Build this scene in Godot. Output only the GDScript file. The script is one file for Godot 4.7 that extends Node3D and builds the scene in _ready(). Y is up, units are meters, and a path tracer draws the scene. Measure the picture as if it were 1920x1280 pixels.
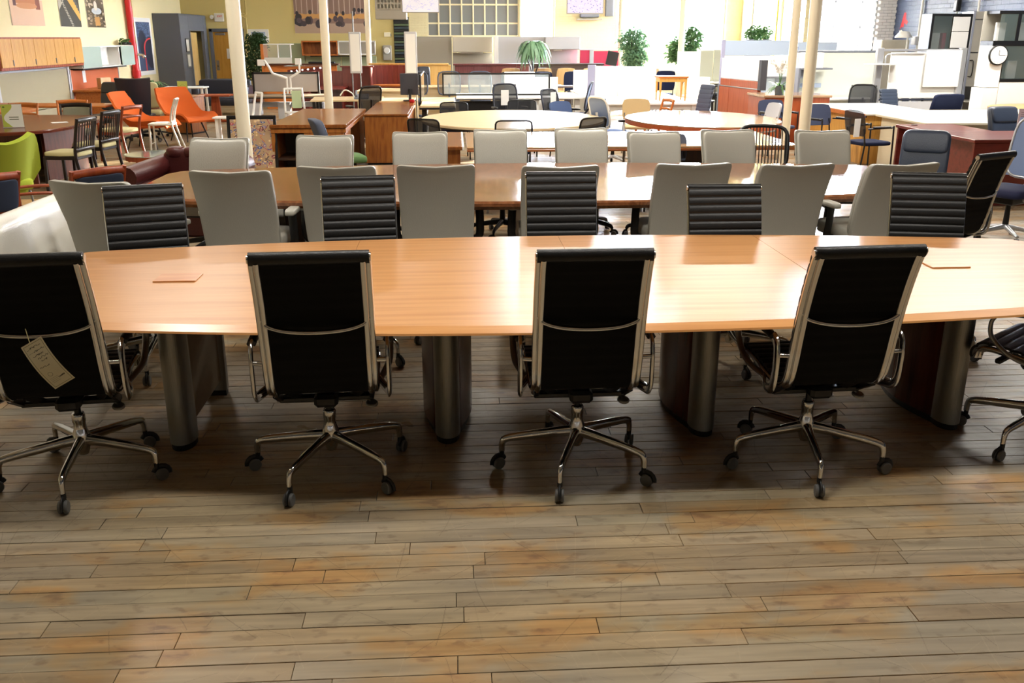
extends Node3D

var M := {}
var taken := {}
var smooth_id := 1
var rng := RandomNumberGenerator.new()

# ---------------------------------------------------------------- shapes

func S() -> SurfaceTool:
	var s := SurfaceTool.new()
	s.begin(Mesh.PRIMITIVE_TRIANGLES)
	s.set_smooth_group(-1)
	return s

func flat(s: SurfaceTool) -> void:
	s.set_smooth_group(-1)

func smooth(s: SurfaceTool) -> void:
	smooth_id += 1
	s.set_smooth_group(smooth_id)

func tri(s: SurfaceTool, a: Vector3, b: Vector3, c: Vector3) -> void:
	s.add_vertex(a)
	s.add_vertex(c)
	s.add_vertex(b)

func quad(s: SurfaceTool, a: Vector3, b: Vector3, c: Vector3, d: Vector3) -> void:
	tri(s, a, b, c)
	tri(s, a, c, d)

# a box between two corners' centre and size, its edges chamfered by b
func bx(s: SurfaceTool, c: Vector3, z: Vector3, b := 0.0, tr := Transform3D()) -> void:
	flat(s)
	var h := z / 2.0
	b = minf(b, minf(h.x, minf(h.y, h.z)) * 0.9)
	if b <= 0.0:
		var p := []
		for i in 8:
			p.append(tr * (c + Vector3(h.x if i & 1 else -h.x, h.y if i & 2 else -h.y, h.z if i & 4 else -h.z)))
		quad(s, p[4], p[5], p[7], p[6])
		quad(s, p[1], p[0], p[2], p[3])
		quad(s, p[5], p[1], p[3], p[7])
		quad(s, p[0], p[4], p[6], p[2])
		quad(s, p[6], p[7], p[3], p[2])
		quad(s, p[0], p[1], p[5], p[4])
		return
	var X := []
	var Y := []
	var Z := []
	for i in 8:
		var g := Vector3(1 if i & 1 else -1, 1 if i & 2 else -1, 1 if i & 4 else -1)
		X.append(tr * (c + g * Vector3(h.x, h.y - b, h.z - b)))
		Y.append(tr * (c + g * Vector3(h.x - b, h.y, h.z - b)))
		Z.append(tr * (c + g * Vector3(h.x - b, h.y - b, h.z)))
	quad(s, Z[4], Z[5], Z[7], Z[6])
	quad(s, Z[1], Z[0], Z[2], Z[3])
	quad(s, X[5], X[1], X[3], X[7])
	quad(s, X[0], X[4], X[6], X[2])
	quad(s, Y[6], Y[7], Y[3], Y[2])
	quad(s, Y[0], Y[1], Y[5], Y[4])
	quad(s, Z[6], Z[7], Y[7], Y[6])
	quad(s, Y[4], Y[5], Z[5], Z[4])
	quad(s, Z[3], Z[2], Y[2], Y[3])
	quad(s, Y[1], Y[0], Z[0], Z[1])
	quad(s, Z[5], X[5], X[7], Z[7])
	quad(s, X[4], Z[4], Z[6], X[6])
	quad(s, X[1], Z[1], Z[3], X[3])
	quad(s, Z[0], X[0], X[2], Z[2])
	quad(s, X[7], X[3], Y[3], Y[7])
	quad(s, X[2], X[6], Y[6], Y[2])
	quad(s, X[1], X[5], Y[5], Y[1])
	quad(s, X[4], X[0], Y[0], Y[4])
	tri(s, Z[7], X[7], Y[7])
	tri(s, X[6], Z[6], Y[6])
	tri(s, X[3], Z[3], Y[3])
	tri(s, Z[2], X[2], Y[2])
	tri(s, X[5], Z[5], Y[5])
	tri(s, Z[4], X[4], Y[4])
	tri(s, Z[1], X[1], Y[1])
	tri(s, X[0], Z[0], Y[0])

# box by its limits
func bl(s: SurfaceTool, x0: float, x1: float, y0: float, y1: float, z0: float, z1: float, b := 0.0) -> void:
	bx(s, Vector3((x0 + x1) / 2, (y0 + y1) / 2, (z0 + z1) / 2), Vector3(absf(x1 - x0), absf(y1 - y0), absf(z1 - z0)), b)

# a straight bar of rectangular section from a to b
func bar(s: SurfaceTool, a: Vector3, b: Vector3, w: float, d: float, bev := 0.0, ref := Vector3.BACK) -> void:
	var y := (b - a).normalized()
	var x := y.cross(ref)
	if x.length() < 0.05:
		x = y.cross(Vector3.RIGHT)
	x = x.normalized()
	bx(s, Vector3.ZERO, Vector3(w, a.distance_to(b), d), bev, Transform3D(Basis(x, y, x.cross(y)), (a + b) / 2))

func tube(s: SurfaceTool, pts: Array, r, n := 8, sec := Vector2.ONE, ref := Vector3.UP, ends := true) -> void:
	smooth(s)
	var rings := []
	var side := Vector3.ZERO
	var last := pts.size() - 1
	for i in pts.size():
		var t: Vector3 = (pts[mini(i + 1, last)] - pts[maxi(i - 1, 0)]).normalized()
		if i == 0:
			side = ref.cross(t)
			if side.length() < 0.02:
				side = Vector3.RIGHT.cross(t)
				if side.length() < 0.02:
					side = Vector3.BACK.cross(t)
		side = (side - t * side.dot(t)).normalized()
		var up := t.cross(side)
		var rr: float = r[i] if r is Array else r
		var ring := []
		for k in n:
			var a := TAU * k / n
			ring.append(pts[i] + side * cos(a) * rr * sec.x + up * sin(a) * rr * sec.y)
		rings.append(ring)
	for i in last:
		for k in n:
			var k2 := (k + 1) % n
			quad(s, rings[i][k], rings[i][k2], rings[i + 1][k2], rings[i + 1][k])
	if ends:
		flat(s)
		for k in range(1, n - 1):
			tri(s, rings[0][0], rings[0][k + 1], rings[0][k])
			tri(s, rings[last][0], rings[last][k], rings[last][k + 1])

# a smooth path through the points
func path(p: Array, n := 5) -> Array:
	var out := []
	for i in p.size() - 1:
		var a: Vector3 = p[maxi(i - 1, 0)]
		var b: Vector3 = p[i]
		var c: Vector3 = p[i + 1]
		var d: Vector3 = p[mini(i + 2, p.size() - 1)]
		for k in n:
			out.append(b.cubic_interpolate(c, a, d, float(k) / n))
	out.append(p[p.size() - 1])
	return out

func lathe(s: SurfaceTool, prof: Array, n := 16, tr := Transform3D(), sharp := false) -> void:
	for i in prof.size() - 1:
		if sharp or i == 0:
			smooth(s)
		var a: Vector2 = prof[i]
		var b: Vector2 = prof[i + 1]
		for k in n:
			var t0 := TAU * k / n
			var t1 := TAU * (k + 1) / n
			var p0 := tr * Vector3(cos(t0) * a.x, a.y, -sin(t0) * a.x)
			var p1 := tr * Vector3(cos(t1) * a.x, a.y, -sin(t1) * a.x)
			var q0 := tr * Vector3(cos(t0) * b.x, b.y, -sin(t0) * b.x)
			var q1 := tr * Vector3(cos(t1) * b.x, b.y, -sin(t1) * b.x)
			if a.x < 1e-5:
				tri(s, p0, q1, q0)
			elif b.x < 1e-5:
				tri(s, p0, p1, q0)
			else:
				quad(s, p0, p1, q1, q0)

func disc(s: SurfaceTool, c: Vector3, axis: Vector3, r: float, half: float, n := 14, bev := 0.0) -> void:
	var y := axis.normalized()
	var x := y.cross(Vector3.UP)
	if x.length() < 0.05:
		x = y.cross(Vector3.RIGHT)
	x = x.normalized()
	lathe(s, [Vector2(0, -half), Vector2(r - bev, -half), Vector2(r, -half + bev), Vector2(r, half - bev), Vector2(r - bev, half), Vector2(0, half)], n, Transform3D(Basis(x, y, x.cross(y)), c), true)

# an upright prism over an outline in x and z
func prism(s: SurfaceTool, outline: PackedVector2Array, y0: float, y1: float, bev := 0.0, rounded := false, bottom_bev := 0.0) -> void:
	var area := 0.0
	var n := outline.size()
	for i in n:
		area += outline[i].cross(outline[(i + 1) % n])
	var p := outline.duplicate()
	if area > 0:
		p.reverse()
	var inset := func(d: float) -> PackedVector2Array:
		var q := PackedVector2Array()
		for i in n:
			var e0: Vector2 = (p[i] - p[(i + n - 1) % n]).normalized()
			var e1: Vector2 = (p[(i + 1) % n] - p[i]).normalized()
			var n0 := Vector2(e0.y, -e0.x)
			var n1 := Vector2(e1.y, -e1.x)
			var m := (n0 + n1).normalized()
			q.append(p[i] + m * d / maxf(m.dot(n0), 0.4))
		return q
	var rings := []
	if bottom_bev > 0.0:
		rings.append([inset.call(bottom_bev), y0])
		rings.append([p, y0 + bottom_bev])
	else:
		rings.append([p, y0])
	if bev > 0.0:
		rings.append([p, y1 - bev])
		rings.append([inset.call(bev), y1])
	else:
		rings.append([p, y1])
	for k in rings.size() - 1:
		if rounded:
			smooth(s)
		else:
			flat(s)
		var a: PackedVector2Array = rings[k][0]
		var b: PackedVector2Array = rings[k + 1][0]
		for i in n:
			var j := (i + 1) % n
			quad(s, Vector3(a[i].x, rings[k][1], a[i].y), Vector3(a[j].x, rings[k][1], a[j].y), Vector3(b[j].x, rings[k + 1][1], b[j].y), Vector3(b[i].x, rings[k + 1][1], b[i].y))
	flat(s)
	for side in 2:
		var ring: Array = rings[rings.size() - 1] if side == 0 else rings[0]
		var q: PackedVector2Array = ring[0]
		var t := Geometry2D.triangulate_polygon(q)
		for i in t.size() / 3:
			var a := q[t[i * 3]]
			var b := q[t[i * 3 + 1]]
			var c := q[t[i * 3 + 2]]
			if ((b - a).cross(c - a) > 0) == (side == 0):
				var w := b
				b = c
				c = w
			tri(s, Vector3(a.x, ring[1], a.y), Vector3(b.x, ring[1], b.y), Vector3(c.x, ring[1], c.y))

# a curved sheet with thickness; f(u, v) gives its front face, front is du x dv
func sheet(s: SurfaceTool, f: Callable, nu: int, nv: int, th: float) -> void:
	var p := []
	var q := []
	var w := nv + 1
	for i in nu + 1:
		for j in w:
			p.append(f.call(float(i) / nu, float(j) / nv))
	for i in nu + 1:
		for j in w:
			var du: Vector3 = p[mini(i + 1, nu) * w + j] - p[maxi(i - 1, 0) * w + j]
			var dv: Vector3 = p[i * w + mini(j + 1, nv)] - p[i * w + maxi(j - 1, 0)]
			q.append(p[i * w + j] - du.cross(dv).normalized() * th)
	smooth(s)
	for i in nu:
		for j in nv:
			quad(s, p[i * w + j], p[(i + 1) * w + j], p[(i + 1) * w + j + 1], p[i * w + j + 1])
	smooth(s)
	for i in nu:
		for j in nv:
			quad(s, q[i * w + j], q[i * w + j + 1], q[(i + 1) * w + j + 1], q[(i + 1) * w + j])
	flat(s)
	for i in nu:
		quad(s, q[i * w], q[(i + 1) * w], p[(i + 1) * w], p[i * w])
		quad(s, p[i * w + nv], p[(i + 1) * w + nv], q[(i + 1) * w + nv], q[i * w + nv])
	for j in nv:
		quad(s, p[j], p[j + 1], q[j + 1], q[j])
		quad(s, q[nu * w + j], q[nu * w + j + 1], p[nu * w + j + 1], p[nu * w + j])

# a cushion: a box with very round edges, bent by the callable
func cushion(s: SurfaceTool, c: Vector3, z: Vector3, e := 0.35, bend = null, nu := 20, nv := 12, tr := Transform3D()) -> void:
	smooth(s)
	var pw := func(x: float, k: float) -> float: return signf(x) * pow(absf(x), k)
	var p := []
	for j in nv + 1:
		var ph := -PI / 2 + PI * j / nv
		for i in nu:
			var th := TAU * i / nu
			var v := Vector3(pw.call(cos(ph), e) * pw.call(cos(th), e), pw.call(sin(ph), e), -pw.call(cos(ph), e) * pw.call(sin(th), e)) * z / 2 + c
			if bend != null:
				v = bend.call(v)
			p.append(tr * v)
	for j in nv:
		for i in nu:
			var i2 := (i + 1) % nu
			if j == 0:
				tri(s, p[0], p[nu + i2], p[nu + i])
			elif j == nv - 1:
				tri(s, p[j * nu + i], p[j * nu + i2], p[nv * nu])
			else:
				quad(s, p[j * nu + i], p[j * nu + i2], p[(j + 1) * nu + i2], p[(j + 1) * nu + i])

# ---------------------------------------------------------------- nodes

func numbered(n: String) -> String:
	taken[n] = taken.get(n, -1) + 1
	return n if taken[n] == 0 else "%s_%03d" % [n, taken[n]]

func tag(o: Node, label: String, category: String, group := "") -> Node:
	o.set_meta("label", label)
	o.set_meta("category", category)
	if group:
		o.set_meta("group", group)
	return o

func thing(called: String, label: String, category: String, at := Vector3.ZERO, turn := 0.0, group := "") -> Node3D:
	var o := Node3D.new()
	o.name = numbered(called)
	add_child(o)
	o.position = at
	o.rotation_degrees.y = turn
	tag(o, label, category, group)
	return o

func part(parent: Node, called: String, s: SurfaceTool, m: Material, label := "") -> MeshInstance3D:
	s.generate_normals()
	var me := s.commit()
	me.surface_set_material(0, m)
	var o := MeshInstance3D.new()
	o.mesh = me
	o.name = called
	parent.add_child(o, true)
	if label:
		o.set_meta("label", label)
	return o

func again(parent: Node, called: String, me: Mesh, at: Vector3, turn := Vector3.ZERO) -> MeshInstance3D:
	var o := MeshInstance3D.new()
	o.mesh = me
	o.name = called
	parent.add_child(o, true)
	o.position = at
	o.rotation_degrees = turn
	return o

func solo(called: String, label: String, category: String, s: SurfaceTool, m: Material, at := Vector3.ZERO, turn := 0.0, group := "") -> MeshInstance3D:
	var o := part(self, numbered(called), s, m)
	o.position = at
	o.rotation_degrees.y = turn
	tag(o, label, category, group)
	return o

func struct(called: String, s: SurfaceTool, m: Material) -> MeshInstance3D:
	var o := part(self, called, s, m)
	o.set_meta("kind", "structure")
	return o

func copy(root: Node3D, label: String, at: Vector3, turn := 0.0, group := "") -> Node3D:
	var called := String(root.name)
	if called.length() > 4 and called[called.length() - 4] == "_" and called.right(3).is_valid_int():
		called = called.left(called.length() - 4)
	var c: Node3D = root.duplicate()
	c.name = numbered(called)
	add_child(c)
	c.position = at
	c.rotation_degrees.y = turn
	c.set_meta("label", label)
	if group:
		c.set_meta("group", group)
	return c

# ---------------------------------------------------------------- materials

func mat(hex: String, rough := 0.6, metal := 0.0, spec := 0.5) -> StandardMaterial3D:
	var m := StandardMaterial3D.new()
	m.albedo_color = Color(hex)
	m.roughness = rough
	m.metallic = metal
	m.metallic_specular = spec
	return m

func noise_tex(seed_: int, freq: float, ramp: Array, size := 256, octaves := 4, bump := 0.0, kind := FastNoiseLite.TYPE_SIMPLEX_SMOOTH) -> NoiseTexture2D:
	var n := FastNoiseLite.new()
	n.seed = seed_
	n.frequency = freq
	n.noise_type = kind
	n.fractal_octaves = octaves
	var t := NoiseTexture2D.new()
	t.width = size
	t.height = size
	t.seamless = true
	t.noise = n
	if bump > 0.0:
		t.as_normal_map = true
		t.bump_strength = bump
	elif ramp:
		var g := Gradient.new()
		var at := PackedFloat32Array()
		var co := PackedColorArray()
		for i in ramp.size():
			at.append(float(i) / (ramp.size() - 1))
			co.append(Color(ramp[i]))
		g.offsets = at
		g.colors = co
		t.color_ramp = g
	return t

# wood with its grain along one axis of the object ("x", "y" or "z")
func wood(ramp: Array, axis := "x", rough := 0.4, fine := 5.0, long := 0.5, seed_ := 1, spec := 0.5) -> StandardMaterial3D:
	var m := StandardMaterial3D.new()
	m.albedo_texture = noise_tex(seed_, 0.012, ramp, 256, 5)
	m.uv1_triplanar = true
	m.uv1_scale = Vector3(fine, fine, fine)
	m.uv1_scale["xyz".find(axis)] = long
	m.roughness = rough
	m.metallic_specular = spec
	return m

# leather or cloth: a plain colour with fine relief
func soft(hex: String, rough := 0.6, grain := 14.0, depth := 0.35, spec := 0.5) -> StandardMaterial3D:
	var m := mat(hex, rough, 0.0, spec)
	m.normal_enabled = true
	m.normal_texture = M["grain_map"]
	m.normal_scale = depth
	m.uv1_triplanar = true
	m.uv1_scale = Vector3.ONE * grain
	return m

func glass(hex: String, alpha: float, rough := 0.04) -> StandardMaterial3D:
	var m := mat(hex, rough)
	m.albedo_color.a = alpha
	m.transparency = BaseMaterial3D.TRANSPARENCY_ALPHA
	return m

func glow(hex: String, energy: float) -> StandardMaterial3D:
	var m := mat(hex, 0.5)
	m.emission_enabled = true
	m.emission = Color(hex)
	m.emission_energy_multiplier = energy
	return m

# ---------------------------------------------------------------- the scene

func _ready() -> void:
	rng.seed = 20
	# camera: eye height 1.84 m, turned 3.5 degrees to the right of the building's long axis
	var cam := Camera3D.new()
	cam.name = "camera"
	cam.fov = 40.56
	cam.near = 0.05
	cam.far = 200.0
	add_child(cam)
	cam.position = Vector3(0, 1.84, 0)
	cam.rotation_degrees = Vector3(-18.22, -3.5, 0)
	cam.current = true
	# sky and exposure
	var sky_material := ProceduralSkyMaterial.new()
	sky_material.sky_top_color = Color("c9dcf5")
	sky_material.sky_horizon_color = Color("f4f7ff")
	sky_material.ground_bottom_color = Color("b9b6ae")
	sky_material.ground_horizon_color = Color("e9eaec")
	sky_material.sky_energy_multiplier = 8.0
	sky_material.ground_energy_multiplier = 4.0
	var sky := Sky.new()
	sky.sky_material = sky_material
	var env := Environment.new()
	env.background_mode = Environment.BG_SKY
	env.sky = sky
	env.tonemap_mode = Environment.TONE_MAPPER_LINEAR
	env.tonemap_exposure = 1.0
	env.sdfgi_enabled = true
	env.ssao_enabled = true
	env.ssil_enabled = true
	var we := WorldEnvironment.new()
	we.name = "environment"
	we.environment = env
	add_child(we)
	# low sun through the windows at the back right
	var sun := DirectionalLight3D.new()
	sun.name = "sun"
	sun.light_color = Color("fff3dd")
	sun.light_energy = 16.0
	sun.light_angular_distance = 0.6
	sun.shadow_enabled = true
	sun.sky_mode = DirectionalLight3D.SKY_MODE_LIGHT_ONLY
	add_child(sun)
	sun.look_at_from_position(Vector3.ZERO, Vector3(-9.0, -4.4, 18.0))
	materials()
	more_materials()
	ceiling_lights()
	room()
	floor_boards()
	front_table()
	front_chairs()
	second_table()
	second_chairs()
	left_side()
	middle_left()
	middle()
	right_side()
	walls_stuff()
	small_details()

# long fluorescent fittings under the ceiling: [x, z, turned along z]
func ceiling_lights() -> void:
	for f in LAMPS:
		var t := thing("ceiling_lamp", f[3], "ceiling lamp", Vector3(f[0], CEIL - 0.55, f[1]), 90.0 if f[2] else 0.0, "fluorescent lamps under the ceiling")
		var s := S()
		bl(s, -1.2, 1.2, 0.02, 0.09, -0.15, 0.15, 0.01)
		part(t, "housing", s, M.white_metal)
		s = S()
		bl(s, -1.17, 1.17, 0.0, 0.02, -0.12, 0.12)
		part(t, "lamp_tube_panel", s, M.lamp)
		for e in [-0.9, 0.9]:
			s = S()
			tube(s, [Vector3(e, 0.09, 0), Vector3(e, 0.55, 0)], 0.006, 6)
			part(t, "hanger", s, M.steel)
		var a := AreaLight3D.new()
		a.name = "lamp_light"
		a.area_size = Vector2(2.3, 0.24)
		a.area_normalize_energy = true
		a.light_energy = f[4]
		a.light_color = Color("fffaf2")
		a.shadow_enabled = true
		a.set("area_range", 40.0)
		t.add_child(a)
		a.position = Vector3(0, -0.01, 0)
		a.rotation_degrees = Vector3(-90, 0, 0)

const CEIL := 4.9
const LAMPS := [
	[-0.5, -3.6, false, "fluorescent lamp over the front boardroom table, left one", 11.5],
	[2.6, -3.6, false, "fluorescent lamp over the front boardroom table, right one", 11.0],
	[-3.0, -9.0, true, "fluorescent lamp over the far end of the second table, left one", 11.0],
	[1.3, -9.8, true, "fluorescent lamp over the far end of the second table, right one", 20.0],
	[-4.5, -15.5, false, "fluorescent lamp over the orange armchairs", 9.0],
	[2.0, -15.5, false, "fluorescent lamp over the oval maple table", 20.0],
	[8.6, -11.5, false, "fluorescent lamp over the mahogany desk on the right", 24.0],
	[8.3, -14.5, false, "fluorescent lamp over the oak desk on the right", 30.0],
	[5.5, -18.0, false, "fluorescent lamp over the cherry reception counter", 30.0],
	[-5.5, -23.0, false, "fluorescent lamp over the black sofa", 10.0],
	[-2.0, -24.5, false, "fluorescent lamp over the timber reception counter", 11.0],
	[3.0, -22.0, false, "fluorescent lamp over the row of tan chairs", 30.0],
]

func materials() -> void:
	M.grain_map = noise_tex(3, 0.06, [], 256, 3, 6.0)
	M.crease_map = noise_tex(9, 0.012, [], 256, 4, 10.0)
	M.lamp = glow("fff4e2", 5.0)
	M.white_metal = mat("e8e8e4", 0.4)
	M.steel = mat("9a9a98", 0.35, 0.9)
	M.chrome = mat("d6d8da", 0.1, 1.0)
	M.alu = mat("a3a29c", 0.48, 1.0)
	M.black_leather = soft("121212", 0.42, 10.0, 0.3, 0.45)
	M.black_back = soft("111111", 0.75, 30.0, 0.4, 0.25)
	M.black_plastic = mat("101010", 0.45)
	M.black_metal = mat("0d0d0d", 0.4, 0.0, 0.5)
	M.caster_grey = mat("5c5c5a", 0.5)
	M.taupe = soft("a9a79c", 0.42, 9.0, 0.3)
	M.taupe_front = soft("a9a79c", 0.38, 5.0, 0.22)
	M.taupe_pipe = mat("8f8c80", 0.5)
	M.cream_paint = mat("f3ead0", 0.35)
	M.wall_cream = mat("e8dcae", 0.7)
	M.wall_yellow = mat("e0cf8d", 0.7)
	M.ceiling = mat("dcd8cc", 0.85)
	M.cherry = wood(["ae7640", "b67f49", "bd8751", "c48f59", "ba824c"], "x", 0.28, 4.0, 0.2, 4)
	M.cherry_edge = wood(["8a4a22", "a8602f", "b87038"], "x", 0.3, 4.0, 0.3, 5)
	M.mahogany = wood(["3d160e", "4f1e12", "5c2618", "4a1b10"], "y", 0.25, 4.0, 0.4, 6)
	M.mahogany_x = wood(["541c16", "68261e", "762e26", "5c2018"], "x", 0.3, 4.0, 0.4, 6)
	M.walnut = wood(["5a3218", "7c4a26", "96602f", "6d3d1e", "a06a3a"], "x", 0.16, 2.5, 0.5, 7)
	M.walnut_y = wood(["7a431c", "96581f", "a8692c", "8a4d1c", "b07434"], "y", 0.35, 3.0, 0.35, 8)
	M.oak = wood(["b98235", "c79245", "d2a050", "be8a3c"], "y", 0.45, 5.0, 0.4, 9)
	M.maple = wood(["d8b886", "e2c798", "e8d0a6", "dcbd8c"], "x", 0.3, 4.0, 0.3, 10)
	M.cherry_red = wood(["8e3f22", "a44e2c", "b05a34", "98462a"], "y", 0.35, 4.0, 0.35, 11)
	M.orange_wood = wood(["a5561f", "bd6a2a", "c87834", "b06024"], "x", 0.4, 4.0, 0.4, 12)
	M.inner_board = mat("8a7a60", 0.7)
	M.white = mat("efefec", 0.45)
	M.off_white = mat("dfe0d8", 0.6)
	M.hatch = wood(["b87540", "c68750", "d09a66"], "x", 0.3, 4.0, 0.4, 14)
	M.walnut_gloss = wood(["5c3620", "7a4a2c", "8f5c38", "6b4026", "94643f"], "z", 0.1, 2.4, 0.6, 7)
	M.walnut_dark = wood(["2c1a10", "3a2416", "432a1a"], "y", 0.4, 4.0, 0.4, 15)
	M.glass = glass("e8f4f0", 0.06)
	M.window_glass = glass("ffffff", 0.04)


# a shape lofted through closed rings of equal size; the rings turn clockwise seen along the direction of travel
func loft(s: SurfaceTool, rings: Array, soft_sides := false) -> void:
	var n: int = rings[0].size()
	for k in n:
		if soft_sides:
			if k == 0:
				smooth(s)
		else:
			smooth(s)
		for i in rings.size() - 1:
			var k2 := (k + 1) % n
			quad(s, rings[i][k], rings[i][k2], rings[i + 1][k2], rings[i + 1][k])
	flat(s)
	var e: Array = rings[rings.size() - 1]
	for k in range(1, n - 1):
		tri(s, rings[0][0], rings[0][k + 1], rings[0][k])
		tri(s, e[0], e[k], e[k + 1])

# ---------------------------------------------------------------- room

# a wall along x (or along z) with openings [from, to, low, high]
func wall_with_holes(s: SurfaceTool, a: float, b: float, top: float, holes: Array, at: float, thick: float, along_x: bool) -> void:
	var put := func(p: float, q: float, y0: float, y1: float) -> void:
		if q - p > 0.001 and y1 - y0 > 0.001:
			if along_x:
				bl(s, p, q, y0, y1, at - thick, at)
			else:
				bl(s, at, at + thick, y0, y1, p, q)
	var x := a
	for h in holes:
		put.call(x, h[0], 0.0, top)
		put.call(h[0], h[1], 0.0, h[2])
		put.call(h[0], h[1], h[3], top)
		x = h[1]
	put.call(x, b, 0.0, top)

func brick_relief(wide: float, high: float) -> ImageTexture:
	var im := Image.create(128, 128, false, Image.FORMAT_L8)
	im.fill(Color(1, 1, 1))
	for row in 4:
		im.fill_rect(Rect2i(0, row * 32, 128, 4), Color(0.25, 0.25, 0.25))
		for k in 2:
			im.fill_rect(Rect2i((k * 64 + (32 if row % 2 else 0)) % 128, row * 32, 4, 32), Color(0.25, 0.25, 0.25))
	return ImageTexture.create_from_image(im)

func brick(m: StandardMaterial3D, wide: float, high: float, deep: float) -> StandardMaterial3D:
	m.heightmap_enabled = true
	m.heightmap_texture = M.brick_map
	m.heightmap_scale = deep
	m.uv1_triplanar = true
	m.uv1_world_triplanar = true
	m.uv1_scale = Vector3(0.5 / wide, 0.25 / high, 0.5 / wide)
	return m

# a window of several panes set in an opening; across = the axis it spans
func window(n: int, from: Vector3, to: Vector3, cols: Array, rows: Array, frame: Material, pane: Material, along_x: bool, bar_w := 0.03) -> void:
	var o := Node3D.new()
	o.name = "window_%d" % n
	add_child(o)
	o.set_meta("kind", "structure")
	var d := 0.06
	var span := to.x - from.x if along_x else to.z - from.z
	var put := func(s: SurfaceTool, a: float, b: float, y0: float, y1: float, half: float) -> void:
		if along_x:
			bl(s, from.x + a, from.x + b, y0, y1, from.z - half, from.z + half, 0.004)
		else:
			bl(s, from.x - half, from.x + half, y0, y1, from.z + a, from.z + b, 0.004)
	var s := S()
	put.call(s, 0.0, span, from.y, from.y + 0.06, d / 2)
	put.call(s, 0.0, span, to.y - 0.06, to.y, d / 2)
	put.call(s, 0.0, 0.05, from.y + 0.06, to.y - 0.06, d / 2)
	put.call(s, span - 0.05, span, from.y + 0.06, to.y - 0.06, d / 2)
	part(o, "window_frame", s, frame)
	var xs := [0.05] + cols + [span - 0.05]
	var ys := [from.y + 0.06] + rows + [to.y - 0.06]
	for c in cols:
		s = S()
		put.call(s, c - bar_w / 2, c + bar_w / 2, ys[0], ys[ys.size() - 1], 0.022)
		part(o, "mullion", s, frame)
	for r in rows:
		s = S()
		put.call(s, 0.05, span - 0.05, r - bar_w / 2, r + bar_w / 2, 0.018)
		part(o, "glazing_bar", s, frame)
	for i in xs.size() - 1:
		for j in ys.size() - 1:
			s = S()
			put.call(s, xs[i], xs[i + 1], ys[j], ys[j + 1], 0.003)
			part(o, "pane", s, pane)

const XL := -8.4
const XR := 11.6
const ZB := -31.0
const ZR := -25.0
const XJ := 9.3

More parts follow.
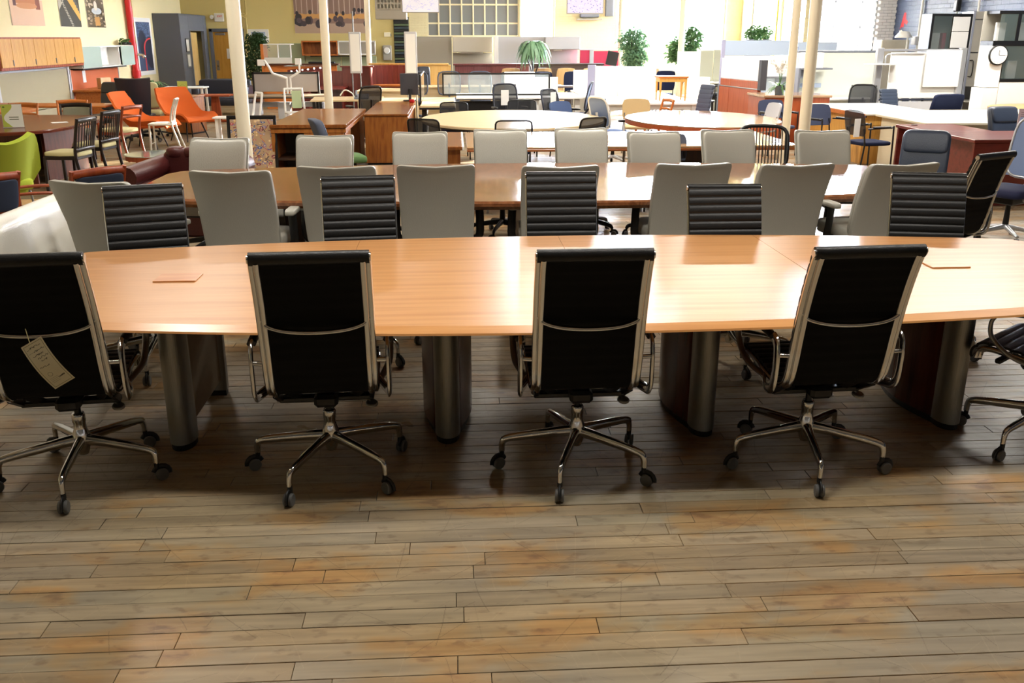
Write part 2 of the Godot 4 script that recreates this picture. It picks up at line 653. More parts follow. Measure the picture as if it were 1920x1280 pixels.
func room() -> void:
	M.brick_map = brick_relief(0.2, 0.075)
	M.wall_brick = brick(mat("ece1b6", 0.6), 0.2, 0.075, 0.5)
	M.wall_blue = brick(mat("4d5a78", 0.55), 0.3, 0.1, 0.6)
	M.wall_white = mat("e9e9ea", 0.6)
	M.wall_front = mat("8c8a84", 0.7)
	M.mortar_white = mat("bdbec2", 0.8)
	M.yellow_green = mat("cfc813", 0.5)
	M.frosted = mat("7d7f7c", 0.5)
	var s := S()
	bl(s, XL - 0.3, XR + 0.3, CEIL, CEIL + 0.3, ZB - 0.3, 5.3)
	struct("ceiling", s, M.ceiling)
	s = S()
	bl(s, XL - 0.3, XL, 0.0, CEIL, ZB - 0.3, 5.3)
	struct("wall_left", s, M.wall_cream)
	s = S()
	wall_with_holes(s, XL, XJ, CEIL, [[-0.8, 2.13, 1.84, 4.4], [2.15, 3.26, 1.75, 4.4], [5.23, 8.8, 1.57, 4.4]], ZB, 0.3, true)
	struct("wall_back", s, M.wall_brick)
	# yellow plaster over the left part of the back wall, round the door
	s = S()
	bl(s, XL, -7.6, 0.0, CEIL, ZB, ZB + 0.02)
	bl(s, -6.52, -1.35, 0.0, CEIL, ZB, ZB + 0.02)
	bl(s, -7.6, -6.52, 2.1, CEIL, ZB, ZB + 0.02)
	struct("wall_back_plaster", s, M.wall_yellow)
	s = S()
	wall_with_holes(s, ZB - 0.3, ZR - 0.3, CEIL, [[-30.2, -28.75, 1.55, 4.4], [-27.45, -25.35, 1.55, 4.4]], XJ, 0.3, false)
	struct("wall_jog", s, M.wall_brick)
	s = S()
	bl(s, XJ - 0.03, XJ, 0.0, CEIL, -28.7, -27.5)
	struct("wall_jog_panel", s, M.yellow_green)
	s = S()
	wall_with_holes(s, XJ + 0.3, XR + 0.3, CEIL, [[9.62, 11.15, 1.45, 4.4]], ZR, 0.3, true)
	var wr := struct("wall_back_right", s, M.mortar_white)
	# white painted bricks beside the window
	var bricks := []
	for k in 3:
		s = S()
		bx(s, Vector3.ZERO, Vector3(0.205, 0.067, 0.03), 0.006)
		var im := part(wr, "brick", s, M.wall_white)
		bricks.append(im.mesh)
		wr.remove_child(im)
		im.free()
	for row in 26:
		for k in 3:
			var x := 11.26 + k * 0.215 - (0.1075 if row % 2 else 0.0)
			if x < 11.6 and row * 0.075 + 1.35 < 3.3:
				again(wr, "brick", bricks[(row + k) % 3], Vector3(minf(x, 11.6), 1.35 + row * 0.075, ZR + 0.012))
	s = S()
	wall_with_holes(s, ZR - 0.3, 5.3, CEIL, [], XR, 0.3, false)
	struct("wall_right", s, M.wall_blue)
	s = S()
	wall_with_holes(s, XL - 0.3, XR + 0.3, CEIL, [], 5.3, 0.3, true)
	struct("wall_front", s, M.wall_front)
	M.frame_cream = mat("efe4bd", 0.5)
	M.frame_grey = mat("8d8f97", 0.5)
	var cols := []
	for k in 7:
		cols.append(0.37 + k * 0.366)
	window(1, Vector3(-0.8, 1.84, ZB - 0.1), Vector3(2.13, 4.4, 0), cols, [1.84 + 0.42, 1.84 + 0.98, 1.84 + 1.54, 1.84 + 2.1], M.frame_cream, M.frosted, true, 0.05)
	window(2, Vector3(2.15, 1.75, ZB - 0.15), Vector3(3.26, 4.4, 0), [], [3.1], M.frame_cream, M.window_glass, true)
	window(3, Vector3(5.23, 1.57, ZB - 0.15), Vector3(8.8, 4.4, 0), [1.75], [3.1], M.frame_cream, M.window_glass, true, 0.06)
	window(4, Vector3(XJ + 0.15, 1.55, -30.2), Vector3(0, 4.4, -28.75), [0.8], [], M.frame_grey, M.window_glass, false, 0.05)
	window(5, Vector3(XJ + 0.15, 1.55, -27.45), Vector3(0, 4.4, -25.35), [1.0], [2.2, 3.1], M.frame_cream, M.window_glass, false, 0.03)
	window(6, Vector3(9.62, 1.45, ZR - 0.15), Vector3(11.15, 4.4, 0), [0.4, 1.12], [2.08, 2.72, 3.4], M.frame_grey, M.window_glass, true, 0.02)
	# cream painted iron columns
	var posts := [
		[-2.28, -10.4, 0.075, "cream column beside the leaning colourful picture"],
		[-2.23, -17.2, 0.075, "cream column by the telephone desk, in front of the conference poster"],
		[-2.13, -24.8, 0.07, "thin far cream column in front of the wall shelf"],
		[4.27, -11.3, 0.068, "thick cream column beside the slat-backed black chair"],
		[4.15, -11.6, 0.05, "thin cream pipe standing just left of the thick column"],
		[6.0, -25.2, 0.08, "far cream column between the two window trees"],
		[4.95, -28.5, 0.08, "far cream column behind the tree left of the wide window"],
	]
	for p in posts:
		var t := thing("column", p[3], "column", Vector3(p[0], 0, p[1]), 0.0, "cream columns")
		s = S()
		lathe(s, [Vector2(p[2], 0.1), Vector2(p[2], CEIL - 0.12)], 20)
		part(t, "shaft", s, M.cream_paint)
		s = S()
		lathe(s, [Vector2(0, 0), Vector2(p[2] * 1.7, 0.0), Vector2(p[2] * 1.7, 0.05), Vector2(p[2] * 1.05, 0.1), Vector2(0, 0.1)], 20, Transform3D(), true)
		part(t, "base", s, M.cream_paint)
		s = S()
		lathe(s, [Vector2(0, CEIL - 0.14), Vector2(p[2] * 1.05, CEIL - 0.14), Vector2(p[2] * 1.8, CEIL - 0.04), Vector2(p[2] * 1.8, CEIL - 0.001), Vector2(0, CEIL - 0.001)], 20, Transform3D(), true)
		part(t, "capital", s, M.cream_paint)

# ---------------------------------------------------------------- floor

func floor_image() -> ImageTexture:
	var n := 2048
	var get_noise := func(seed_: int, freq: float, w: int, h: int, oct: int) -> PackedByteArray:
		var f := FastNoiseLite.new()
		f.seed = seed_
		f.frequency = freq
		f.fractal_octaves = oct
		var im := f.get_seamless_image(w, h)
		im.convert(Image.FORMAT_L8)
		im.resize(n, n, Image.INTERPOLATE_CUBIC)
		return im.get_data()
	var worn: PackedByteArray = get_noise.call(11, 0.014, 512, 1024, 6)
	var film: PackedByteArray = get_noise.call(12, 0.006, 512, 512, 6)
	var grain: PackedByteArray = get_noise.call(13, 0.06, 128, 2048, 4)
	var dirt: PackedByteArray = get_noise.call(14, 0.035, 1024, 2048, 6)
	var out := PackedByteArray()
	out.resize(n * n * 3)
	var grey := Vector3(150, 138, 118)
	var pale := Vector3(158, 143, 116)
	var gold := Vector3(168, 130, 80)
	var rust := Vector3(136, 100, 70)
	var dark := Vector3(96, 80, 62)
	for i in n * n:
		var a := worn[i] / 255.0
		var b := film[i] / 255.0
		var c := grey.lerp(pale, smoothstep(0.3, 0.7, b))
		c = c.lerp(gold, smoothstep(0.48, 0.76, a) * 0.65)
		c = c.lerp(rust, smoothstep(0.62, 0.85, dirt[i] / 255.0 * 0.5 + a * 0.5) * 0.6)
		c *= 0.86 + 0.26 * grain[i] / 255.0
		c = c.lerp(dark, smoothstep(0.66, 0.84, dirt[i] / 255.0) * 0.3)
		out[i * 3] = clampi(int(c.x), 0, 255)
		out[i * 3 + 1] = clampi(int(c.y), 0, 255)
		out[i * 3 + 2] = clampi(int(c.z), 0, 255)
	# scratches: thin lines in every direction
	var r := RandomNumberGenerator.new()
	r.seed = 5
	for k in 2600:
		var x := r.randf() * n
		var y := r.randf() * n
		var turn := r.randf() * TAU
		var bend := r.randf_range(-0.004, 0.004)
		var light := r.randf() < 0.55
		var strength := r.randf_range(0.08, 0.3)
		for i in int(r.randf_range(15, 140)):
			var at := (posmod(int(y), n) * n + posmod(int(x), n)) * 3
			for ch in 3:
				out[at + ch] = int(lerpf(out[at + ch], [190, 172, 140][ch] if light else [52, 42, 32][ch], strength))
			x += cos(turn)
			y += sin(turn)
			turn += bend
	return ImageTexture.create_from_image(Image.create_from_data(n, n, false, Image.FORMAT_RGB8, out))

func floor_boards() -> void:
	M.boards = StandardMaterial3D.new()
	M.boards.albedo_texture = floor_image()
	M.boards.uv1_triplanar = true
	M.boards.uv1_world_triplanar = true
	M.boards.uv1_scale = Vector3(0.19, 0.19, 0.19)
	M.boards.vertex_color_use_as_albedo = true
	M.boards.roughness = 1.0
	M.boards.roughness_texture = noise_tex(21, 0.02, ["3c3c3c", "6a6a6a", "8c8c8c"], 256, 5)
	M.boards.normal_enabled = true
	M.boards.normal_texture = noise_tex(22, 0.02, [], 512, 5, 3.0)
	M.boards.normal_scale = 0.25
	M.gap = mat("2a2018", 0.9)
	var s := S()
	bl(s, XL - 0.3, XR + 0.3, -0.2, -0.016, ZB - 0.3, 5.3)
	var fl := struct("floor", s, M.gap)
	# six tints of board, each one unit long
	var tints := [Color(0.92, 0.9, 0.86), Color(1.0, 0.98, 0.95), Color(0.86, 0.88, 0.88), Color(1.0, 0.94, 0.86), Color(0.84, 0.81, 0.77), Color(1.0, 0.9, 0.76), Color(0.9, 0.9, 0.9), Color(0.82, 0.75, 0.67)]
	var meshes := []
	var wide := 0.0868
	for t in tints:
		s = S()
		s.set_color(t)
		bx(s, Vector3(0, -0.01, 0), Vector3(1, 0.02, wide - 0.003), 0.0012)
		s.generate_normals()
		var me := s.commit()
		me.surface_set_material(0, M.boards)
		meshes.append(me)
	var rest := S()
	var r := RandomNumberGenerator.new()
	r.seed = 8
	var near := 0
	var z := 4.8
	while z > ZB:
		var x := XL - r.randf() * 1.2
		while x < XR:
			var long := r.randf_range(0.45, 1.9)
			var x1 := minf(x + long, XR)
			var x0 := maxf(x, XL)
			x += long
			if x1 - x0 < 0.05:
				continue
			var kind := r.randi() % tints.size()
			var lift := r.randf_range(-0.0012, 0.0008)
			var reach := -z * 0.64 + 0.25
			var mid := (x0 + x1) / 2 + z * 0.061
			if near < 300 and z < -2.0 and z > -6.6 and absf(mid) - (x1 - x0) / 2 < reach:
				var o := again(fl, "plank", meshes[kind], Vector3((x0 + x1) / 2, lift, z))
				o.scale = Vector3(x1 - x0 - 0.0022, 1, 1)
				near += 1
			elif z < -1.5 or absf(mid) < 4.0:
				rest.set_color(tints[kind])
				if z > -14.0:
					bl(rest, x0 + 0.0011, x1 - 0.0011, -0.018, lift, z - wide / 2 + 0.0015, z + wide / 2 - 0.0015)
				else:
					flat(rest)
					quad(rest, Vector3(x0 + 0.0011, lift, z + wide / 2 - 0.0015), Vector3(x1 - 0.0011, lift, z + wide / 2 - 0.0015), Vector3(x1 - 0.0011, lift, z - wide / 2 + 0.0015), Vector3(x0 + 0.0011, lift, z - wide / 2 + 0.0015))
		z -= wide
	var o := part(fl, "far_planks", rest, M.boards)
	o.set_meta("kind", "stuff")

# ---------------------------------------------------------------- front boardroom table

# a slab of a boat-shaped table top between two stations; half gives its half width at x
func boat_section(s: SurfaceTool, x0: float, x1: float, half: Callable, y: float, thick: float, slope: float, drop: float) -> void:
	var rings := []
	var n := 22
	for i in n + 1:
		var t := float(i) / n
		var x := lerpf(x0, x1, t)
		var h: float = half.call(x)
		var e := minf(slope, h * 0.6)
		rings.append([
			Vector3(x, y - thick, -h + e), Vector3(x, y - thick * 0.55, -h), Vector3(x, y - drop, -h + 0.004), Vector3(x, y, -h + e),
			Vector3(x, y, h - e), Vector3(x, y - drop, h - 0.004), Vector3(x, y - thick * 0.55, h), Vector3(x, y - thick, h - e)])
		rings[i].reverse()
	loft(s, rings)

func post_outline(w: float, d: float) -> PackedVector2Array:
	var p := PackedVector2Array()
	for i in 49:
		var a := PI * i / 48.0
		var k := 1.0 - (0.018 if i % 2 else 0.0)
		p.append(Vector2(cos(a) * w / 2 * k, sin(a) * d * k))
	p.append(Vector2(-w / 2, -0.03))
	p.append(Vector2(w / 2, -0.03))
	return p

func front_table() -> void:
	var t := thing("boardroom_table", "long cherry boat-shaped boardroom table with the black chairs around it", "table", Vector3(0.6, 0, -4.45), 0.25)
	var half := func(x: float) -> float:
		var h := 0.95 - 0.26 * pow(x / 2.62, 2)
		var d := maxf(0.0, absf(x) - 2.56)
		return h - 0.12 + sqrt(maxf(0.0, 0.0144 - d * d))
	var cuts := [-2.679, -1.15, 0.0, 1.15, 2.679]
	for k in 4:
		var s := S()
		boat_section(s, cuts[k] + (0.001 if k > 0 else 0.0), cuts[k + 1] - (0.001 if k < 3 else 0.0), half, 0.73, 0.036, 0.07, 0.012)
		part(t, "tabletop_section", s, M.cherry)
	for g in [[-1.95, 0.0], [1.9, -0.03]]:
		var s := S()
		bx(s, Vector3(g[0], 0.733, g[1]), Vector3(0.2, 0.008, 0.15), 0.002)
		part(t, "power_hatch", s, M.hatch, "small square hatch lid lying slightly proud of the top")
	var post := S()
	prism(post, post_outline(0.12, 0.085), 0.03, 0.69, 0.0, true)
	post.generate_normals()
	var post_mesh := post.commit()
	post_mesh.surface_set_material(0, M.alu)
	for k in 4:
		var x: float = [-1.91, -0.66, 0.58, 1.82][k]
		var near := 0.33
		var far := -0.33
		var s := S()
		if k > 0:
			var lens := PackedVector2Array()
			for i in 13:
				var u := float(i) / 12
				lens.append(Vector2(0.05 + 0.075 * sin(PI * u), lerpf(near, far, u)))
			for i in 13:
				var u := 1.0 - float(i) / 12
				lens.append(Vector2(-0.05 - 0.075 * sin(PI * u), lerpf(near, far, u)))
			for i in lens.size():
				lens[i].x += x
			prism(s, lens, 0.035, 0.694, 0.0, true)
			part(t, "pedestal_panel", s, M.mahogany, "bowed dark mahogany panel")
			s = S()
			for i in lens.size():
				lens[i] = (lens[i] - Vector2(x, 0)) * Vector2(0.9, 1.0) + Vector2(x, 0)
			prism(s, lens, 0.0, 0.034)
			part(t, "plinth", s, M.black_plastic)
		else:
			# the open pedestal: an inner board with an anchor-shaped cut-out for cables
			var c := CSGCombiner3D.new()
			c.name = "inner_board"
			var box := CSGBox3D.new()
			box.name = "board"
			box.size = Vector3(0.025, 0.6, 0.66)
			box.material = M.inner_board
			c.add_child(box)
			var hole := CSGPolygon3D.new()
			hole.name = "cable_hole"
			var pts := PackedVector2Array()
			var upper := [Vector2(-0.022, -0.06), Vector2(-0.022, 0.15), Vector2(-0.07, 0.12), Vector2(-0.115, 0.06), Vector2(-0.12, 0.15), Vector2(-0.1, 0.22), Vector2(-0.05, 0.265), Vector2(0.0, 0.275)]
			for v in upper:
				pts.append(Vector2(v.x, v.y))
			for i in range(upper.size() - 2, -1, -1):
				pts.append(Vector2(-upper[i].x, upper[i].y))
			for v in [Vector2(0.022, -0.1), Vector2(0.06, -0.09), Vector2(0.11, -0.02), Vector2(0.115, -0.1), Vector2(0.08, -0.17), Vector2(0.03, -0.2), Vector2(-0.03, -0.2), Vector2(-0.07, -0.18), Vector2(-0.085, -0.14), Vector2(-0.06, -0.1), Vector2(-0.022, -0.1)]:
				pts.append(v)
			hole.polygon = pts
			hole.depth = 0.2
			hole.operation = CSGShape3D.OPERATION_SUBTRACTION
			hole.rotation_degrees = Vector3(0, 90, 0)
			hole.position = Vector3(-0.1, 0.04, 0)
			c.add_child(hole)
			t.add_child(c)
			c.position = Vector3(x + 0.02, 0.39, 0)
		for e in [[near, 0.0], [far, 180.0]]:
			var o := again(t, "post", post_mesh, Vector3(x, 0, e[0]), Vector3(0, e[1], 0))
			o.set_meta("label", "fluted aluminium post")
			s = S()
			prism(s, post_outline(0.11, 0.08), 0.0, 0.03)
			var f := part(t, "foot", s, M.black_plastic)
			f.position = o.position
			f.rotation = o.rotation

# ---------------------------------------------------------------- black ribbed office chair

func along(ctrl: Array, n: int) -> Array:
	var p := path(ctrl, 12)
	var total := 0.0
	var at := [0.0]
	for i in p.size() - 1:
		total += p[i].distance_to(p[i + 1])
		at.append(total)
	var out := []
	var k := 0
	for i in n + 1:
		var want := total * i / n
		while k < p.size() - 2 and at[k + 1] < want:
			k += 1
		out.append(p[k].lerp(p[k + 1], clampf((want - at[k]) / maxf(at[k + 1] - at[k], 1e-6), 0, 1)))
	return out

func caster(parent: Node, at: Vector3, turn: float) -> void:
	var b := Basis(Vector3.UP, turn)
	var s := S()
	tube(s, [at + Vector3(0, 0.085, 0), at + Vector3(0, 0.06, 0)], 0.011, 8)
	var hood := []
	for k in 8:
		var a := lerpf(-0.2, PI * 0.92, k / 7.0)
		hood.append(at + b * Vector3(0, 0.031 + sin(a) * 0.031, 0.018 + cos(a) * 0.031))
	tube(s, hood, 0.014, 6, Vector2(1.0, 0.4), b * Vector3.RIGHT)
	var c := part(parent, "caster", s, M.black_plastic)
	s = S()
	for e in [-0.011, 0.011]:
		disc(s, at + b * Vector3(e, 0.028, 0.018), b * Vector3.RIGHT, 0.028, 0.008, 14, 0.004)
	part(c, "wheel", s, M.caster_grey)

func star_base(t: Node, turn: float, r: float, hub_y: float, m: Material, leg_r := 0.02) -> void:
	for k in 5:
		var a := turn + TAU * k / 5
		var d := Vector3(sin(a), 0, cos(a))
		var s := S()
		tube(s, path([d * 0.02 + Vector3(0, hub_y, 0), d * 0.12 + Vector3(0, hub_y - 0.008, 0), d * (r - 0.035) + Vector3(0, hub_y - 0.03, 0), d * (r - 0.004) + Vector3(0, hub_y - 0.052, 0), d * r + Vector3(0, 0.082, 0)], 4),
			[leg_r * 1.25, leg_r * 1.2, leg_r * 1.15, leg_r * 1.1, leg_r * 1.0, leg_r, leg_r * 0.95, leg_r * 0.9, leg_r * 0.82, leg_r * 0.78, leg_r * 0.75, leg_r * 0.72, leg_r * 0.7, leg_r * 0.66, leg_r * 0.62, leg_r * 0.62, leg_r * 0.62], 10, Vector2(0.85, 1.1))
		part(t, "leg", s, m)
		caster(t, d * r, a + 0.9 * sin(k * 2.3))

func ribbed_chair(called: String, label: String, group: String, lift: float, base_turn: float) -> Node3D:
	var t := thing(called, label, "office chair", Vector3.ZERO, 0.0, group)
	var prof := []
	for q in [[-0.275, 0.415], [-0.268, 0.452], [-0.23, 0.474], [-0.1, 0.466], [0.06, 0.446], [0.155, 0.448], [0.21, 0.485], [0.24, 0.58], [0.265, 0.7], [0.293, 0.82], [0.33, 0.94], [0.372, 1.05]]:
		prof.append(Vector3(0, q[1] + lift, q[0]))
	# sling with horizontal ribs
	var ribs := 23
	var fine := along(prof, ribs * 6)
	var s := S()
	var f := func(u: float, v: float) -> Vector3:
		var i := int(round(u * ribs * 6))
		var p: Vector3 = fine[i]
		var tt: Vector3 = (fine[mini(i + 1, ribs * 6)] - fine[maxi(i - 1, 0)]).normalized()
		var nn := Vector3(0, tt.z, -tt.y)
		return p + nn * (0.006 + 0.007 * pow(absf(sin(PI * i / 6.0)), 0.3)) + Vector3(lerpf(0.219, -0.219, v), 0, 0)
	sheet(s, f, ribs * 6, 2, 0.012)
	part(t, "ribbed_sling", s, M.black_leather)
	# back panel behind the ribs
	s = S()
	var g := func(u: float, v: float) -> Vector3:
		var i := int(lerpf(ribs * 2.7, ribs * 6.0, u))
		var p: Vector3 = fine[i]
		var tt: Vector3 = (fine[mini(i + 1, ribs * 6)] - fine[maxi(i - 1, 0)]).normalized()
		return p - Vector3(0, tt.z, -tt.y) * (0.013 + 0.0018 * cos(PI * i / 3.0)) + Vector3(lerpf(-0.196, 0.196, v), 0, 0)
	sheet(s, g, 60, 2, 0.004)
	part(t, "back_panel", s, M.black_back)
	var top := Vector3(0, 1.058 + lift, 0.378)
	s = S()
	var roll := []
	for k in 13:
		roll.append(top + Vector3(lerpf(-0.222, 0.222, k / 12.0), 0, 0))
	tube(s, roll, 0.024, 12, Vector2(0.85, 1.1))
	part(t, "top_roll", s, M.black_leather)
	var rail := along(prof, 30)
	for e in [-1.0, 1.0]:
		s = S()
		var pts := []
		var rim := []
		for i in rail.size():
			var tt: Vector3 = (rail[mini(i + 1, 30)] - rail[maxi(i - 1, 0)]).normalized()
			pts.append(rail[i] - Vector3(0, tt.z, -tt.y) * 0.013 + Vector3(e * 0.196, 0, 0))
			rim.append(rail[i] - Vector3(0, tt.z, -tt.y) * 0.006 + Vector3(e * 0.217, 0, 0))
		tube(s, pts, 0.0135, 12, Vector2(1.0, 1.1), Vector3.BACK)
		tube(s, rim, 0.0115, 10, Vector2.ONE, Vector3.BACK)
		part(t, "side_rail", s, M.chrome)
		s = S()
		disc(s, top + Vector3(e * 0.224, 0, 0), Vector3.RIGHT, 0.017, 0.004, 12)
		part(t, "end_cap", s, M.chrome)
		# arm: a polished loop with a black pad on top
		var x: float = e * 0.272
		s = S()
		var loop := path([Vector3(e * 0.225, 0.43 + lift, 0.02), Vector3(x - e * 0.008, 0.425 + lift, 0.13), Vector3(x, 0.455 + lift, 0.215), Vector3(x, 0.56 + lift, 0.235), Vector3(x, 0.645 + lift, 0.225), Vector3(x, 0.67 + lift, 0.185)], 5)
		tube(s, loop, 0.016, 10, Vector2(1.4, 0.6), Vector3.BACK)
		part(t, "arm", s, M.chrome)
		s = S()
		tube(s, path([Vector3(x, 0.668 + lift, 0.19), Vector3(x, 0.673 + lift, 0.1), Vector3(x, 0.67 + lift, -0.1), Vector3(x, 0.65 + lift, -0.185)], 5), 0.016, 8, Vector2(1.25, 0.8), Vector3.UP)
		part(t, "arm_pad", s, M.black_plastic)
		s = S()
		tube(s, path([Vector3(x, 0.652 + lift, -0.183), Vector3(x, 0.61 + lift, -0.205), Vector3(x, 0.54 + lift, -0.19), Vector3(x - e * 0.006, 0.47 + lift, -0.1), Vector3(e * 0.225, 0.43 + lift, 0.02)], 5), 0.012, 8, Vector2(1.25, 0.8), Vector3.BACK)
		part(t, "arm_front", s, M.steel)
		s = S()
		tube(s, [Vector3(e * 0.212, 0.6 + lift, 0.246), Vector3(x, 0.6 + lift, 0.236)], 0.01, 8)
		part(t, "arm_bolt", s, M.chrome)
	s = S()
	tube(s, path([Vector3(-0.205, 0.795 + lift, 0.292), Vector3(-0.18, 0.772 + lift, 0.305), Vector3(-0.11, 0.757 + lift, 0.325), Vector3(0, 0.752 + lift, 0.334), Vector3(0.11, 0.757 + lift, 0.325), Vector3(0.18, 0.772 + lift, 0.305), Vector3(0.205, 0.795 + lift, 0.292)], 5), 0.0105, 8, Vector2(1.3, 0.85))
	part(t, "back_stretcher", s, M.chrome)
	# frame below the seat
	s = S()
	bl(s, -0.2, 0.2, 0.36 + lift, 0.385 + lift, 0.03, 0.075, 0.006)
	bar(s, Vector3(-0.19, 0.372 + lift, 0.05), Vector3(-0.2, 0.44 + lift, 0.17), 0.02, 0.03)
	bar(s, Vector3(0.19, 0.372 + lift, 0.05), Vector3(0.2, 0.44 + lift, 0.17), 0.02, 0.03)
	bl(s, -0.2, 0.2, 0.4 + lift, 0.425 + lift, -0.19, -0.16, 0.006)
	bar(s, Vector3(-0.11, 0.372 + lift, 0.05), Vector3(-0.15, 0.43 + lift, 0.12), 0.035, 0.012)
	bar(s, Vector3(0.11, 0.372 + lift, 0.05), Vector3(0.15, 0.43 + lift, 0.12), 0.035, 0.012)
	part(t, "under_frame", s, M.black_metal)
	s = S()
	bx(s, Vector3(0, 0.378 + lift, 0.0), Vector3(0.1, 0.055, 0.26), 0.014)
	part(t, "tilt_mechanism", s, M.black_plastic)
	s = S()
	tube(s, [Vector3(0.17, 0.372 + lift, 0.05), Vector3(0.185, 0.352 + lift, 0.07)], 0.006, 6)
	disc(s, Vector3(0.19, 0.345 + lift, 0.075), Vector3(0.1, 1, 0.25), 0.027, 0.007, 14, 0.004)
	part(t, "tension_knob", s, M.alu)
	s = S()
	disc(s, Vector3(-0.205, 0.372 + lift, 0.052), Vector3.RIGHT, 0.012, 0.006, 10)
	part(t, "bar_cap", s, M.chrome)
	s = S()
	tube(s, [Vector3(0, 0.27, 0), Vector3(0, 0.385 + lift, 0)], 0.014, 10)
	part(t, "gas_spring", s, M.black_metal)
	s = S()
	lathe(s, [Vector2(0, 0.105), Vector2(0.02, 0.105), Vector2(0.026, 0.12), Vector2(0.036, 0.16), Vector2(0.036, 0.2), Vector2(0.027, 0.225), Vector2(0.025, 0.255), Vector2(0.028, 0.258), Vector2(0.028, 0.29), Vector2(0.024, 0.298), Vector2(0, 0.298)], 16)
	part(t, "hub", s, M.chrome)
	star_base(t, base_turn, 0.335, 0.175, M.chrome)
	return t

func front_chairs() -> void:
	var near_group := "black ribbed office chairs on the near side of the front table"
	var spots := [
		[-1.65, -3.81, 6.0, 6.0, "black ribbed office chair with a handwritten tag tied to its back"],
		[-0.57, -3.79, 3.0, 48.0, "black ribbed office chair left of the middle table pedestal, back to the camera"],
		[0.52, -3.77, 0.5, 53.0, "black ribbed office chair at the centre of the table's near side"],
		[1.56, -3.76, 3.5, -9.0, "black ribbed office chair near the table's right hatch, back to the camera"],
		[2.76, -3.88, 38.0, -60.0, "black ribbed office chair cut off by the right edge of the picture"],
	]
	for p in spots:
		var c := ribbed_chair("office_chair", p[4], near_group, 0.0, deg_to_rad(p[3] - p[2]))
		c.position = Vector3(p[0], 0, p[1])
		c.rotation_degrees.y = p[2]
	var far_group := "black ribbed office chairs on the far side of the front table"
	spots = [
		[-1.76, -5.27, 195.0, 5.0, -0.075, "black ribbed office chair facing us at the table's left end"],
		[-0.57, -5.42, 185.0, 40.0, -0.055, "black ribbed office chair facing us, second from the left end"],
		[0.66, -5.52, 178.0, 20.0, -0.055, "black ribbed office chair facing us at the middle of the far side"],
		[1.62, -5.17, 178.0, 72.0, -0.09, "lowest black ribbed office chair facing us, right of the middle"],
		[2.9, -5.34, 166.0, 30.0, -0.055, "black ribbed office chair facing us at the table's right end"],
		[3.72, -6.85, 28.0, 10.0, -0.03, "black ribbed office chair turned away behind the far right table corner"],
	]
	for p in spots:
		var c := ribbed_chair("office_chair", p[5], far_group, p[4], deg_to_rad(p[3] - p[2]))
		c.position = Vector3(p[0], 0, p[1])
		c.rotation_degrees.y = p[2]

# ---------------------------------------------------------------- second table and its taupe leather chairs

func second_table() -> void:
	var t := thing("boardroom_table", "long glossy walnut boardroom table with taupe leather chairs on both sides", "table", Vector3(0.68, 0, -7.6))
	var half := func(x: float) -> float:
		var h := 1.08 - 0.34 * pow(x / 3.1, 2)
		var d := maxf(0.0, absf(x) - 2.94)
		return h - 0.2 + sqrt(maxf(0.0, 0.04 - d * d))
	var cuts := [-3.139, -1.55, 0.0, 1.55, 3.139]
	for k in 4:
		var s := S()
		boat_section(s, cuts[k] + (0.001 if k > 0 else 0.0), cuts[k + 1] - (0.001 if k < 3 else 0.0), half, 0.73, 0.06, 0.03, 0.012)
		part(t, "tabletop_section", s, M.walnut_gloss)
	for x in [-2.0, 0.0, 2.0]:
		var s := S()
		bl(s, x - 0.16, x + 0.16, 0.0, 0.669, -0.55, 0.55, 0.01)
		part(t, "pedestal", s, M.walnut_dark)
		for z in [-0.56, 0.56]:
			s = S()
			bl(s, x - 0.03, x + 0.03, 0.0, 0.665, z - 0.02, z + 0.02, 0.008)
			part(t, "metal_strip", s, M.chrome)

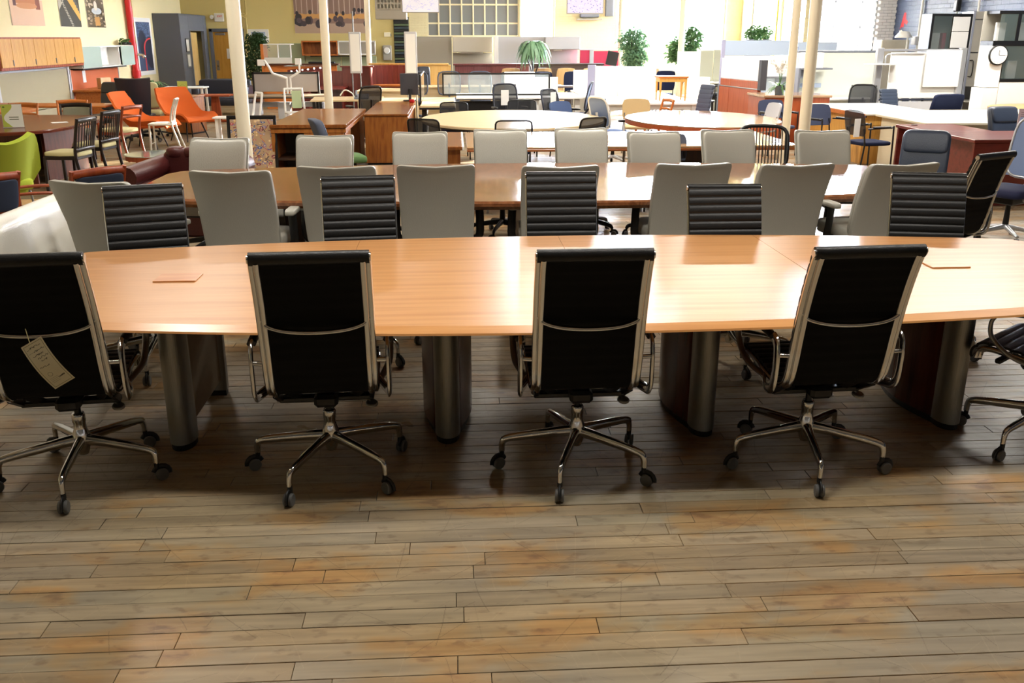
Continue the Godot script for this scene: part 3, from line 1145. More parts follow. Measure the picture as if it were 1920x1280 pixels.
func leather_chair() -> Node3D:
	var t := thing("conference_chair", "x", "conference chair", Vector3.ZERO)
	var lean := func(v: Vector3) -> Vector3:
		var u := clampf((v.y - 0.42) / 0.56, -0.1, 1.2)
		v.z += 0.13 * u * u + 0.05 * u + 0.55 * v.x * v.x * (-0.5) * (1.0 - 0.0)
		v.y -= 0.02 * (1.0 - pow(v.x / 0.27, 2)) * smoothstep(0.7, 1.0, u)
		v.x *= 0.95 + 0.05 * u
		return v
	var s := S()
	cushion(s, Vector3(0, 0.70, 0.245), Vector3(0.535, 0.575, 0.05), 0.12, lean, 40, 20)
	part(t, "back_shell", s, M.taupe)
	s = S()
	cushion(s, Vector3(0, 0.70, 0.205), Vector3(0.515, 0.555, 0.075), 0.22, lean, 40, 20)
	part(t, "back_cushion", s, M.taupe_front)
	s = S()
	var seam := []
	for k in 41:
		var a := TAU * k / 40
		var q := Vector3(signf(cos(a)) * pow(absf(cos(a)), 0.12) * 0.264, 0.70 + signf(sin(a)) * pow(absf(sin(a)), 0.12) * 0.284, 0.224)
		seam.append(lean.call(q))
	tube(s, seam, 0.004, 6, Vector2.ONE, Vector3.BACK, false)
	part(t, "piping", s, M.taupe_pipe)
	s = S()
	cushion(s, Vector3(0, 0.44, -0.04), Vector3(0.5, 0.11, 0.5), 0.3, null, 28, 12)
	part(t, "seat_cushion", s, M.taupe_front)
	s = S()
	bl(s, -0.2, 0.2, 0.36, 0.395, -0.2, 0.16, 0.012)
	bl(s, -0.06, 0.06, 0.3, 0.37, -0.12, 0.1, 0.01)
	part(t, "seat_pan", s, M.black_plastic)
	for e in [-1.0, 1.0]:
		s = S()
		cushion(s, Vector3(e * 0.3, 0.645, -0.02), Vector3(0.075, 0.04, 0.28), 0.4, func(v: Vector3) -> Vector3: return v - Vector3(0, 1.2 * maxf(0.0, absf(v.z + 0.02) - 0.07) * maxf(0.0, absf(v.z + 0.02) - 0.07), 0), 20, 10)
		part(t, "arm_pad", s, M.taupe)
		s = S()
		tube(s, path([Vector3(e * 0.3, 0.63, 0.03), Vector3(e * 0.305, 0.52, 0.03), Vector3(e * 0.29, 0.4, 0.01), Vector3(e * 0.15, 0.375, 0.0)], 4), 0.02, 8, Vector2(1.5, 0.6), Vector3.BACK)
		part(t, "arm_post", s, M.black_plastic)
	s = S()
	tube(s, [Vector3(0, 0.12, 0), Vector3(0, 0.31, 0)], [0.03, 0.024], 12)
	part(t, "column", s, M.black_plastic)
	star_base(t, 0.3, 0.31, 0.14, M.black_plastic, 0.022)
	return t

func second_chairs() -> void:
	var proto := leather_chair()
	var g1 := "taupe leather chairs on the near side of the walnut table"
	var g2 := "taupe leather chairs on the far side of the walnut table"
	var spots := [
		[-2.12, -6.15, -14.0, 0.035, "taupe leather chair at the near left corner, beside the white sofa", g1],
		[-1.45, -6.58, -3.0, 0.035, "taupe leather chair, second from the left on the near side", g1],
		[-0.79, -6.76, -2.0, 0.035, "taupe leather chair on the near side, close beside its left neighbour", g1],
		[-0.13, -6.74, 0.0, 0.04, "taupe leather chair with the widest back, left of the middle black chair", g1],
		[0.71, -6.70, 1.0, 0.035, "taupe leather chair half hidden behind the middle black chair", g1],
		[1.62, -6.72, 3.0, 0.04, "taupe leather chair on the near side, left of the lowest black chair", g1],
		[2.32, -6.68, 5.0, 0.035, "taupe leather chair on the near side behind the lowest black chair", g1],
		[3.04, -6.66, 9.0, 0.035, "taupe leather chair at the right end of the near side", g1],
		[-2.14, -8.24, 176.0, 0.0, "taupe leather chair facing us in front of the left cream column", g2],
		[-1.21, -8.42, 178.0, 0.0, "taupe leather chair facing us in front of the executive desk", g2],
		[-0.33, -8.68, 180.0, 0.0, "taupe leather chair facing us in front of the walnut cabinet", g2],
		[0.45, -8.88, 180.0, 0.0, "taupe leather chair facing us, left of the middle of the far side", g2],
		[1.26, -8.96, 180.0, 0.0, "tallest-looking taupe leather chair facing us at the middle of the far side", g2],
		[1.96, -8.78, 181.0, -0.02, "taupe leather chair facing us, just right of the middle of the far side", g2],
		[2.68, -8.72, 181.0, 0.0, "taupe leather chair facing us, left of the slat-backed black chair", g2],
		[3.55, -8.6, 176.0, 0.0, "taupe leather chair facing us at the right end of the far side", g2],
	]
	for i in spots.size():
		var p: Array = spots[i]
		var c := proto
		if i == 0:
			c.set_meta("label", p[4])
			c.set_meta("group", p[5])
		else:
			c = copy(proto, p[4], Vector3.ZERO, 0.0, p[5])
		c.position = Vector3(p[0], 0, p[1])
		c.rotation_degrees.y = p[2]
		# seat height is adjustable: everything above the column moves
		for q in c.get_children():
			if not String(q.name).begins_with("leg") and not String(q.name).begins_with("caster") and not String(q.name).begins_with("column"):
				q.position.y = p[3]

# ---------------------------------------------------------------- builders for the showroom behind

func V(x: float, y: float, z: float) -> Vector3:
	return Vector3(x, y, z)

# one box as one part
func pb(t: Node, called: String, m: Material, x0: float, x1: float, y0: float, y1: float, z0: float, z1: float, b := 0.004) -> MeshInstance3D:
	var s := S()
	bl(s, x0, x1, y0, y1, z0, z1, b)
	return part(t, called, s, m)

func pt(t: Node, called: String, m: Material, pts: Array, r, n := 8, sec := Vector2.ONE, ref := Vector3.UP) -> MeshInstance3D:
	var s := S()
	tube(s, pts, r, n, sec, ref)
	return part(t, called, s, m)

func pc(t: Node, called: String, m: Material, c: Vector3, z: Vector3, e := 0.35, bend = null) -> MeshInstance3D:
	var s := S()
	cushion(s, c, z, e, bend)
	return part(t, called, s, m)

func ellipse(cx: float, cz: float, a: float, b: float, n := 40, k := 1.0) -> PackedVector2Array:
	var p := PackedVector2Array()
	for i in n:
		var t := TAU * i / n
		p.append(Vector2(cx + a * signf(cos(t)) * pow(absf(cos(t)), k), cz + b * signf(sin(t)) * pow(absf(sin(t)), k)))
	return p

# wooden chair facing -z; style: slats, pad, rail
func wood_chair(label: String, at: Vector3, turn: float, frame: Material, seat: Material, style := "slats", h := 0.88, arms := false, group := "", pad: Material = null, seat_h := 0.46) -> Node3D:
	var t := thing("wooden_chair", label, "chair", at, turn, group)
	var w := 0.225
	for e in [-1.0, 1.0]:
		var s := S()
		bar(s, V(e * (w - 0.01), 0, -0.22), V(e * (w - 0.02), seat_h + (0.2 if arms else -0.03), -0.21), 0.035, 0.035, 0.004)
		part(t, "leg", s, frame)
		s = S()
		tube(s, path([V(e * (w - 0.025), 0, 0.27), V(e * (w - 0.02), seat_h * 0.6, 0.215), V(e * (w - 0.012), seat_h + 0.05, 0.2), V(e * w, h, 0.285)], 4), 0.019, 6, Vector2(0.9, 1.1))
		part(t, "leg", s, frame)
		if arms:
			pt(t, "arm", frame, path([V(e * w, seat_h + 0.21, -0.23), V(e * (w + 0.01), seat_h + 0.215, 0.0), V(e * w, seat_h + 0.2, 0.22)], 4), 0.02, 6, Vector2(1.3, 0.7))
	pb(t, "seat_frame", frame, -w + 0.01, w - 0.01, seat_h - 0.06, seat_h - 0.01, -0.22, 0.2, 0.006)
	pc(t, "seat", seat, V(0, seat_h + 0.005, -0.01), V(w * 2 - 0.02, 0.07, 0.46), 0.35)
	var back := func(y: float) -> float: return 0.2 + 0.085 * clampf((y - seat_h) / (h - seat_h), 0, 1)
	var rail := func(y: float, r: float, sec: Vector2) -> void:
		pt(t, "back_rail", frame, path([V(-w, y, back.call(y)), V(0, y + 0.012, back.call(y) + 0.035), V(w, y, back.call(y))], 5), r, 6, sec)
	rail.call(h - 0.03, 0.035, Vector2(0.45, 1.0))
	if style == "slats":
		rail.call(seat_h + 0.06, 0.03, Vector2(0.5, 1.0))
		for k in 8:
			var x := lerpf(-w + 0.045, w - 0.045, k / 7.0)
			var d := 0.032 * (1.0 - pow(x / w, 2))
			pt(t, "slat", frame, [V(x, seat_h + 0.06, back.call(seat_h + 0.06) + d), V(x, h - 0.04, back.call(h - 0.04) + d)], 0.011, 6, Vector2(1.2, 0.6))
	elif style == "pad":
		rail.call(seat_h + 0.1, 0.025, Vector2(0.5, 1.0))
		pc(t, "back_pad", pad, V(0, (h + seat_h) / 2 + 0.03, 0.25), V(w * 2 - 0.05, h - seat_h - 0.16, 0.05), 0.25, func(v: Vector3) -> Vector3: return v + V(0, 0, 0.035 * (1.0 - pow(v.x / 0.225, 2)) + 0.09 * ((v.y - seat_h) / (h - seat_h) - 0.5)))
	else:
		rail.call(h - 0.17, 0.02, Vector2(0.45, 1.0))
	return t

# swivel office chair facing -z; style: mesh, pad, rolls, slats
func swivel_chair(label: String, at: Vector3, turn: float, h: float, back: Material, seat: Material, frame: Material, style := "pad", arms := true, w := 0.46, group := "", seat_h := 0.46) -> Node3D:
	var t := thing("swivel_chair", label, "office chair", at, turn, group)
	var low := seat_h + 0.1
	var lean := func(v: Vector3) -> Vector3:
		var u := (v.y - low) / (h - low)
		return v + V(0, 0, 0.06 * u + 0.05 * u * u - 0.35 * v.x * v.x)
	var s := S()
	var outline := []
	for k in 25:
		var a := TAU * k / 24
		outline.append(lean.call(V(signf(cos(a)) * pow(absf(cos(a)), 0.45) * w / 2, (h + low) / 2 + signf(sin(a)) * pow(absf(sin(a)), 0.45) * (h - low) / 2, 0.25)))
	if style == "mesh":
		sheet(s, func(u: float, v: float) -> Vector3: return lean.call(V(lerpf(w * 0.48, -w * 0.48, v), lerpf(low + 0.01, h - 0.01, u), 0.25)), 8, 6, 0.006)
		part(t, "mesh_back", s, back)
		pt(t, "back_frame", frame, outline, 0.016, 6, Vector2.ONE, Vector3.BACK)
		pt(t, "spine", frame, [V(0, seat_h - 0.05, 0.16), V(0, low + 0.02, 0.3), V(0, (low + h) / 2, 0.33)], 0.02, 6)
	elif style == "slats":
		pt(t, "back_frame", frame, outline, 0.02, 6, Vector2.ONE, Vector3.BACK)
		for k in 15:
			var x := lerpf(-w * 0.45, w * 0.45, k / 14.0)
			pt(t, "slat", back, [lean.call(V(x, low + 0.02, 0.25)), lean.call(V(x, (low + h) / 2, 0.25)), lean.call(V(x, h - 0.02, 0.25))], 0.006, 5)
		pt(t, "spine", frame, [V(0, seat_h - 0.05, 0.16), V(0, low + 0.02, 0.28)], 0.025, 6)
	elif style == "rolls":
		for k in 7:
			var y := lerpf(low + 0.03, h - 0.04, k / 6.0)
			pc(t, "back_roll", back, V(0, y, 0.25), V(w, (h - low) / 7.0 + 0.01, 0.06), 0.3, lean)
		pt(t, "spine", frame, [V(0, seat_h - 0.05, 0.16), V(0, low + 0.02, 0.3), V(0, (low + h) / 2, 0.34)], 0.02, 6)
	else:
		pc(t, "back_cushion", back, V(0, (h + low) / 2, 0.25), V(w, h - low, 0.1), 0.3, lean)
		pc(t, "headrest", back, V(0, h - 0.1, 0.225), V(w * 0.94, 0.2, 0.09), 0.35, lean)
		pt(t, "spine", frame, [V(0, seat_h - 0.05, 0.16), V(0, low + 0.02, 0.32), V(0, low + 0.15, 0.34)], 0.025, 6)
	pc(t, "seat", seat, V(0, seat_h, 0.0), V(0.48, 0.09, 0.48), 0.35, func(v: Vector3) -> Vector3: return v - V(0, 0.9 * maxf(0.0, -0.14 - v.z) * maxf(0.0, -0.14 - v.z), 0))
	pb(t, "seat_mechanism", M.black_plastic, -0.1, 0.1, seat_h - 0.12, seat_h - 0.05, -0.12, 0.16, 0.01)
	if arms:
		for e in [-1.0, 1.0]:
			pt(t, "arm_post", frame, path([V(e * 0.12, seat_h - 0.07, 0.02), V(e * 0.27, seat_h - 0.04, 0.03), V(e * 0.28, seat_h + 0.1, 0.03), V(e * 0.275, seat_h + 0.19, 0.03)], 3), 0.016, 6, Vector2(1.4, 0.8), Vector3.BACK)
			pc(t, "arm_pad", M.black_plastic, V(e * 0.275, seat_h + 0.205, -0.01), V(0.075, 0.035, 0.27), 0.45)
	pt(t, "column", M.black_plastic, [V(0, 0.1, 0), V(0, seat_h - 0.1, 0)], [0.03, 0.022], 10)
	for k in 5:
		var a := TAU * k / 5 + 0.3
		var d := V(sin(a), 0, cos(a))
		pt(t, "leg", frame, [d * 0.02 + V(0, 0.12, 0), d * 0.3 + V(0, 0.075, 0)], [0.026, 0.015], 6)
		s = S()
		disc(s, d * 0.29 + V(0, 0.028, 0), V(cos(a), 0, -sin(a)), 0.028, 0.018, 10)
		part(t, "caster", s, M.black_plastic)
	return t

# tubular side chair facing -z with a thin curved back
func side_chair(label: String, at: Vector3, turn: float, h: float, back: Material, seat: Material, frame: Material, w := 0.46, arms := false, group := "", frame_only := false) -> Node3D:
	var t := thing("side_chair", label, "chair", at, turn, group)
	var low := 0.56
	var lean := func(v: Vector3) -> Vector3:
		var u := (v.y - low) / (h - low)
		return v + V(0, 0, 0.07 * u - 0.5 * v.x * v.x)
	var s := S()
	sheet(s, func(u: float, v: float) -> Vector3:
		var k := 1.0 - 0.12 * pow(absf(u * 2.0 - 1.0), 4.0)
		return lean.call(V(lerpf(w / 2, -w / 2, v) * k, lerpf(low, h, u) - 0.02 * pow(absf(v * 2 - 1), 3.0) * u, 0.24)), 8, 8, 0.01 if frame_only else 0.022)
	part(t, "backrest", s, back)
	if frame_only:
		var outline := []
		for k in 21:
			var a := TAU * k / 20
			outline.append(lean.call(V(signf(cos(a)) * pow(absf(cos(a)), 0.3) * w / 2, (h + low) / 2 + signf(sin(a)) * pow(absf(sin(a)), 0.3) * (h - low) / 2, 0.24)))
		pt(t, "back_frame", frame, outline, 0.012, 6, Vector2.ONE, Vector3.BACK)
	pc(t, "seat", seat, V(0, 0.455, -0.01), V(0.46, 0.06, 0.46), 0.35)
	for e in [-1.0, 1.0]:
		pt(t, "leg", frame, [V(e * 0.21, 0, -0.22), V(e * 0.21, 0.43, -0.19)] if not arms else path([V(e * 0.25, 0, -0.22), V(e * 0.25, 0.64, -0.2), V(e * 0.25, 0.67, -0.16), V(e * 0.25, 0.66, 0.2)], 4), 0.012, 6)
		pt(t, "leg", frame, [V(e * 0.21, 0, 0.25), V(e * 0.21, 0.44, 0.2), V(e * w * 0.42, low + 0.1, 0.22)], 0.012, 6)
		if arms:
			pb(t, "arm_pad", M.black_plastic, e * 0.25 - 0.022, e * 0.25 + 0.022, 0.672, 0.692, -0.15, 0.12, 0.006)
	return t

# desk: a top on end panels with a modesty panel on the far or near side
func desk(called: String, label: String, at: Vector3, turn: float, w: float, d: float, h: float, top: Material, body: Material, edge := 0.03, modesty := 1, legs := "panel") -> Node3D:
	var t := thing(called, label, "desk" if called == "desk" else "table", at, turn)
	pb(t, "desktop", top, -w / 2, w / 2, h - edge, h, -d / 2, d / 2, 0.006)
	if legs == "panel":
		for e in [-1.0, 1.0]:
			pb(t, "end_panel", body, e * (w / 2 - 0.03) - 0.018, e * (w / 2 - 0.03) + 0.018, 0.0, h - edge, -d / 2 + 0.03, d / 2 - 0.03)
		if modesty:
			pb(t, "modesty_panel", body, -w / 2 + 0.05, w / 2 - 0.05, 0.12, h - edge, modesty * (d / 2 - 0.08) - 0.01, modesty * (d / 2 - 0.08) + 0.01)
	else:
		for e in [-1.0, 1.0]:
			for f in [-1.0, 1.0]:
				pb(t, "leg", body, e * (w / 2 - 0.06) - 0.025, e * (w / 2 - 0.06) + 0.025, 0.0, h - edge, f * (d / 2 - 0.06) - 0.025, f * (d / 2 - 0.06) + 0.025)
		if modesty:
			pb(t, "apron", body, -w / 2 + 0.08, w / 2 - 0.08, h - edge - 0.07, h - edge, -0.02, 0.02)
	return t

# foliage: many small folded leaves filling an egg-shaped crown
func leaves(s: SurfaceTool, c: Vector3, size: Vector3, count: int, leaf: float, r: RandomNumberGenerator) -> void:
	flat(s)
	for i in count:
		var d := V(r.randfn(), r.randfn(), r.randfn()).normalized()
		var p := c + d * size / 2 * pow(r.randf(), 0.4)
		var u := V(r.randf_range(-1, 1), r.randf_range(-0.9, 0.3), r.randf_range(-1, 1)).normalized()
		var w := u.cross(V(r.randfn(), 1.0, r.randfn())).normalized()
		var l := leaf * r.randf_range(0.7, 1.3)
		var k := u.cross(w) * l * 0.14
		var a := p
		var b := p + u * l * 0.45 + w * l * 0.24 - k
		var e := p + u * l * 0.45 - w * l * 0.24 - k
		var m := p + u * l
		tri(s, a, b, m)
		tri(s, a, m, e)

func tree(called: String, label: String, at: Vector3, crown: Array, leaf: float, count: int, m: Material, trunk_h: float, seed_: int, pot: Material = null) -> Node3D:
	var t := thing(called, label, "plant", at)
	var r := RandomNumberGenerator.new()
	r.seed = seed_
	var s := S()
	for c in crown:
		leaves(s, c[0], c[1], int(count / float(crown.size())), leaf, r)
	part(t, "foliage", s, m)
	s = S()
	for k in 3:
		var c: Array = crown[k % crown.size()]
		tube(s, path([V(0.02 * k - 0.02, 0.2, 0.015 * k), V(r.randf_range(-0.04, 0.04), trunk_h * 0.6, 0), V(c[0].x * 0.7, trunk_h, c[0].z * 0.7), c[0] + V(r.randf_range(-0.1, 0.1), 0.1, 0)], 4), 0.014, 6)
	part(t, "stem", s, M.bark)
	s = S()
	lathe(s, [Vector2(0, 0), Vector2(0.13, 0), Vector2(0.18, 0.28), Vector2(0.19, 0.3), Vector2(0.165, 0.3), Vector2(0.16, 0.24), Vector2(0, 0.24)], 16, Transform3D(), true)
	part(t, "pot", s, pot if pot else M.terracotta)
	return t

# plants with arching fronds
func frond_plant(s: SurfaceTool, c: Vector3, count: int, long: float, droop: float, r: RandomNumberGenerator, wide := 0.03) -> void:
	for i in count:
		var a := TAU * i / count + r.randf_range(-0.2, 0.2)
		var l := long * r.randf_range(0.7, 1.15)
		var rise := r.randf_range(0.25, 0.9)
		var d := V(cos(a), 0, sin(a))
		var pts := []
		for k in 6:
			var u := k / 5.0
			pts.append(c + d * l * u * (0.9 - 0.2 * u) + V(0, l * (rise * u - droop * u * u), 0))
		flat(s)
		var side := V(-sin(a), 0, cos(a))
		for k in 5:
			var w0 := wide * sin(PI * (k * 0.19 + 0.05))
			var w1 := wide * sin(PI * ((k + 1) * 0.19 + 0.03))
			quad(s, pts[k] - side * w0, pts[k] + side * w0, pts[k + 1] + side * w1, pts[k + 1] - side * w1)

# the colours of the things in the showroom
func more_materials() -> void:
	M.mahogany_panel = wood(["4f1e14", "602818", "6c301e", "56231a"], "y", 0.3, 4.0, 0.4, 30)
	M.mahogany_top = wood(["4f1e14", "602818", "6c301e", "56231a"], "x", 0.2, 4.0, 0.4, 30)
	M.brushed = mat("d4d2c8", 0.35, 0.4)
	M.green_glass = glass("b9d6c8", 0.25)
	M.door_glass = mat("a9bdb4", 0.3)
	M.door_pale = wood(["c9a25a", "d2ad68", "d8b776"], "y", 0.5, 4.0, 0.4, 36)
	M.exit_red = mat("d8281e", 0.5)
	M.louvre_green = mat("4c5c40", 0.5)
	M.louvre_blue = mat("33424a", 0.5)
	M.amber = mat("b06a1e", 0.3)
	M.panel_bin = mat("bdb7a8", 0.7)
	M.walnut_top = wood(["6b3d1e", "80491f", "925a28", "784420"], "z", 0.2, 4.0, 0.4, 37)
	M.green_cloth = soft("5c7a4c", 0.85, 24.0, 0.3, 0.3)
	M.desk_tan = mat("a08c74", 0.5)
	M.dark_trim = mat("4a2818", 0.4)
	M.pale_green_tag = mat("b9cba0", 0.7)
	M.mahogany_red = wood(["5a1710", "6e2016", "7a281c", "641b12"], "y", 0.3, 4.0, 0.4, 39)
	M.slate_dark = mat("3a3c44", 0.5)
	M.blonde = wood(["d0a356", "dab068", "e0ba78"], "y", 0.45, 4.0, 0.4, 40)
	M.plum = wood(["54262a", "643034", "6e383c"], "y", 0.4, 4.0, 0.4, 41)
	M.espresso = mat("35292c", 0.45)
	M.dark_frame = mat("23283a", 0.5)
	M.gloss_maple = wood(["a88058", "b88e64", "c09a70"], "x", 0.14, 4.0, 0.3, 42)
	M.round_top = wood(["8a6a50", "9c7c60", "a8886c"], "x", 0.1, 3.0, 0.4, 43)
	M.knit_blue = mat("7f92b8", 0.7)
	M.lilac = mat("9c9cb8", 0.7)
	M.petal = mat("fbfaf6", 0.5)
	M.panel_green = mat("b4b6a4", 0.75)
	M.off_white_cloth = mat("dfe2d6", 0.85)
	M.silver = mat("c9ccd2", 0.3, 0.7)
	M.white_top = mat("e9e4d6", 0.3)
	M.cream_top = mat("e6dcc0", 0.4)
	M.oak_top = wood(["c08a48", "cc9a58", "d4a666"], "x", 0.3, 4.0, 0.4, 46)
	M.blue_leather = soft("3c4658", 0.35, 8.0, 0.3)
	M.navy_blue = soft("20264a", 0.8, 24.0, 0.3)
	M.blue_cloth = soft("323c5a", 0.7, 24.0, 0.3)
	M.bark = mat("5a4630", 0.8)
	M.terracotta = mat("7a4a30", 0.7)
	M.leaf_dark = mat("2f4a22", 0.55)
	M.leaf_mid = mat("44683a", 0.5)
	M.leaf_pale = mat("5d8060", 0.5)
	for k in ["leaf_dark", "leaf_mid", "leaf_pale"]:
		M[k].backlight_enabled = true
		M[k].backlight = M[k].albedo_color * 0.6
	M.orange_cloth = soft("d0642a", 0.8, 20.0, 0.3, 0.3)
	M.lime_cloth = soft("a3b03c", 0.85, 24.0, 0.3, 0.3)
	M.burgundy = soft("4a1b1a", 0.35, 8.0, 0.5)
	M.white_leather = soft("e9e7dc", 0.4, 8.0, 0.3)
	M.red_wood = wood(["7a2f14", "96421c", "a85226"], "y", 0.4, 5.0, 0.5, 31)
	M.dark_wood = wood(["140c0a", "1c1210", "261a16"], "y", 0.35, 5.0, 0.5, 32)
	M.cream_seat = soft("d8cf9c", 0.8, 24.0, 0.3, 0.3)
	M.blue_pad = soft("2b3242", 0.8, 24.0, 0.3, 0.3)
	M.grey_pad = soft("8c8c78", 0.8, 24.0, 0.3, 0.3)
	M.coral = mat("c4683f", 0.8)
	M.tack = mat("a79d80", 0.85)
	M.slate = mat("656a73", 0.6)
	M.slate_light = mat("767b86", 0.6)
	M.red_pipe = mat("c81f24", 0.35)
	M.door_oak = wood(["b5842c", "c4923a", "cc9d48"], "y", 0.45, 4.0, 0.4, 33)
	M.paper = mat("f2f2ee", 0.7)
	M.paper_green = mat("c6cf6d", 0.7)
	M.pale_green_glass = mat("a9b796", 0.45)
	M.grey_screen = mat("a39c98", 0.85)
	M.navy_cloth = soft("1f2640", 0.85, 24.0, 0.3, 0.25)
	M.navy_light = soft("51648c", 0.8, 24.0, 0.3, 0.3)
	M.tan_seat = soft("cbb184", 0.8, 24.0, 0.3, 0.3)
	M.tan_ply = wood(["c9a06a", "d4ae78", "dcb986"], "y", 0.45, 4.0, 0.4, 34)
	M.blue_grey = soft("4a5264", 0.7, 24.0, 0.3)
	M.dark_blue_leather = soft("1c2230", 0.38, 8.0, 0.3)
	M.mesh_dark = mat("1c1f26", 0.7)
	M.mesh_dark.albedo_color.a = 0.72
	M.mesh_dark.transparency = BaseMaterial3D.TRANSPARENCY_ALPHA
	M.mesh_thin = mat("4a4d52", 0.7)
	M.mesh_thin.albedo_color.a = 0.35
	M.mesh_thin.transparency = BaseMaterial3D.TRANSPARENCY_ALPHA
	M.panel_grey = mat("a39f94", 0.8)
	M.panel_pale = mat("c3c4c8", 0.75)
	M.panel_blue = mat("a9b8d0", 0.75)
	M.pink = mat("c23454", 0.8)
	M.screen_glass = glass("c9d6dc", 0.18)
	M.tinted_glass = glass("5c6a66", 0.35)
	M.white_plastic = mat("f1f1ee", 0.35)
	M.maroon_cloth = mat("4a2434", 0.8)

# a flat print: an image on the front of a thin board
func print_board(t: Node, called: String, w: float, h: float, im: Image, at: Vector3, turn := Vector3.ZERO, rough := 0.5) -> MeshInstance3D:
	var s := S()
	flat(s)
	s.set_normal(Vector3.BACK)
	var c := [[-1, -1, 0, 1], [1, -1, 1, 1], [1, 1, 1, 0], [-1, 1, 0, 0]]
	for k in [0, 2, 1, 0, 3, 2]:
		s.set_uv(Vector2(c[k][2], c[k][3]))
		s.add_vertex(V(c[k][0] * w / 2, c[k][1] * h / 2, 0.0))
	var m := mat("ffffff", rough)
	m.albedo_texture = ImageTexture.create_from_image(im)
	var o := part(t, called, s, m)
	o.position = at
	o.rotation_degrees = turn
	return o

func blank(w: int, h: int, hex: String) -> Image:
	var im := Image.create(w, h, false, Image.FORMAT_RGB8)
	im.fill(Color(hex))
	return im

func dot(im: Image, x: float, y: float, rx: float, ry: float, hex: String) -> void:
	for j in range(maxi(0, int(y - ry)), mini(im.get_height(), int(y + ry) + 1)):
		var k := 1.0 - pow((j - y) / maxf(ry, 0.5), 2)
		if k > 0:
			var half := rx * sqrt(k)
			var a := clampi(int(x - half), 0, im.get_width())
			var b := clampi(int(x + half) + 1, 0, im.get_width())
			if b > a:
				im.fill_rect(Rect2i(a, j, b - a, 1), Color(hex))

func stroke(im: Image, x0: float, y0: float, x1: float, y1: float, w: float, hex: String) -> void:
	var n := int(maxf(absf(x1 - x0), absf(y1 - y0))) + 1
	for i in n + 1:
		var u := float(i) / n
		im.fill_rect(Rect2i(int(lerpf(x0, x1, u) - w / 2), int(lerpf(y0, y1, u) - w / 2), maxi(1, int(w)), maxi(1, int(w))), Color(hex))

# ---------------------------------------------------------------- left side of the showroom

func bucket_shell(s: SurfaceTool, w: float, h: float, wing: float, depth: float, seat_y: float, peak: float) -> void:
	# a back that wraps round the sides; u runs round, v runs up
	sheet(s, func(u: float, v: float) -> Vector3:
		var a := lerpf(-1.0, 1.0, u)
		var top := h + peak * pow(absf(a), 1.5) - wing * pow(maxf(0.0, absf(a) - 0.55) * 2.2, 2.0)
		var y := lerpf(seat_y, top, v)
		var flare := 0.72 + 0.4 * v
		return V(sin(a * 1.45) * w / 2 * flare, y, cos(a * 1.45) * depth * flare - depth * 0.3 + 0.1 * v), 24, 8, 0.05)

func lounge_chair(label: String, at: Vector3, turn: float, m: Material, leg: Material) -> Node3D:
	# low armchair facing -z: one bent shell, back flowing into a long seat with upturned sides
	var t := thing("lounge_chair", label, "armchair", at, turn, "orange lounge chairs")
	var prof := path([V(0, 0.36, -0.47), V(0, 0.40, -0.3), V(0, 0.34, -0.02), V(0, 0.36, 0.2), V(0, 0.6, 0.4), V(0, 0.8, 0.45), V(0, 0.94, 0.52)], 5)
	var s := S()
	sheet(s, func(u: float, v: float) -> Vector3:
		var f := u * (prof.size() - 1)
		var i := mini(int(f), prof.size() - 2)
		var p: Vector3 = prof[i].lerp(prof[i + 1], f - i)
		var a := v * 2.0 - 1.0
		var wide := 0.36 - 0.05 * absf(u - 0.45) + 0.05 * sin(u * PI)
		var curl := 0.16 * pow(absf(a), 3.0) * sin(clampf(u * 1.15, 0, 1) * PI)
		return p + V(-a * wide, curl, -curl * 0.3 - 0.05 * a * a * u), 30, 12, 0.035)
	part(t, "shell", s, m)
	pc(t, "seat_cushion", m, V(0, 0.39, -0.06), V(0.58, 0.07, 0.56), 0.4)
	for e in [-1.0, 1.0]:
		for f in [-1.0, 1.0]:
			pt(t, "leg", leg, [V(e * 0.16, 0.34, f * 0.16), V(e * 0.24, 0.0, f * 0.26)], [0.016, 0.01], 8)
	return t

func sign_card(label: String, at: Vector3, turn: float, w: float, h: float, im: Image) -> Node3D:
	var t := thing("sign_holder", label, "sign", at, turn, "counter signs")
	pb(t, "acrylic_back", M.screen_glass, -w / 2 - 0.005, w / 2 + 0.005, 0.0, h, -0.006, -0.002, 0.001)
	print_board(t, "printed_card", w, h - 0.02, im, V(0, h / 2, 0.0))
	pb(t, "acrylic_foot", M.screen_glass, -w / 2, w / 2, 0.0, 0.004, -0.05, 0.05, 0.001)
	return t

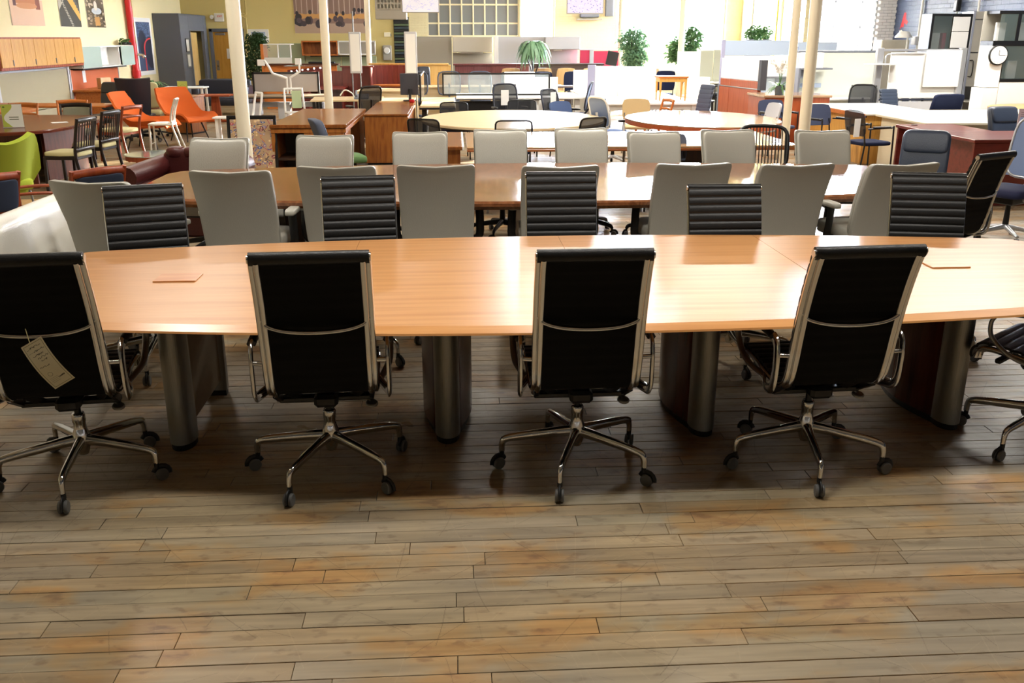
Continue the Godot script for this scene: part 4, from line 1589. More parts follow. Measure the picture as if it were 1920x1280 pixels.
func left_side() -> void:
	# white leather sofa, its back towards us
	var t := thing("sofa", "white leather sofa seen from behind at the left edge", "sofa", V(-3.06, 0, -5.55), 90.0)
	pc(t, "backrest", M.white_leather, V(0, 0.47, 0.36), V(2.4, 0.64, 0.17), 0.13)
	pt(t, "back_roll", M.white_leather, [V(-1.17, 0.76, 0.36), V(-0.6, 0.765, 0.365), V(0, 0.765, 0.365), V(0.6, 0.765, 0.365), V(1.17, 0.76, 0.36)], 0.075, 12)
	pb(t, "base", M.white_leather, -1.18, 1.18, 0.1, 0.3, -0.42, 0.42, 0.02)
	for e in [-0.57, 0.57]:
		pc(t, "seat_cushion", M.white_leather, V(e, 0.38, -0.08), V(1.1, 0.18, 0.72), 0.25)
	for e in [-1.14, 1.14]:
		pc(t, "armrest", M.white_leather, V(e, 0.42, 0.0), V(0.16, 0.44, 0.84), 0.2)
	for e in [-1.1, 1.1]:
		for f in [-0.36, 0.36]:
			pt(t, "foot", M.steel, [V(e, 0, f), V(e, 0.11, f)], 0.02, 8)
	wood_chair("red-brown wooden chair with dark blue back pad, nearest on the left", V(-3.72, 0, -7.35), 58.0, M.red_wood, M.blue_pad, "pad", 0.86, false, "blue-padded wooden chairs", M.blue_pad)
	wood_chair("red-brown wooden chair with dark blue back pad behind the left taupe chair", V(-3.0, 0, -7.62), 52.0, M.red_wood, M.blue_pad, "pad", 0.87, false, "blue-padded wooden chairs", M.blue_pad)
	wood_chair("low wooden armchair with pale cream seat behind the white sofa", V(-3.62, 0, -8.35), 110.0, M.red_wood, M.cream_seat, "rail", 0.5, true, "", null, 0.36)
	t = thing("sample_board", "pale flat board lying on the floor near the lime chair", "board", V(-4.95, 0, -11.0), 8.0)
	pb(t, "face", M.tan_ply, -0.3, 0.3, 0.012, 0.022, -0.24, 0.24)
	pb(t, "backing", M.black_plastic, -0.305, 0.305, 0.001, 0.012, -0.245, 0.245)
	# lime chair
	t = thing("lounge_chair", "lime green upholstered chair with winged back", "armchair", V(-4.62, 0, -9.75), 40.0)
	var s := S()
	bucket_shell(s, 0.7, 0.84, 0.5, 0.36, 0.3, 0.2)
	part(t, "shell", s, M.lime_cloth)
	pc(t, "seat_cushion", M.lime_cloth, V(0, 0.41, -0.08), V(0.56, 0.12, 0.56), 0.35)
	for e in [-0.2, 0.2]:
		for f in [-0.24, 0.2]:
			pt(t, "leg", M.steel, [V(e, 0.36, f), V(e * 1.2, 0, f * 1.2)], 0.012, 8)
	# mahogany conference table at the left
	t = thing("conference_table", "mahogany conference table with panel base at the left edge", "table", V(-6.3, 0, -13.15))
	s = S()
	prism(s, ellipse(0, 0, 1.32, 1.42, 56, 0.55), 0.7, 0.74, 0.012, true)
	part(t, "tabletop", s, M.mahogany_top)
	pb(t, "base_panel", M.mahogany_panel, -1.0, 0.98, 0.0, 0.7, 0.9, 0.94)
	pb(t, "base_panel", M.mahogany_panel, 0.9, 0.94, 0.0, 0.7, -0.9, 0.5)
	pb(t, "base_panel", M.mahogany_panel, -1.0, 0.9, 0.0, 0.7, -0.94, -0.9)
	wood_chair("dark slat-back chair with cream seat, nearest to the mahogany table corner", V(-4.82, 0, -12.05), 82.0, M.dark_wood, M.cream_seat, "slats", 0.9, false, "dark slat-back chairs")
	wood_chair("dark slat-back chair with cream seat, farther along the mahogany table", V(-4.86, 0, -13.05), 80.0, M.dark_wood, M.cream_seat, "slats", 0.91, false, "dark slat-back chairs")
	wood_chair("red-brown wooden armchair with cream seat behind the dark slat chairs", V(-5.22, 0, -15.1), 70.0, M.red_wood, M.cream_seat, "rail", 0.84, true)
	wood_chair("honey-coloured wooden chair behind the green and white table sign", V(-6.75, 0, -15.05), 175.0, M.orange_wood, M.tan_seat, "rail", 0.86, false, "honey-coloured chairs")
	wood_chair("honey-coloured wooden chair with curved back right of the table sign", V(-6.2, 0, -15.75), 190.0, M.orange_wood, M.tan_seat, "rail", 0.86, false, "honey-coloured chairs")
	wood_chair("dark framed chair with grey-green back pad at the far end of the mahogany table", V(-5.85, 0, -14.92), 186.0, M.dark_wood, M.grey_pad, "pad", 0.86, false, "", M.grey_pad)
	t = thing("round_table", "honey-coloured wooden table at the left edge behind the mahogany one", "table", V(-7.35, 0, -15.7))
	s = S()
	prism(s, ellipse(0, 0, 0.62, 0.55), 0.7, 0.74, 0.01, true)
	part(t, "tabletop", s, M.orange_wood)
	s = S()
	lathe(s, [Vector2(0, 0), Vector2(0.3, 0), Vector2(0.28, 0.05), Vector2(0.06, 0.1), Vector2(0.06, 0.69), Vector2(0, 0.69)], 20, Transform3D(), true)
	part(t, "pedestal", s, M.orange_wood)
	var im := blank(96, 128, "eef0e4")
	for y in 128:
		im.fill_rect(Rect2i(0, y, int(30 + 22 * sin(y * 0.045 + 1.2)), 1), Color("b9c553"))
	for k in 2:
		stroke(im, 34, 72 + k * 12, 74, 72 + k * 12, 4, "4c5430")
	dot(im, 12, 14, 5, 5, "5d7a2a")
	sign_card("green and white table sign on the mahogany table", V(-5.62, 0.74, -12.45), 12.0, 0.24, 0.3, im)
	# peninsula desk by the coral partition
	t = thing("desk", "orange-topped peninsula desk with white slanted leg", "desk", V(-7.12, 0, -16.9), -4.0)
	pb(t, "desktop", M.orange_wood, -1.25, 1.28, 0.71, 0.74, -0.35, 0.4, 0.008)
	for e in [-0.2, 0.2]:
		pt(t, "leg", M.white_metal, [V(0.75, 0.71, e), V(1.02 if e > 0 else 0.62, 0, e)], 0.03, 8)
	pt(t, "foot_bar", M.white_metal, [V(1.02, 0.02, 0.2), V(0.62, 0.02, -0.2)], 0.02, 8)
	pb(t, "end_panel", M.orange_wood, -1.22, -1.18, 0.0, 0.71, -0.3, 0.35)
	swivel_chair("black high-back office chair in front of the coral partition", V(-6.45, 0, -17.75), 150.0, 1.06, M.dark_blue_leather, M.dark_blue_leather, M.black_plastic, "pad", false, 0.42)
	# black wing chair, beige chair behind it
	t = thing("wing_chair", "tall black chair with flared back beside the orange lounge chairs", "office chair", V(-5.75, 0, -17.75), 6.0)
	s = S()
	sheet(s, func(u: float, v: float) -> Vector3:
		var w := lerpf(0.2, 0.31, pow(u, 0.7))
		var a := v * 2 - 1
		return V(-a * w, lerpf(0.42, 1.13, u) + 0.015 * a * a * u, 0.16 + 0.14 * u - 0.06 * a * a), 12, 10, 0.06)
	part(t, "backrest", s, M.dark_blue_leather)
	pc(t, "seat", M.dark_blue_leather, V(0, 0.45, -0.05), V(0.5, 0.12, 0.52), 0.35)
	pt(t, "column", M.black_plastic, [V(0, 0.08, 0), V(0, 0.4, 0)], 0.03, 8)
	star_base(t, 0.2, 0.3, 0.13, M.black_plastic, 0.022)
	swivel_chair("beige upholstered chair behind the tall black one", V(-5.88, 0, -18.75), 10.0, 1.04, M.cream_seat, M.cream_seat, M.black_plastic, "pad", false, 0.5)
	lounge_chair("orange lounge chair in profile, nearest one", V(-5.34, 0, -16.75), -95.0, M.orange_cloth, M.dark_wood)
	lounge_chair("orange lounge chair turned half away beside the wooden cabinet", V(-4.95, 0, -18.0), -130.0, M.orange_cloth, M.dark_wood)
	# white metal chair
	t = thing("metal_chair", "white metal chair with slatted back beside the orange lounge chairs", "chair", V(-4.88, 0, -16.2), 96.0)
	for e in [-0.17, 0.17]:
		pt(t, "leg", M.brushed, [V(e * 1.1, 0, -0.2), V(e, 0.45, -0.19)], 0.017, 8)
		pt(t, "leg", M.brushed, path([V(e * 1.1, 0, 0.3), V(e, 0.4, 0.18), V(e, 0.6, 0.17), V(e, 0.87, 0.26)], 4), 0.017, 8)
	for x in [-0.06, 0.06]:
		pt(t, "slat", M.brushed, [V(x, 0.52, 0.17), V(x, 0.85, 0.25)], 0.014, 6, Vector2(1.6, 0.5))
	pt(t, "top_rail", M.brushed, [V(-0.17, 0.86, 0.255), V(0, 0.87, 0.275), V(0.17, 0.86, 0.255)], 0.02, 8)
	pt(t, "back_rail", M.brushed, [V(-0.17, 0.5, 0.17), V(0.17, 0.5, 0.17)], 0.014, 8)
	pt(t, "stretcher", M.brushed, [V(-0.18, 0.14, -0.2), V(0.18, 0.14, -0.2)], 0.01, 6)
	pc(t, "seat", M.brushed, V(0, 0.46, -0.01), V(0.4, 0.04, 0.42), 0.3)
	pc(t, "paper", M.paper, V(0.02, 0.484, -0.02), V(0.2, 0.008, 0.2), 0.3)
	# glass-topped round table
	t = thing("side_table", "round glass-topped side table with reddish wooden rim and legs", "table", V(-3.63, 0, -11.66))
	s = S()
	lathe(s, [Vector2(0, 0.485), Vector2(0.37, 0.485), Vector2(0.375, 0.49), Vector2(0.37, 0.497), Vector2(0, 0.497)], 32, Transform3D(), true)
	part(t, "glass_top", s, M.green_glass)
	s = S()
	lathe(s, [Vector2(0.3, 0.43), Vector2(0.36, 0.43), Vector2(0.36, 0.484), Vector2(0.3, 0.484)], 32, Transform3D(), true)
	part(t, "rim", s, M.red_wood)
	for k in 4:
		var a := TAU * k / 4 + 0.5
		pt(t, "leg", M.red_wood, [V(cos(a) * 0.3, 0.44, sin(a) * 0.3), V(cos(a) * 0.31, 0, sin(a) * 0.31)], [0.028, 0.018], 6)
	# burgundy club chair
	t = thing("club_chair", "burgundy tufted leather club chair behind the walnut table's left end", "armchair", V(-2.62, 0, -9.45), 174.0)
	pc(t, "backrest", M.burgundy, V(0, 0.5, 0.36), V(0.8, 0.5, 0.2), 0.25)
	for k in 4:
		pc(t, "tuft", M.burgundy, V(-0.27 + k * 0.18, 0.72, 0.34), V(0.19, 0.12, 0.2), 0.7)
	for e in [-0.42, 0.42]:
		pc(t, "armrest", M.burgundy, V(e, 0.26, -0.05), V(0.18, 0.5, 0.95), 0.3)
		pt(t, "arm_roll", M.burgundy, [V(e, 0.58, -0.54), V(e, 0.59, 0.0), V(e, 0.6, 0.4)], 0.1, 12)
	pc(t, "seat_cushion", M.burgundy, V(0, 0.34, -0.1), V(0.66, 0.2, 0.74), 0.25)
	pb(t, "base", M.burgundy, -0.4, 0.4, 0.0, 0.24, -0.45, 0.4, 0.02)
	# wooden pedestal with a sign
	t = thing("cabinet", "low wooden cabinet with the yellow-green sign on it", "cabinet", V(-5.4, 0, -19.45), -20.0)
	pb(t, "body", M.walnut_y, -0.3, 0.3, 0.03, 0.71, -0.26, 0.26)
	pb(t, "top", M.walnut_y, -0.32, 0.32, 0.71, 0.74, -0.28, 0.28)
	pb(t, "drawer", M.walnut_y, -0.28, 0.28, 0.5, 0.69, 0.26, 0.275)
	pb(t, "plinth", M.black_plastic, -0.28, 0.28, 0.0, 0.03, -0.24, 0.24)
	im = blank(64, 80, "c3d06a")
	for k in 10:
		dot(im, 32 + 14 * cos(k * 0.63), 34 + 14 * sin(k * 0.63), 2, 2, "8f9a4c")
	sign_card("yellow-green sign on the low wooden cabinet", V(-5.38, 0.74, -19.4), -6.0, 0.2, 0.28, im)
	t = desk("work_table", "white table with slim legs behind the low wooden cabinet", V(-6.2, 0, -22.6), 0.0, 0.95, 0.5, 0.75, M.white, M.white_metal, 0.03, 0, "legs")
	t = thing("pedestal_table", "reddish wooden table on a tapered board leg by the black sofa", "table", V(-5.4, 0, -22.0))
	pb(t, "tabletop", M.red_wood, -0.38, 0.38, 0.575, 0.61, -0.28, 0.28, 0.008)
	s = S()
	loft(s, [[V(-0.12, 0.05, 0.03), V(0.12, 0.05, 0.03), V(0.12, 0.05, -0.03), V(-0.12, 0.05, -0.03)], [V(-0.08, 0.575, 0.03), V(0.08, 0.575, 0.03), V(0.08, 0.575, -0.03), V(-0.08, 0.575, -0.03)]])
	part(t, "leg", s, M.red_wood)
	pb(t, "foot", M.red_wood, -0.3, 0.3, 0.0, 0.05, -0.06, 0.06, 0.01)
	t = thing("sofa", "black sofa in front of the oak door", "sofa", V(-5.75, 0, -24.3))
	pc(t, "backrest", M.dark_blue_leather, V(0, 0.6, -0.3), V(1.3, 0.5, 0.2), 0.25)
	pc(t, "seat", M.dark_blue_leather, V(0, 0.34, 0.02), V(1.2, 0.24, 0.7), 0.25)
	for e in [-0.6, 0.6]:
		pc(t, "armrest", M.dark_blue_leather, V(e, 0.45, 0.0), V(0.2, 0.5, 0.75), 0.3)
	for e in [-0.55, 0.55]:
		pb(t, "foot", M.black_plastic, e - 0.04, e + 0.04, 0.0, 0.22, -0.3, 0.3)
	t = desk("low_table", "small white low table left of the leaning picture", V(-4.25, 0, -17.8), 0.0, 0.34, 0.34, 0.45, M.white, M.white_metal, 0.03, 0, "legs")
	# leaning picture
	t = thing("framed_picture", "colourful doodle picture in a dark frame leaning beside the column", "picture", V(-2.66, 0, -12.55))
	im = blank(160, 256, "b99a78")
	var r := RandomNumberGenerator.new()
	r.seed = 77
	var ink := ["7a3040", "c86a3a", "4a5f9a", "d8b070", "8a7a9a", "b04a5a", "e0c090", "5a4a48"]
	for k in 260:
		var x := r.randf() * 160
		var y := r.randf() * 256
		var hue: String = ink[r.randi() % 8]
		if k % 3 == 0:
			dot(im, x, y, r.randf_range(3, 9), r.randf_range(3, 8), hue)
			dot(im, x, y, 2, 2, "e8d8b0")
		else:
			stroke(im, x, y, x + r.randf_range(-24, 24), y + r.randf_range(-24, 24), r.randf_range(2, 4), hue)
	var lean := Node3D.new()
	lean.name = "leaning_frame"
	t.add_child(lean)
	lean.rotation_degrees.x = -6.0
	print_board(lean, "print", 0.56, 0.8, im, V(0, 0.42, 0.012))
	pb(lean, "mount", M.black_plastic, -0.3, 0.3, 0.0, 0.86, -0.01, 0.008)
	pb(lean, "frame_side", M.black_metal, -0.32, -0.29, 0.0, 0.86, -0.012, 0.024)
	pb(lean, "frame_side", M.black_metal, 0.29, 0.32, 0.0, 0.86, -0.012, 0.024)
	pb(lean, "frame_top", M.black_metal, -0.32, 0.32, 0.84, 0.87, -0.012, 0.024)

# ---------------------------------------------------------------- things on and along the walls

func poster(label: String, at: Vector3, turn: float, w: float, h: float, im: Image) -> Node3D:
	var t := thing("poster", label, "poster", at, turn, "posters on the walls")
	pb(t, "board", M.paper, -w / 2, w / 2, -h / 2, h / 2, 0.002, 0.016, 0.002)
	print_board(t, "print", w - 0.004, h - 0.004, im, V(0, 0, 0.018))
	return t

func walls_stuff() -> void:
	var r := RandomNumberGenerator.new()
	r.seed = 4
	# posters on the left wall: an armchair, a long table with chairs, an atrium with tables
	var im := blank(160, 160, "e8cfae")
	im.fill_rect(Rect2i(0, 60, 160, 100), Color("dcb89a"))
	im.fill_rect(Rect2i(24, 10, 100, 66), Color("c07a4a"))
	im.fill_rect(Rect2i(44, 4, 60, 40), Color("e6ddca"))
	im.fill_rect(Rect2i(16, 20, 14, 66), Color("5a2c30"))
	im.fill_rect(Rect2i(124, 16, 22, 80), Color("8a4a34"))
	dot(im, 80, 84, 50, 12, "c98a58")
	poster("poster of a tan armchair, leftmost on the cream wall", V(XL, 2.45, -19.95), 90.0, 1.5, 0.78, im)
	im = blank(160, 160, "3a3a34")
	for k in 60:
		im.fill_rect(Rect2i(0, k * 3, maxi(0, 90 - k * 3), 3), Color("b9b4a6"))
	for k in 12:
		dot(im, 14 + k * 7, 30 + k * 11, 6, 7, "d8d2c4")
		dot(im, 14 + k * 7, 30 + k * 11, 4, 5, "55524a")
	for k in 140:
		stroke(im, 30 + k * 0.9, k * 0.95, 62 + k * 0.9, k * 0.95 - 14, 3, "d9a850")
	for k in 8:
		dot(im, 100 + k * 9, 10 + k * 12, 9, 8, "55585c")
	poster("poster of a long table with many chairs, middle one on the cream wall", V(XL, 2.45, -22.1), 90.0, 1.15, 0.78, im)
	im = blank(160, 160, "5c5244")
	for k in 90:
		dot(im, r.randf() * 160, r.randf() * 160, r.randf_range(3, 12), r.randf_range(3, 9), ["8a7a62", "3c352c", "a09078", "6a5a3e", "c0b49c"][r.randi() % 5])
	dot(im, 90, 84, 44, 16, "b7c3cc")
	dot(im, 84, 60, 14, 22, "d9d4c8")
	im.fill_rect(Rect2i(66, 112, 44, 40), Color("b98a4a"))
	poster("poster of an atrium with tables, right of the long table poster", V(XL, 2.45, -23.65), 90.0, 1.15, 0.78, im)
	# oak overhead cupboard
	var t := thing("overhead_cabinet", "long oak overhead cabinet on the left wall", "cabinet", V(XL, 0, -19.7), 90.0)
	pb(t, "body", M.red_wood, -1.95, 1.95, 1.26, 1.84, 0.0, 0.33)
	for k in 8:
		var x := -1.93 + k * 0.483
		var d := pb(t, "door", M.oak, x + 0.004, x + 0.479, 1.31, 1.81, 0.332, 0.35)
		if k % 2 == 0:
			pb(d, "handle", M.steel, x + 0.44, x + 0.455, 1.34, 1.44, 0.35, 0.37)
	# tackboard below it
	t = thing("tackboard", "grey-beige tackboard in a pale frame under the oak cabinet", "board", V(XL, 0, -19.7), 90.0)
	pb(t, "board", M.tack, -1.6, 1.6, 0.46, 1.2, 0.0, 0.08)
	pb(t, "frame_top", M.panel_pale, -1.64, 1.64, 1.2, 1.24, 0.0, 0.1)
	pb(t, "frame_side", M.panel_pale, -1.68, -1.6, 0.0, 1.24, 0.0, 0.1)
	pb(t, "frame_side", M.panel_pale, 1.6, 1.68, 0.0, 1.24, 0.0, 0.1)
	pb(t, "lower_panel", M.tack, -1.6, 1.6, 0.02, 0.44, 0.0, 0.07)
	# white overhead cabinet with pale glass doors
	t = thing("overhead_cabinet", "white overhead cabinet with pale blue-green doors, open in the middle", "cabinet", V(XL, 0, -23.4), 90.0)
	pb(t, "shelf", M.white, -1.75, 1.75, 1.18, 1.21, 0.0, 0.3)
	pb(t, "shelf", M.white, -1.75, 1.75, 1.62, 1.65, 0.0, 0.3)
	pb(t, "back", M.white, -1.75, 1.75, 1.21, 1.62, 0.0, 0.02)
	for x in [-1.74, -0.9, 0.72, 1.74]:
		pb(t, "divider", M.white, x - 0.012, x + 0.012, 1.21, 1.62, 0.02, 0.29)
	pb(t, "door", M.door_glass, -1.74, -0.6, 1.19, 1.64, 0.3, 0.315)
	pb(t, "door", M.door_glass, 0.8, 1.74, 1.19, 1.64, 0.3, 0.315)
	pb(t, "light_rail", M.black_plastic, -1.75, 1.1, 1.15, 1.18, 0.02, 0.3)
	t = thing("leaf_tray", "dark shallow tray with trailing leaves on the white overhead cabinet", "plant", V(XL + 0.2, 1.652, -24.9), 90.0)
	pc(t, "tray", M.black_plastic, V(0, 0.04, 0), V(0.5, 0.07, 0.2), 0.4)
	var s := S()
	leaves(s, V(0, 0.1, 0), V(0.7, 0.14, 0.24), 60, 0.09, r)
	part(t, "foliage", s, M.leaf_mid)
	# coral partition
	t = thing("partition", "coral red partition panel with papers pinned on it", "partition", V(XL, 0, -23.0), 90.0)
	pb(t, "panel", M.coral, -1.5, 1.5, 0.0, 1.16, 0.0, 0.07)
	pb(t, "edge_trim", M.panel_pale, -1.54, -1.5, 0.0, 1.18, 0.0, 0.08)
	pb(t, "edge_trim", M.panel_pale, 1.5, 1.54, 0.0, 1.18, 0.0, 0.08)
	s = S()
	bl(s, -0.09, 0.09, -0.13, 0.13, 0.0, 0.004)
	var note := solo("paper_note", "white paper note pinned to the coral partition", "paper", s, M.paper, V(XL + 0.075, 1.0, -22.25), 90.0)
	note.rotation_degrees.x = 0.0
	s = S()
	bl(s, -0.17, 0.17, 0.0, 0.24, -0.06, 0.06, 0.01)
	solo("box", "small tan box standing before the coral partition", "box", s, M.tan_ply, V(-7.85, 0.741, -22.1), 70.0)
	t = thing("worktop", "narrow orange worktop along the foot of the coral partition", "desk", V(XL, 0, -22.9), 90.0)
	pb(t, "top", M.orange_wood, -1.5, 1.45, 0.7, 0.74, 0.1, 0.75)
	for e in [-1.4, 1.35]:
		pb(t, "end_panel", M.orange_wood, e - 0.02, e + 0.02, 0.0, 0.7, 0.12, 0.7)
	# red pipe and framed print
	t = thing("pipe", "red standpipe running up the left wall", "pipe", V(XL + 0.115, 0, -25.75))
	pt(t, "riser", M.red_pipe, [V(0, 0.0, 0), V(0, CEIL - 0.001, 0)], 0.085, 14)
	pt(t, "coupling", M.red_pipe, [V(0, 0.86, 0), V(0, 1.02, 0)], 0.11, 14)
	for y in [1.7, 2.6]:
		pt(t, "strap", M.oak, [V(0.082, y, 0.02), V(0.082, y + 0.5, 0.02)], 0.012, 8)
	pt(t, "valve", M.chrome, path([V(0.08, 1.42, 0.0), V(0.2, 1.4, 0.0), V(0.28, 1.34, 0.02)], 4), [0.03, 0.03, 0.03, 0.03, 0.03, 0.04, 0.05, 0.05, 0.03], 10)
	im = blank(96, 240, "3f4d6e")
	for k in 80:
		stroke(im, r.randf() * 96, r.randf() * 90, r.randf() * 96, r.randf() * 90, 2, ["5a6f96", "30405c", "6a86a8"][r.randi() % 3])
	dot(im, 34, 100, 26, 60, "23283a")
	dot(im, 84, 150, 34, 80, "23283a")
	for k in 60:
		var a := PI * 0.5 + k * 0.026
		dot(im, 90 + 46 * cos(a), 130 - 50 * sin(a), 4, 4, "d83c3c")
	stroke(im, 44, 128, 46, 238, 8, "d83c3c")
	t = thing("framed_picture", "tall framed blue print with a red arch beside the red pipe", "picture", V(XL, 1.6, -26.95), 90.0)
	pb(t, "frame", M.white, -0.72, 0.72, -0.74, 0.74, 0.0, 0.04)
	print_board(t, "print", 1.16, 1.26, im, V(0, 0, 0.042))
	# slate-coloured closet built into the corner
	t = thing("closet", "slate grey closet with an open doorway in the far left corner", "closet", V(0, 0, 0))
	pb(t, "front_wall", M.slate, XL + 0.001, -7.66, 0.0, 2.42, -28.06, -28.0)
	pb(t, "side_wall", M.slate, -7.72, -7.66, 0.0, 2.42, -28.9, -28.06)
	pb(t, "side_wall", M.slate, -7.72, -7.66, 0.0, 2.42, -30.97, -30.6)
	pb(t, "lintel", M.slate, -7.72, -7.66, 2.02, 2.42, -30.6, -28.9)
	pb(t, "roof", M.slate, XL + 0.001, -7.66, 2.42, 2.48, -30.97, -28.0)
	pb(t, "jamb", M.slate, -7.735, -7.64, 0.0, 2.02, -28.98, -28.9)
	pb(t, "jamb", M.slate, -7.735, -7.64, 0.0, 2.02, -30.6, -30.52)
	pb(t, "inner_door", M.door_pale, -7.9, -7.86, 0.0, 1.98, -30.5, -29.7)
	pb(t, "inner_door", M.door_pale, -7.88, -7.84, 0.0, 1.98, -29.68, -29.0)
	for q in [[1.62, -28.55, "dark framed certificate"], [1.2, -28.55, "pale notice sheet"]]:
		t = thing("wall_notice", q[2] + " hung on the slate closet beside its doorway", "notice", V(-7.659, q[0], q[1]), 90.0)
		pb(t, "frame", M.dark_wood if q[0] > 1.5 else M.steel, -0.16, 0.16, -0.19, 0.19, 0.0, 0.02)
		pb(t, "sheet", M.paper, -0.13, 0.13, -0.16, 0.16, 0.02, 0.024)
	# the oak door
	t = Node3D.new()
	t.name = "door_1"
	add_child(t)
	t.set_meta("kind", "structure")
	t.position = V(0, 0, ZB)
	pb(t, "leaf", M.door_oak, -7.48, -6.62, 0.0, 2.0, 0.0, 0.05)
	pb(t, "frame_side", M.slate, -7.58, -7.48, 0.0, 2.1, 0.0, 0.12)
	pb(t, "frame_side", M.slate, -6.62, -6.53, 0.0, 2.1, 0.0, 0.12)
	pb(t, "frame_top", M.slate, -7.58, -6.53, 2.0, 2.1, 0.0, 0.12)
	pb(t, "closer", M.steel, -7.4, -7.1, 1.9, 1.97, 0.05, 0.1)
	pb(t, "lock_plate", M.steel, -7.45, -7.36, 0.85, 1.15, 0.05, 0.06)
	pt(t, "knob", M.chrome, [V(-7.4, 0.98, 0.06), V(-7.4, 0.98, 0.13)], [0.02, 0.035], 10)
	pb(t, "notice", M.paper, -7.1, -6.95, 1.2, 1.5, 0.05, 0.055)
	# exit box, conduits
	t = thing("exit_sign", "white emergency light box with a red EXIT sign above the oak door", "sign", V(-7.25, 2.42, ZB + 0.02))
	pb(t, "housing", M.white_plastic, -0.12, 0.16, -0.12, 0.13, 0.0, 0.12, 0.01)
	s = S()
	disc(s, V(-0.2, 0.02, 0.08), V(0, -0.2, 1), 0.06, 0.05, 14, 0.01)
	part(t, "spot_head", s, M.white_plastic)
	var tm := TextMesh.new()
	tm.text = "EXIT"
	tm.font_size = 14
	tm.pixel_size = 0.0055
	tm.depth = 0.004
	tm.material = M.exit_red
	var word := MeshInstance3D.new()
	word.name = "lettering"
	word.mesh = tm
	t.add_child(word)
	word.position = V(0.05, 0.04, 0.124)
	t = thing("conduit", "thin painted conduit curving above the oak door", "pipe", V(0, 0, ZB + 0.05))
	pt(t, "pipe_run", M.wall_yellow, path([V(-7.0, 2.52, 0), V(-6.7, 2.52, 0), V(-6.5, 2.55, 0), V(-6.4, 2.7, 0), V(-6.4, CEIL - 0.001, 0)], 4), 0.02, 8)
	pt(t, "pipe_run", M.wall_yellow, path([V(-7.0, 2.46, 0), V(-6.6, 2.46, 0), V(-6.45, 2.4, 0), V(-6.42, 2.2, 0), V(-6.42, 0.02, 0)], 4), 0.02, 8)
	# conference room photo on the back wall
	im = blank(320, 140, "9a7f74")
	for k in 14:
		im.fill_rect(Rect2i(10 + k * 23, 0, 3, 70), Color("d8c8be"))
	im.fill_rect(Rect2i(0, 100, 320, 40), Color("c2a894"))
	for k in 7:
		dot(im, 26 + k * 45, 70, 30, 11, "d9a667")
	for k in 22:
		dot(im, r.randf() * 320, r.randf_range(72, 104), r.randf_range(8, 15), r.randf_range(9, 17), ["4a4248", "3c363c", "5c5058"][k % 3])
	for k in 9:
		dot(im, r.randf() * 320, r.randf_range(44, 60), 6, 9, "3c363c")
	poster("wide poster of a conference room on the yellow back wall", V(-3.78, 2.47, ZB + 0.02), 0.0, 2.3, 1.02, im)
	t = thing("framed_picture", "small white framed picture behind the dark leafy tree", "picture", V(-6.08, 1.88, ZB + 0.02))
	pb(t, "frame", M.white, -0.32, 0.32, -0.2, 0.2, 0.0, 0.03)
	pb(t, "print", M.panel_blue, -0.22, 0.22, -0.12, 0.12, 0.03, 0.033)
	# wall shelf: open walnut half and framed grey half
	t = thing("wall_shelf", "open walnut wall shelf with a grey framed half on the back wall", "shelf", V(0, 0, -30.2))
	pb(t, "back", M.walnut_y, -4.62, -3.55, 1.32, 1.72, -0.3, -0.28)
	for y in [1.32, 1.72]:
		pb(t, "board", M.orange_wood, -4.64, -3.55, y - 0.02, y + 0.02, -0.28, 0.05)
	for x in [-4.63, -4.05, -3.56]:
		pb(t, "divider", M.orange_wood, x - 0.015, x + 0.015, 1.34, 1.7, -0.28, 0.05)
	pb(t, "grey_door", M.panel_grey, -3.5, -2.42, 1.36, 1.7, -0.02, 0.02)
	for q in [[-3.54, -3.5, 1.32, 1.74], [-2.42, -2.38, 1.32, 1.74], [-3.54, -2.38, 1.7, 1.74], [-3.54, -2.38, 1.32, 1.36]]:
		pb(t, "door_frame", M.white, q[0], q[1], q[2], q[3], -0.02, 0.04)
	pb(t, "light_rail", M.black_plastic, -4.4, -2.5, 1.27, 1.3, -0.28, 0.0)
	t = thing("panel_wall", "pale green glass panel wall behind the timber reception counter", "partition", V(0, 0, -30.6))
	pb(t, "panel", M.pale_green_glass, -5.4, -4.62, 0.0, 1.66, 0.0, 0.05)
	pb(t, "panel", M.pale_green_glass, -4.6, -3.5, 0.0, 1.28, 0.0, 0.05)
	pb(t, "panel", M.pale_green_glass, -3.48, -2.4, 0.0, 1.28, 0.0, 0.05)
	pb(t, "upright", M.steel, -3.1, -3.06, 0.0, 2.6, 0.05, 0.09)
	# meter, striped screen, heater
	t = thing("electric_meter", "grey electricity meter with a glass dial on the back wall", "meter", V(-2.08, 1.4, ZB + 0.02))
	pb(t, "box", M.panel_grey, -0.14, 0.14, -0.26, 0.2, 0.0, 0.14, 0.02)
	s = S()
	disc(s, V(0, 0.04, 0.17), V(0, 0, 1), 0.1, 0.05, 18, 0.02)
	part(t, "dial", s, M.white_plastic)
	t = thing("switch_box", "small pale switch box above the electricity meter", "switch", V(-2.06, 1.92, ZB + 0.02))
	pb(t, "box", M.cream_paint, -0.1, 0.1, -0.07, 0.07, 0.0, 0.06, 0.01)
	pb(t, "lever", M.steel, 0.1, 0.13, -0.05, 0.03, 0.02, 0.05)
	t = thing("louvre_screen", "tall dark green and black louvred screen under the ceiling heater", "screen", V(-1.62, 0, ZB + 0.055))
	for k in 18:
		pb(t, "louvre", [M.louvre_green, M.black_plastic, M.louvre_blue][k % 3], -0.22, 0.24, 0.9 + k * 0.085, 0.965 + k * 0.085, 0.0, 0.05)
	pb(t, "backing", M.black_plastic, -0.23, 0.25, 0.0, 2.45, -0.03, 0.0)
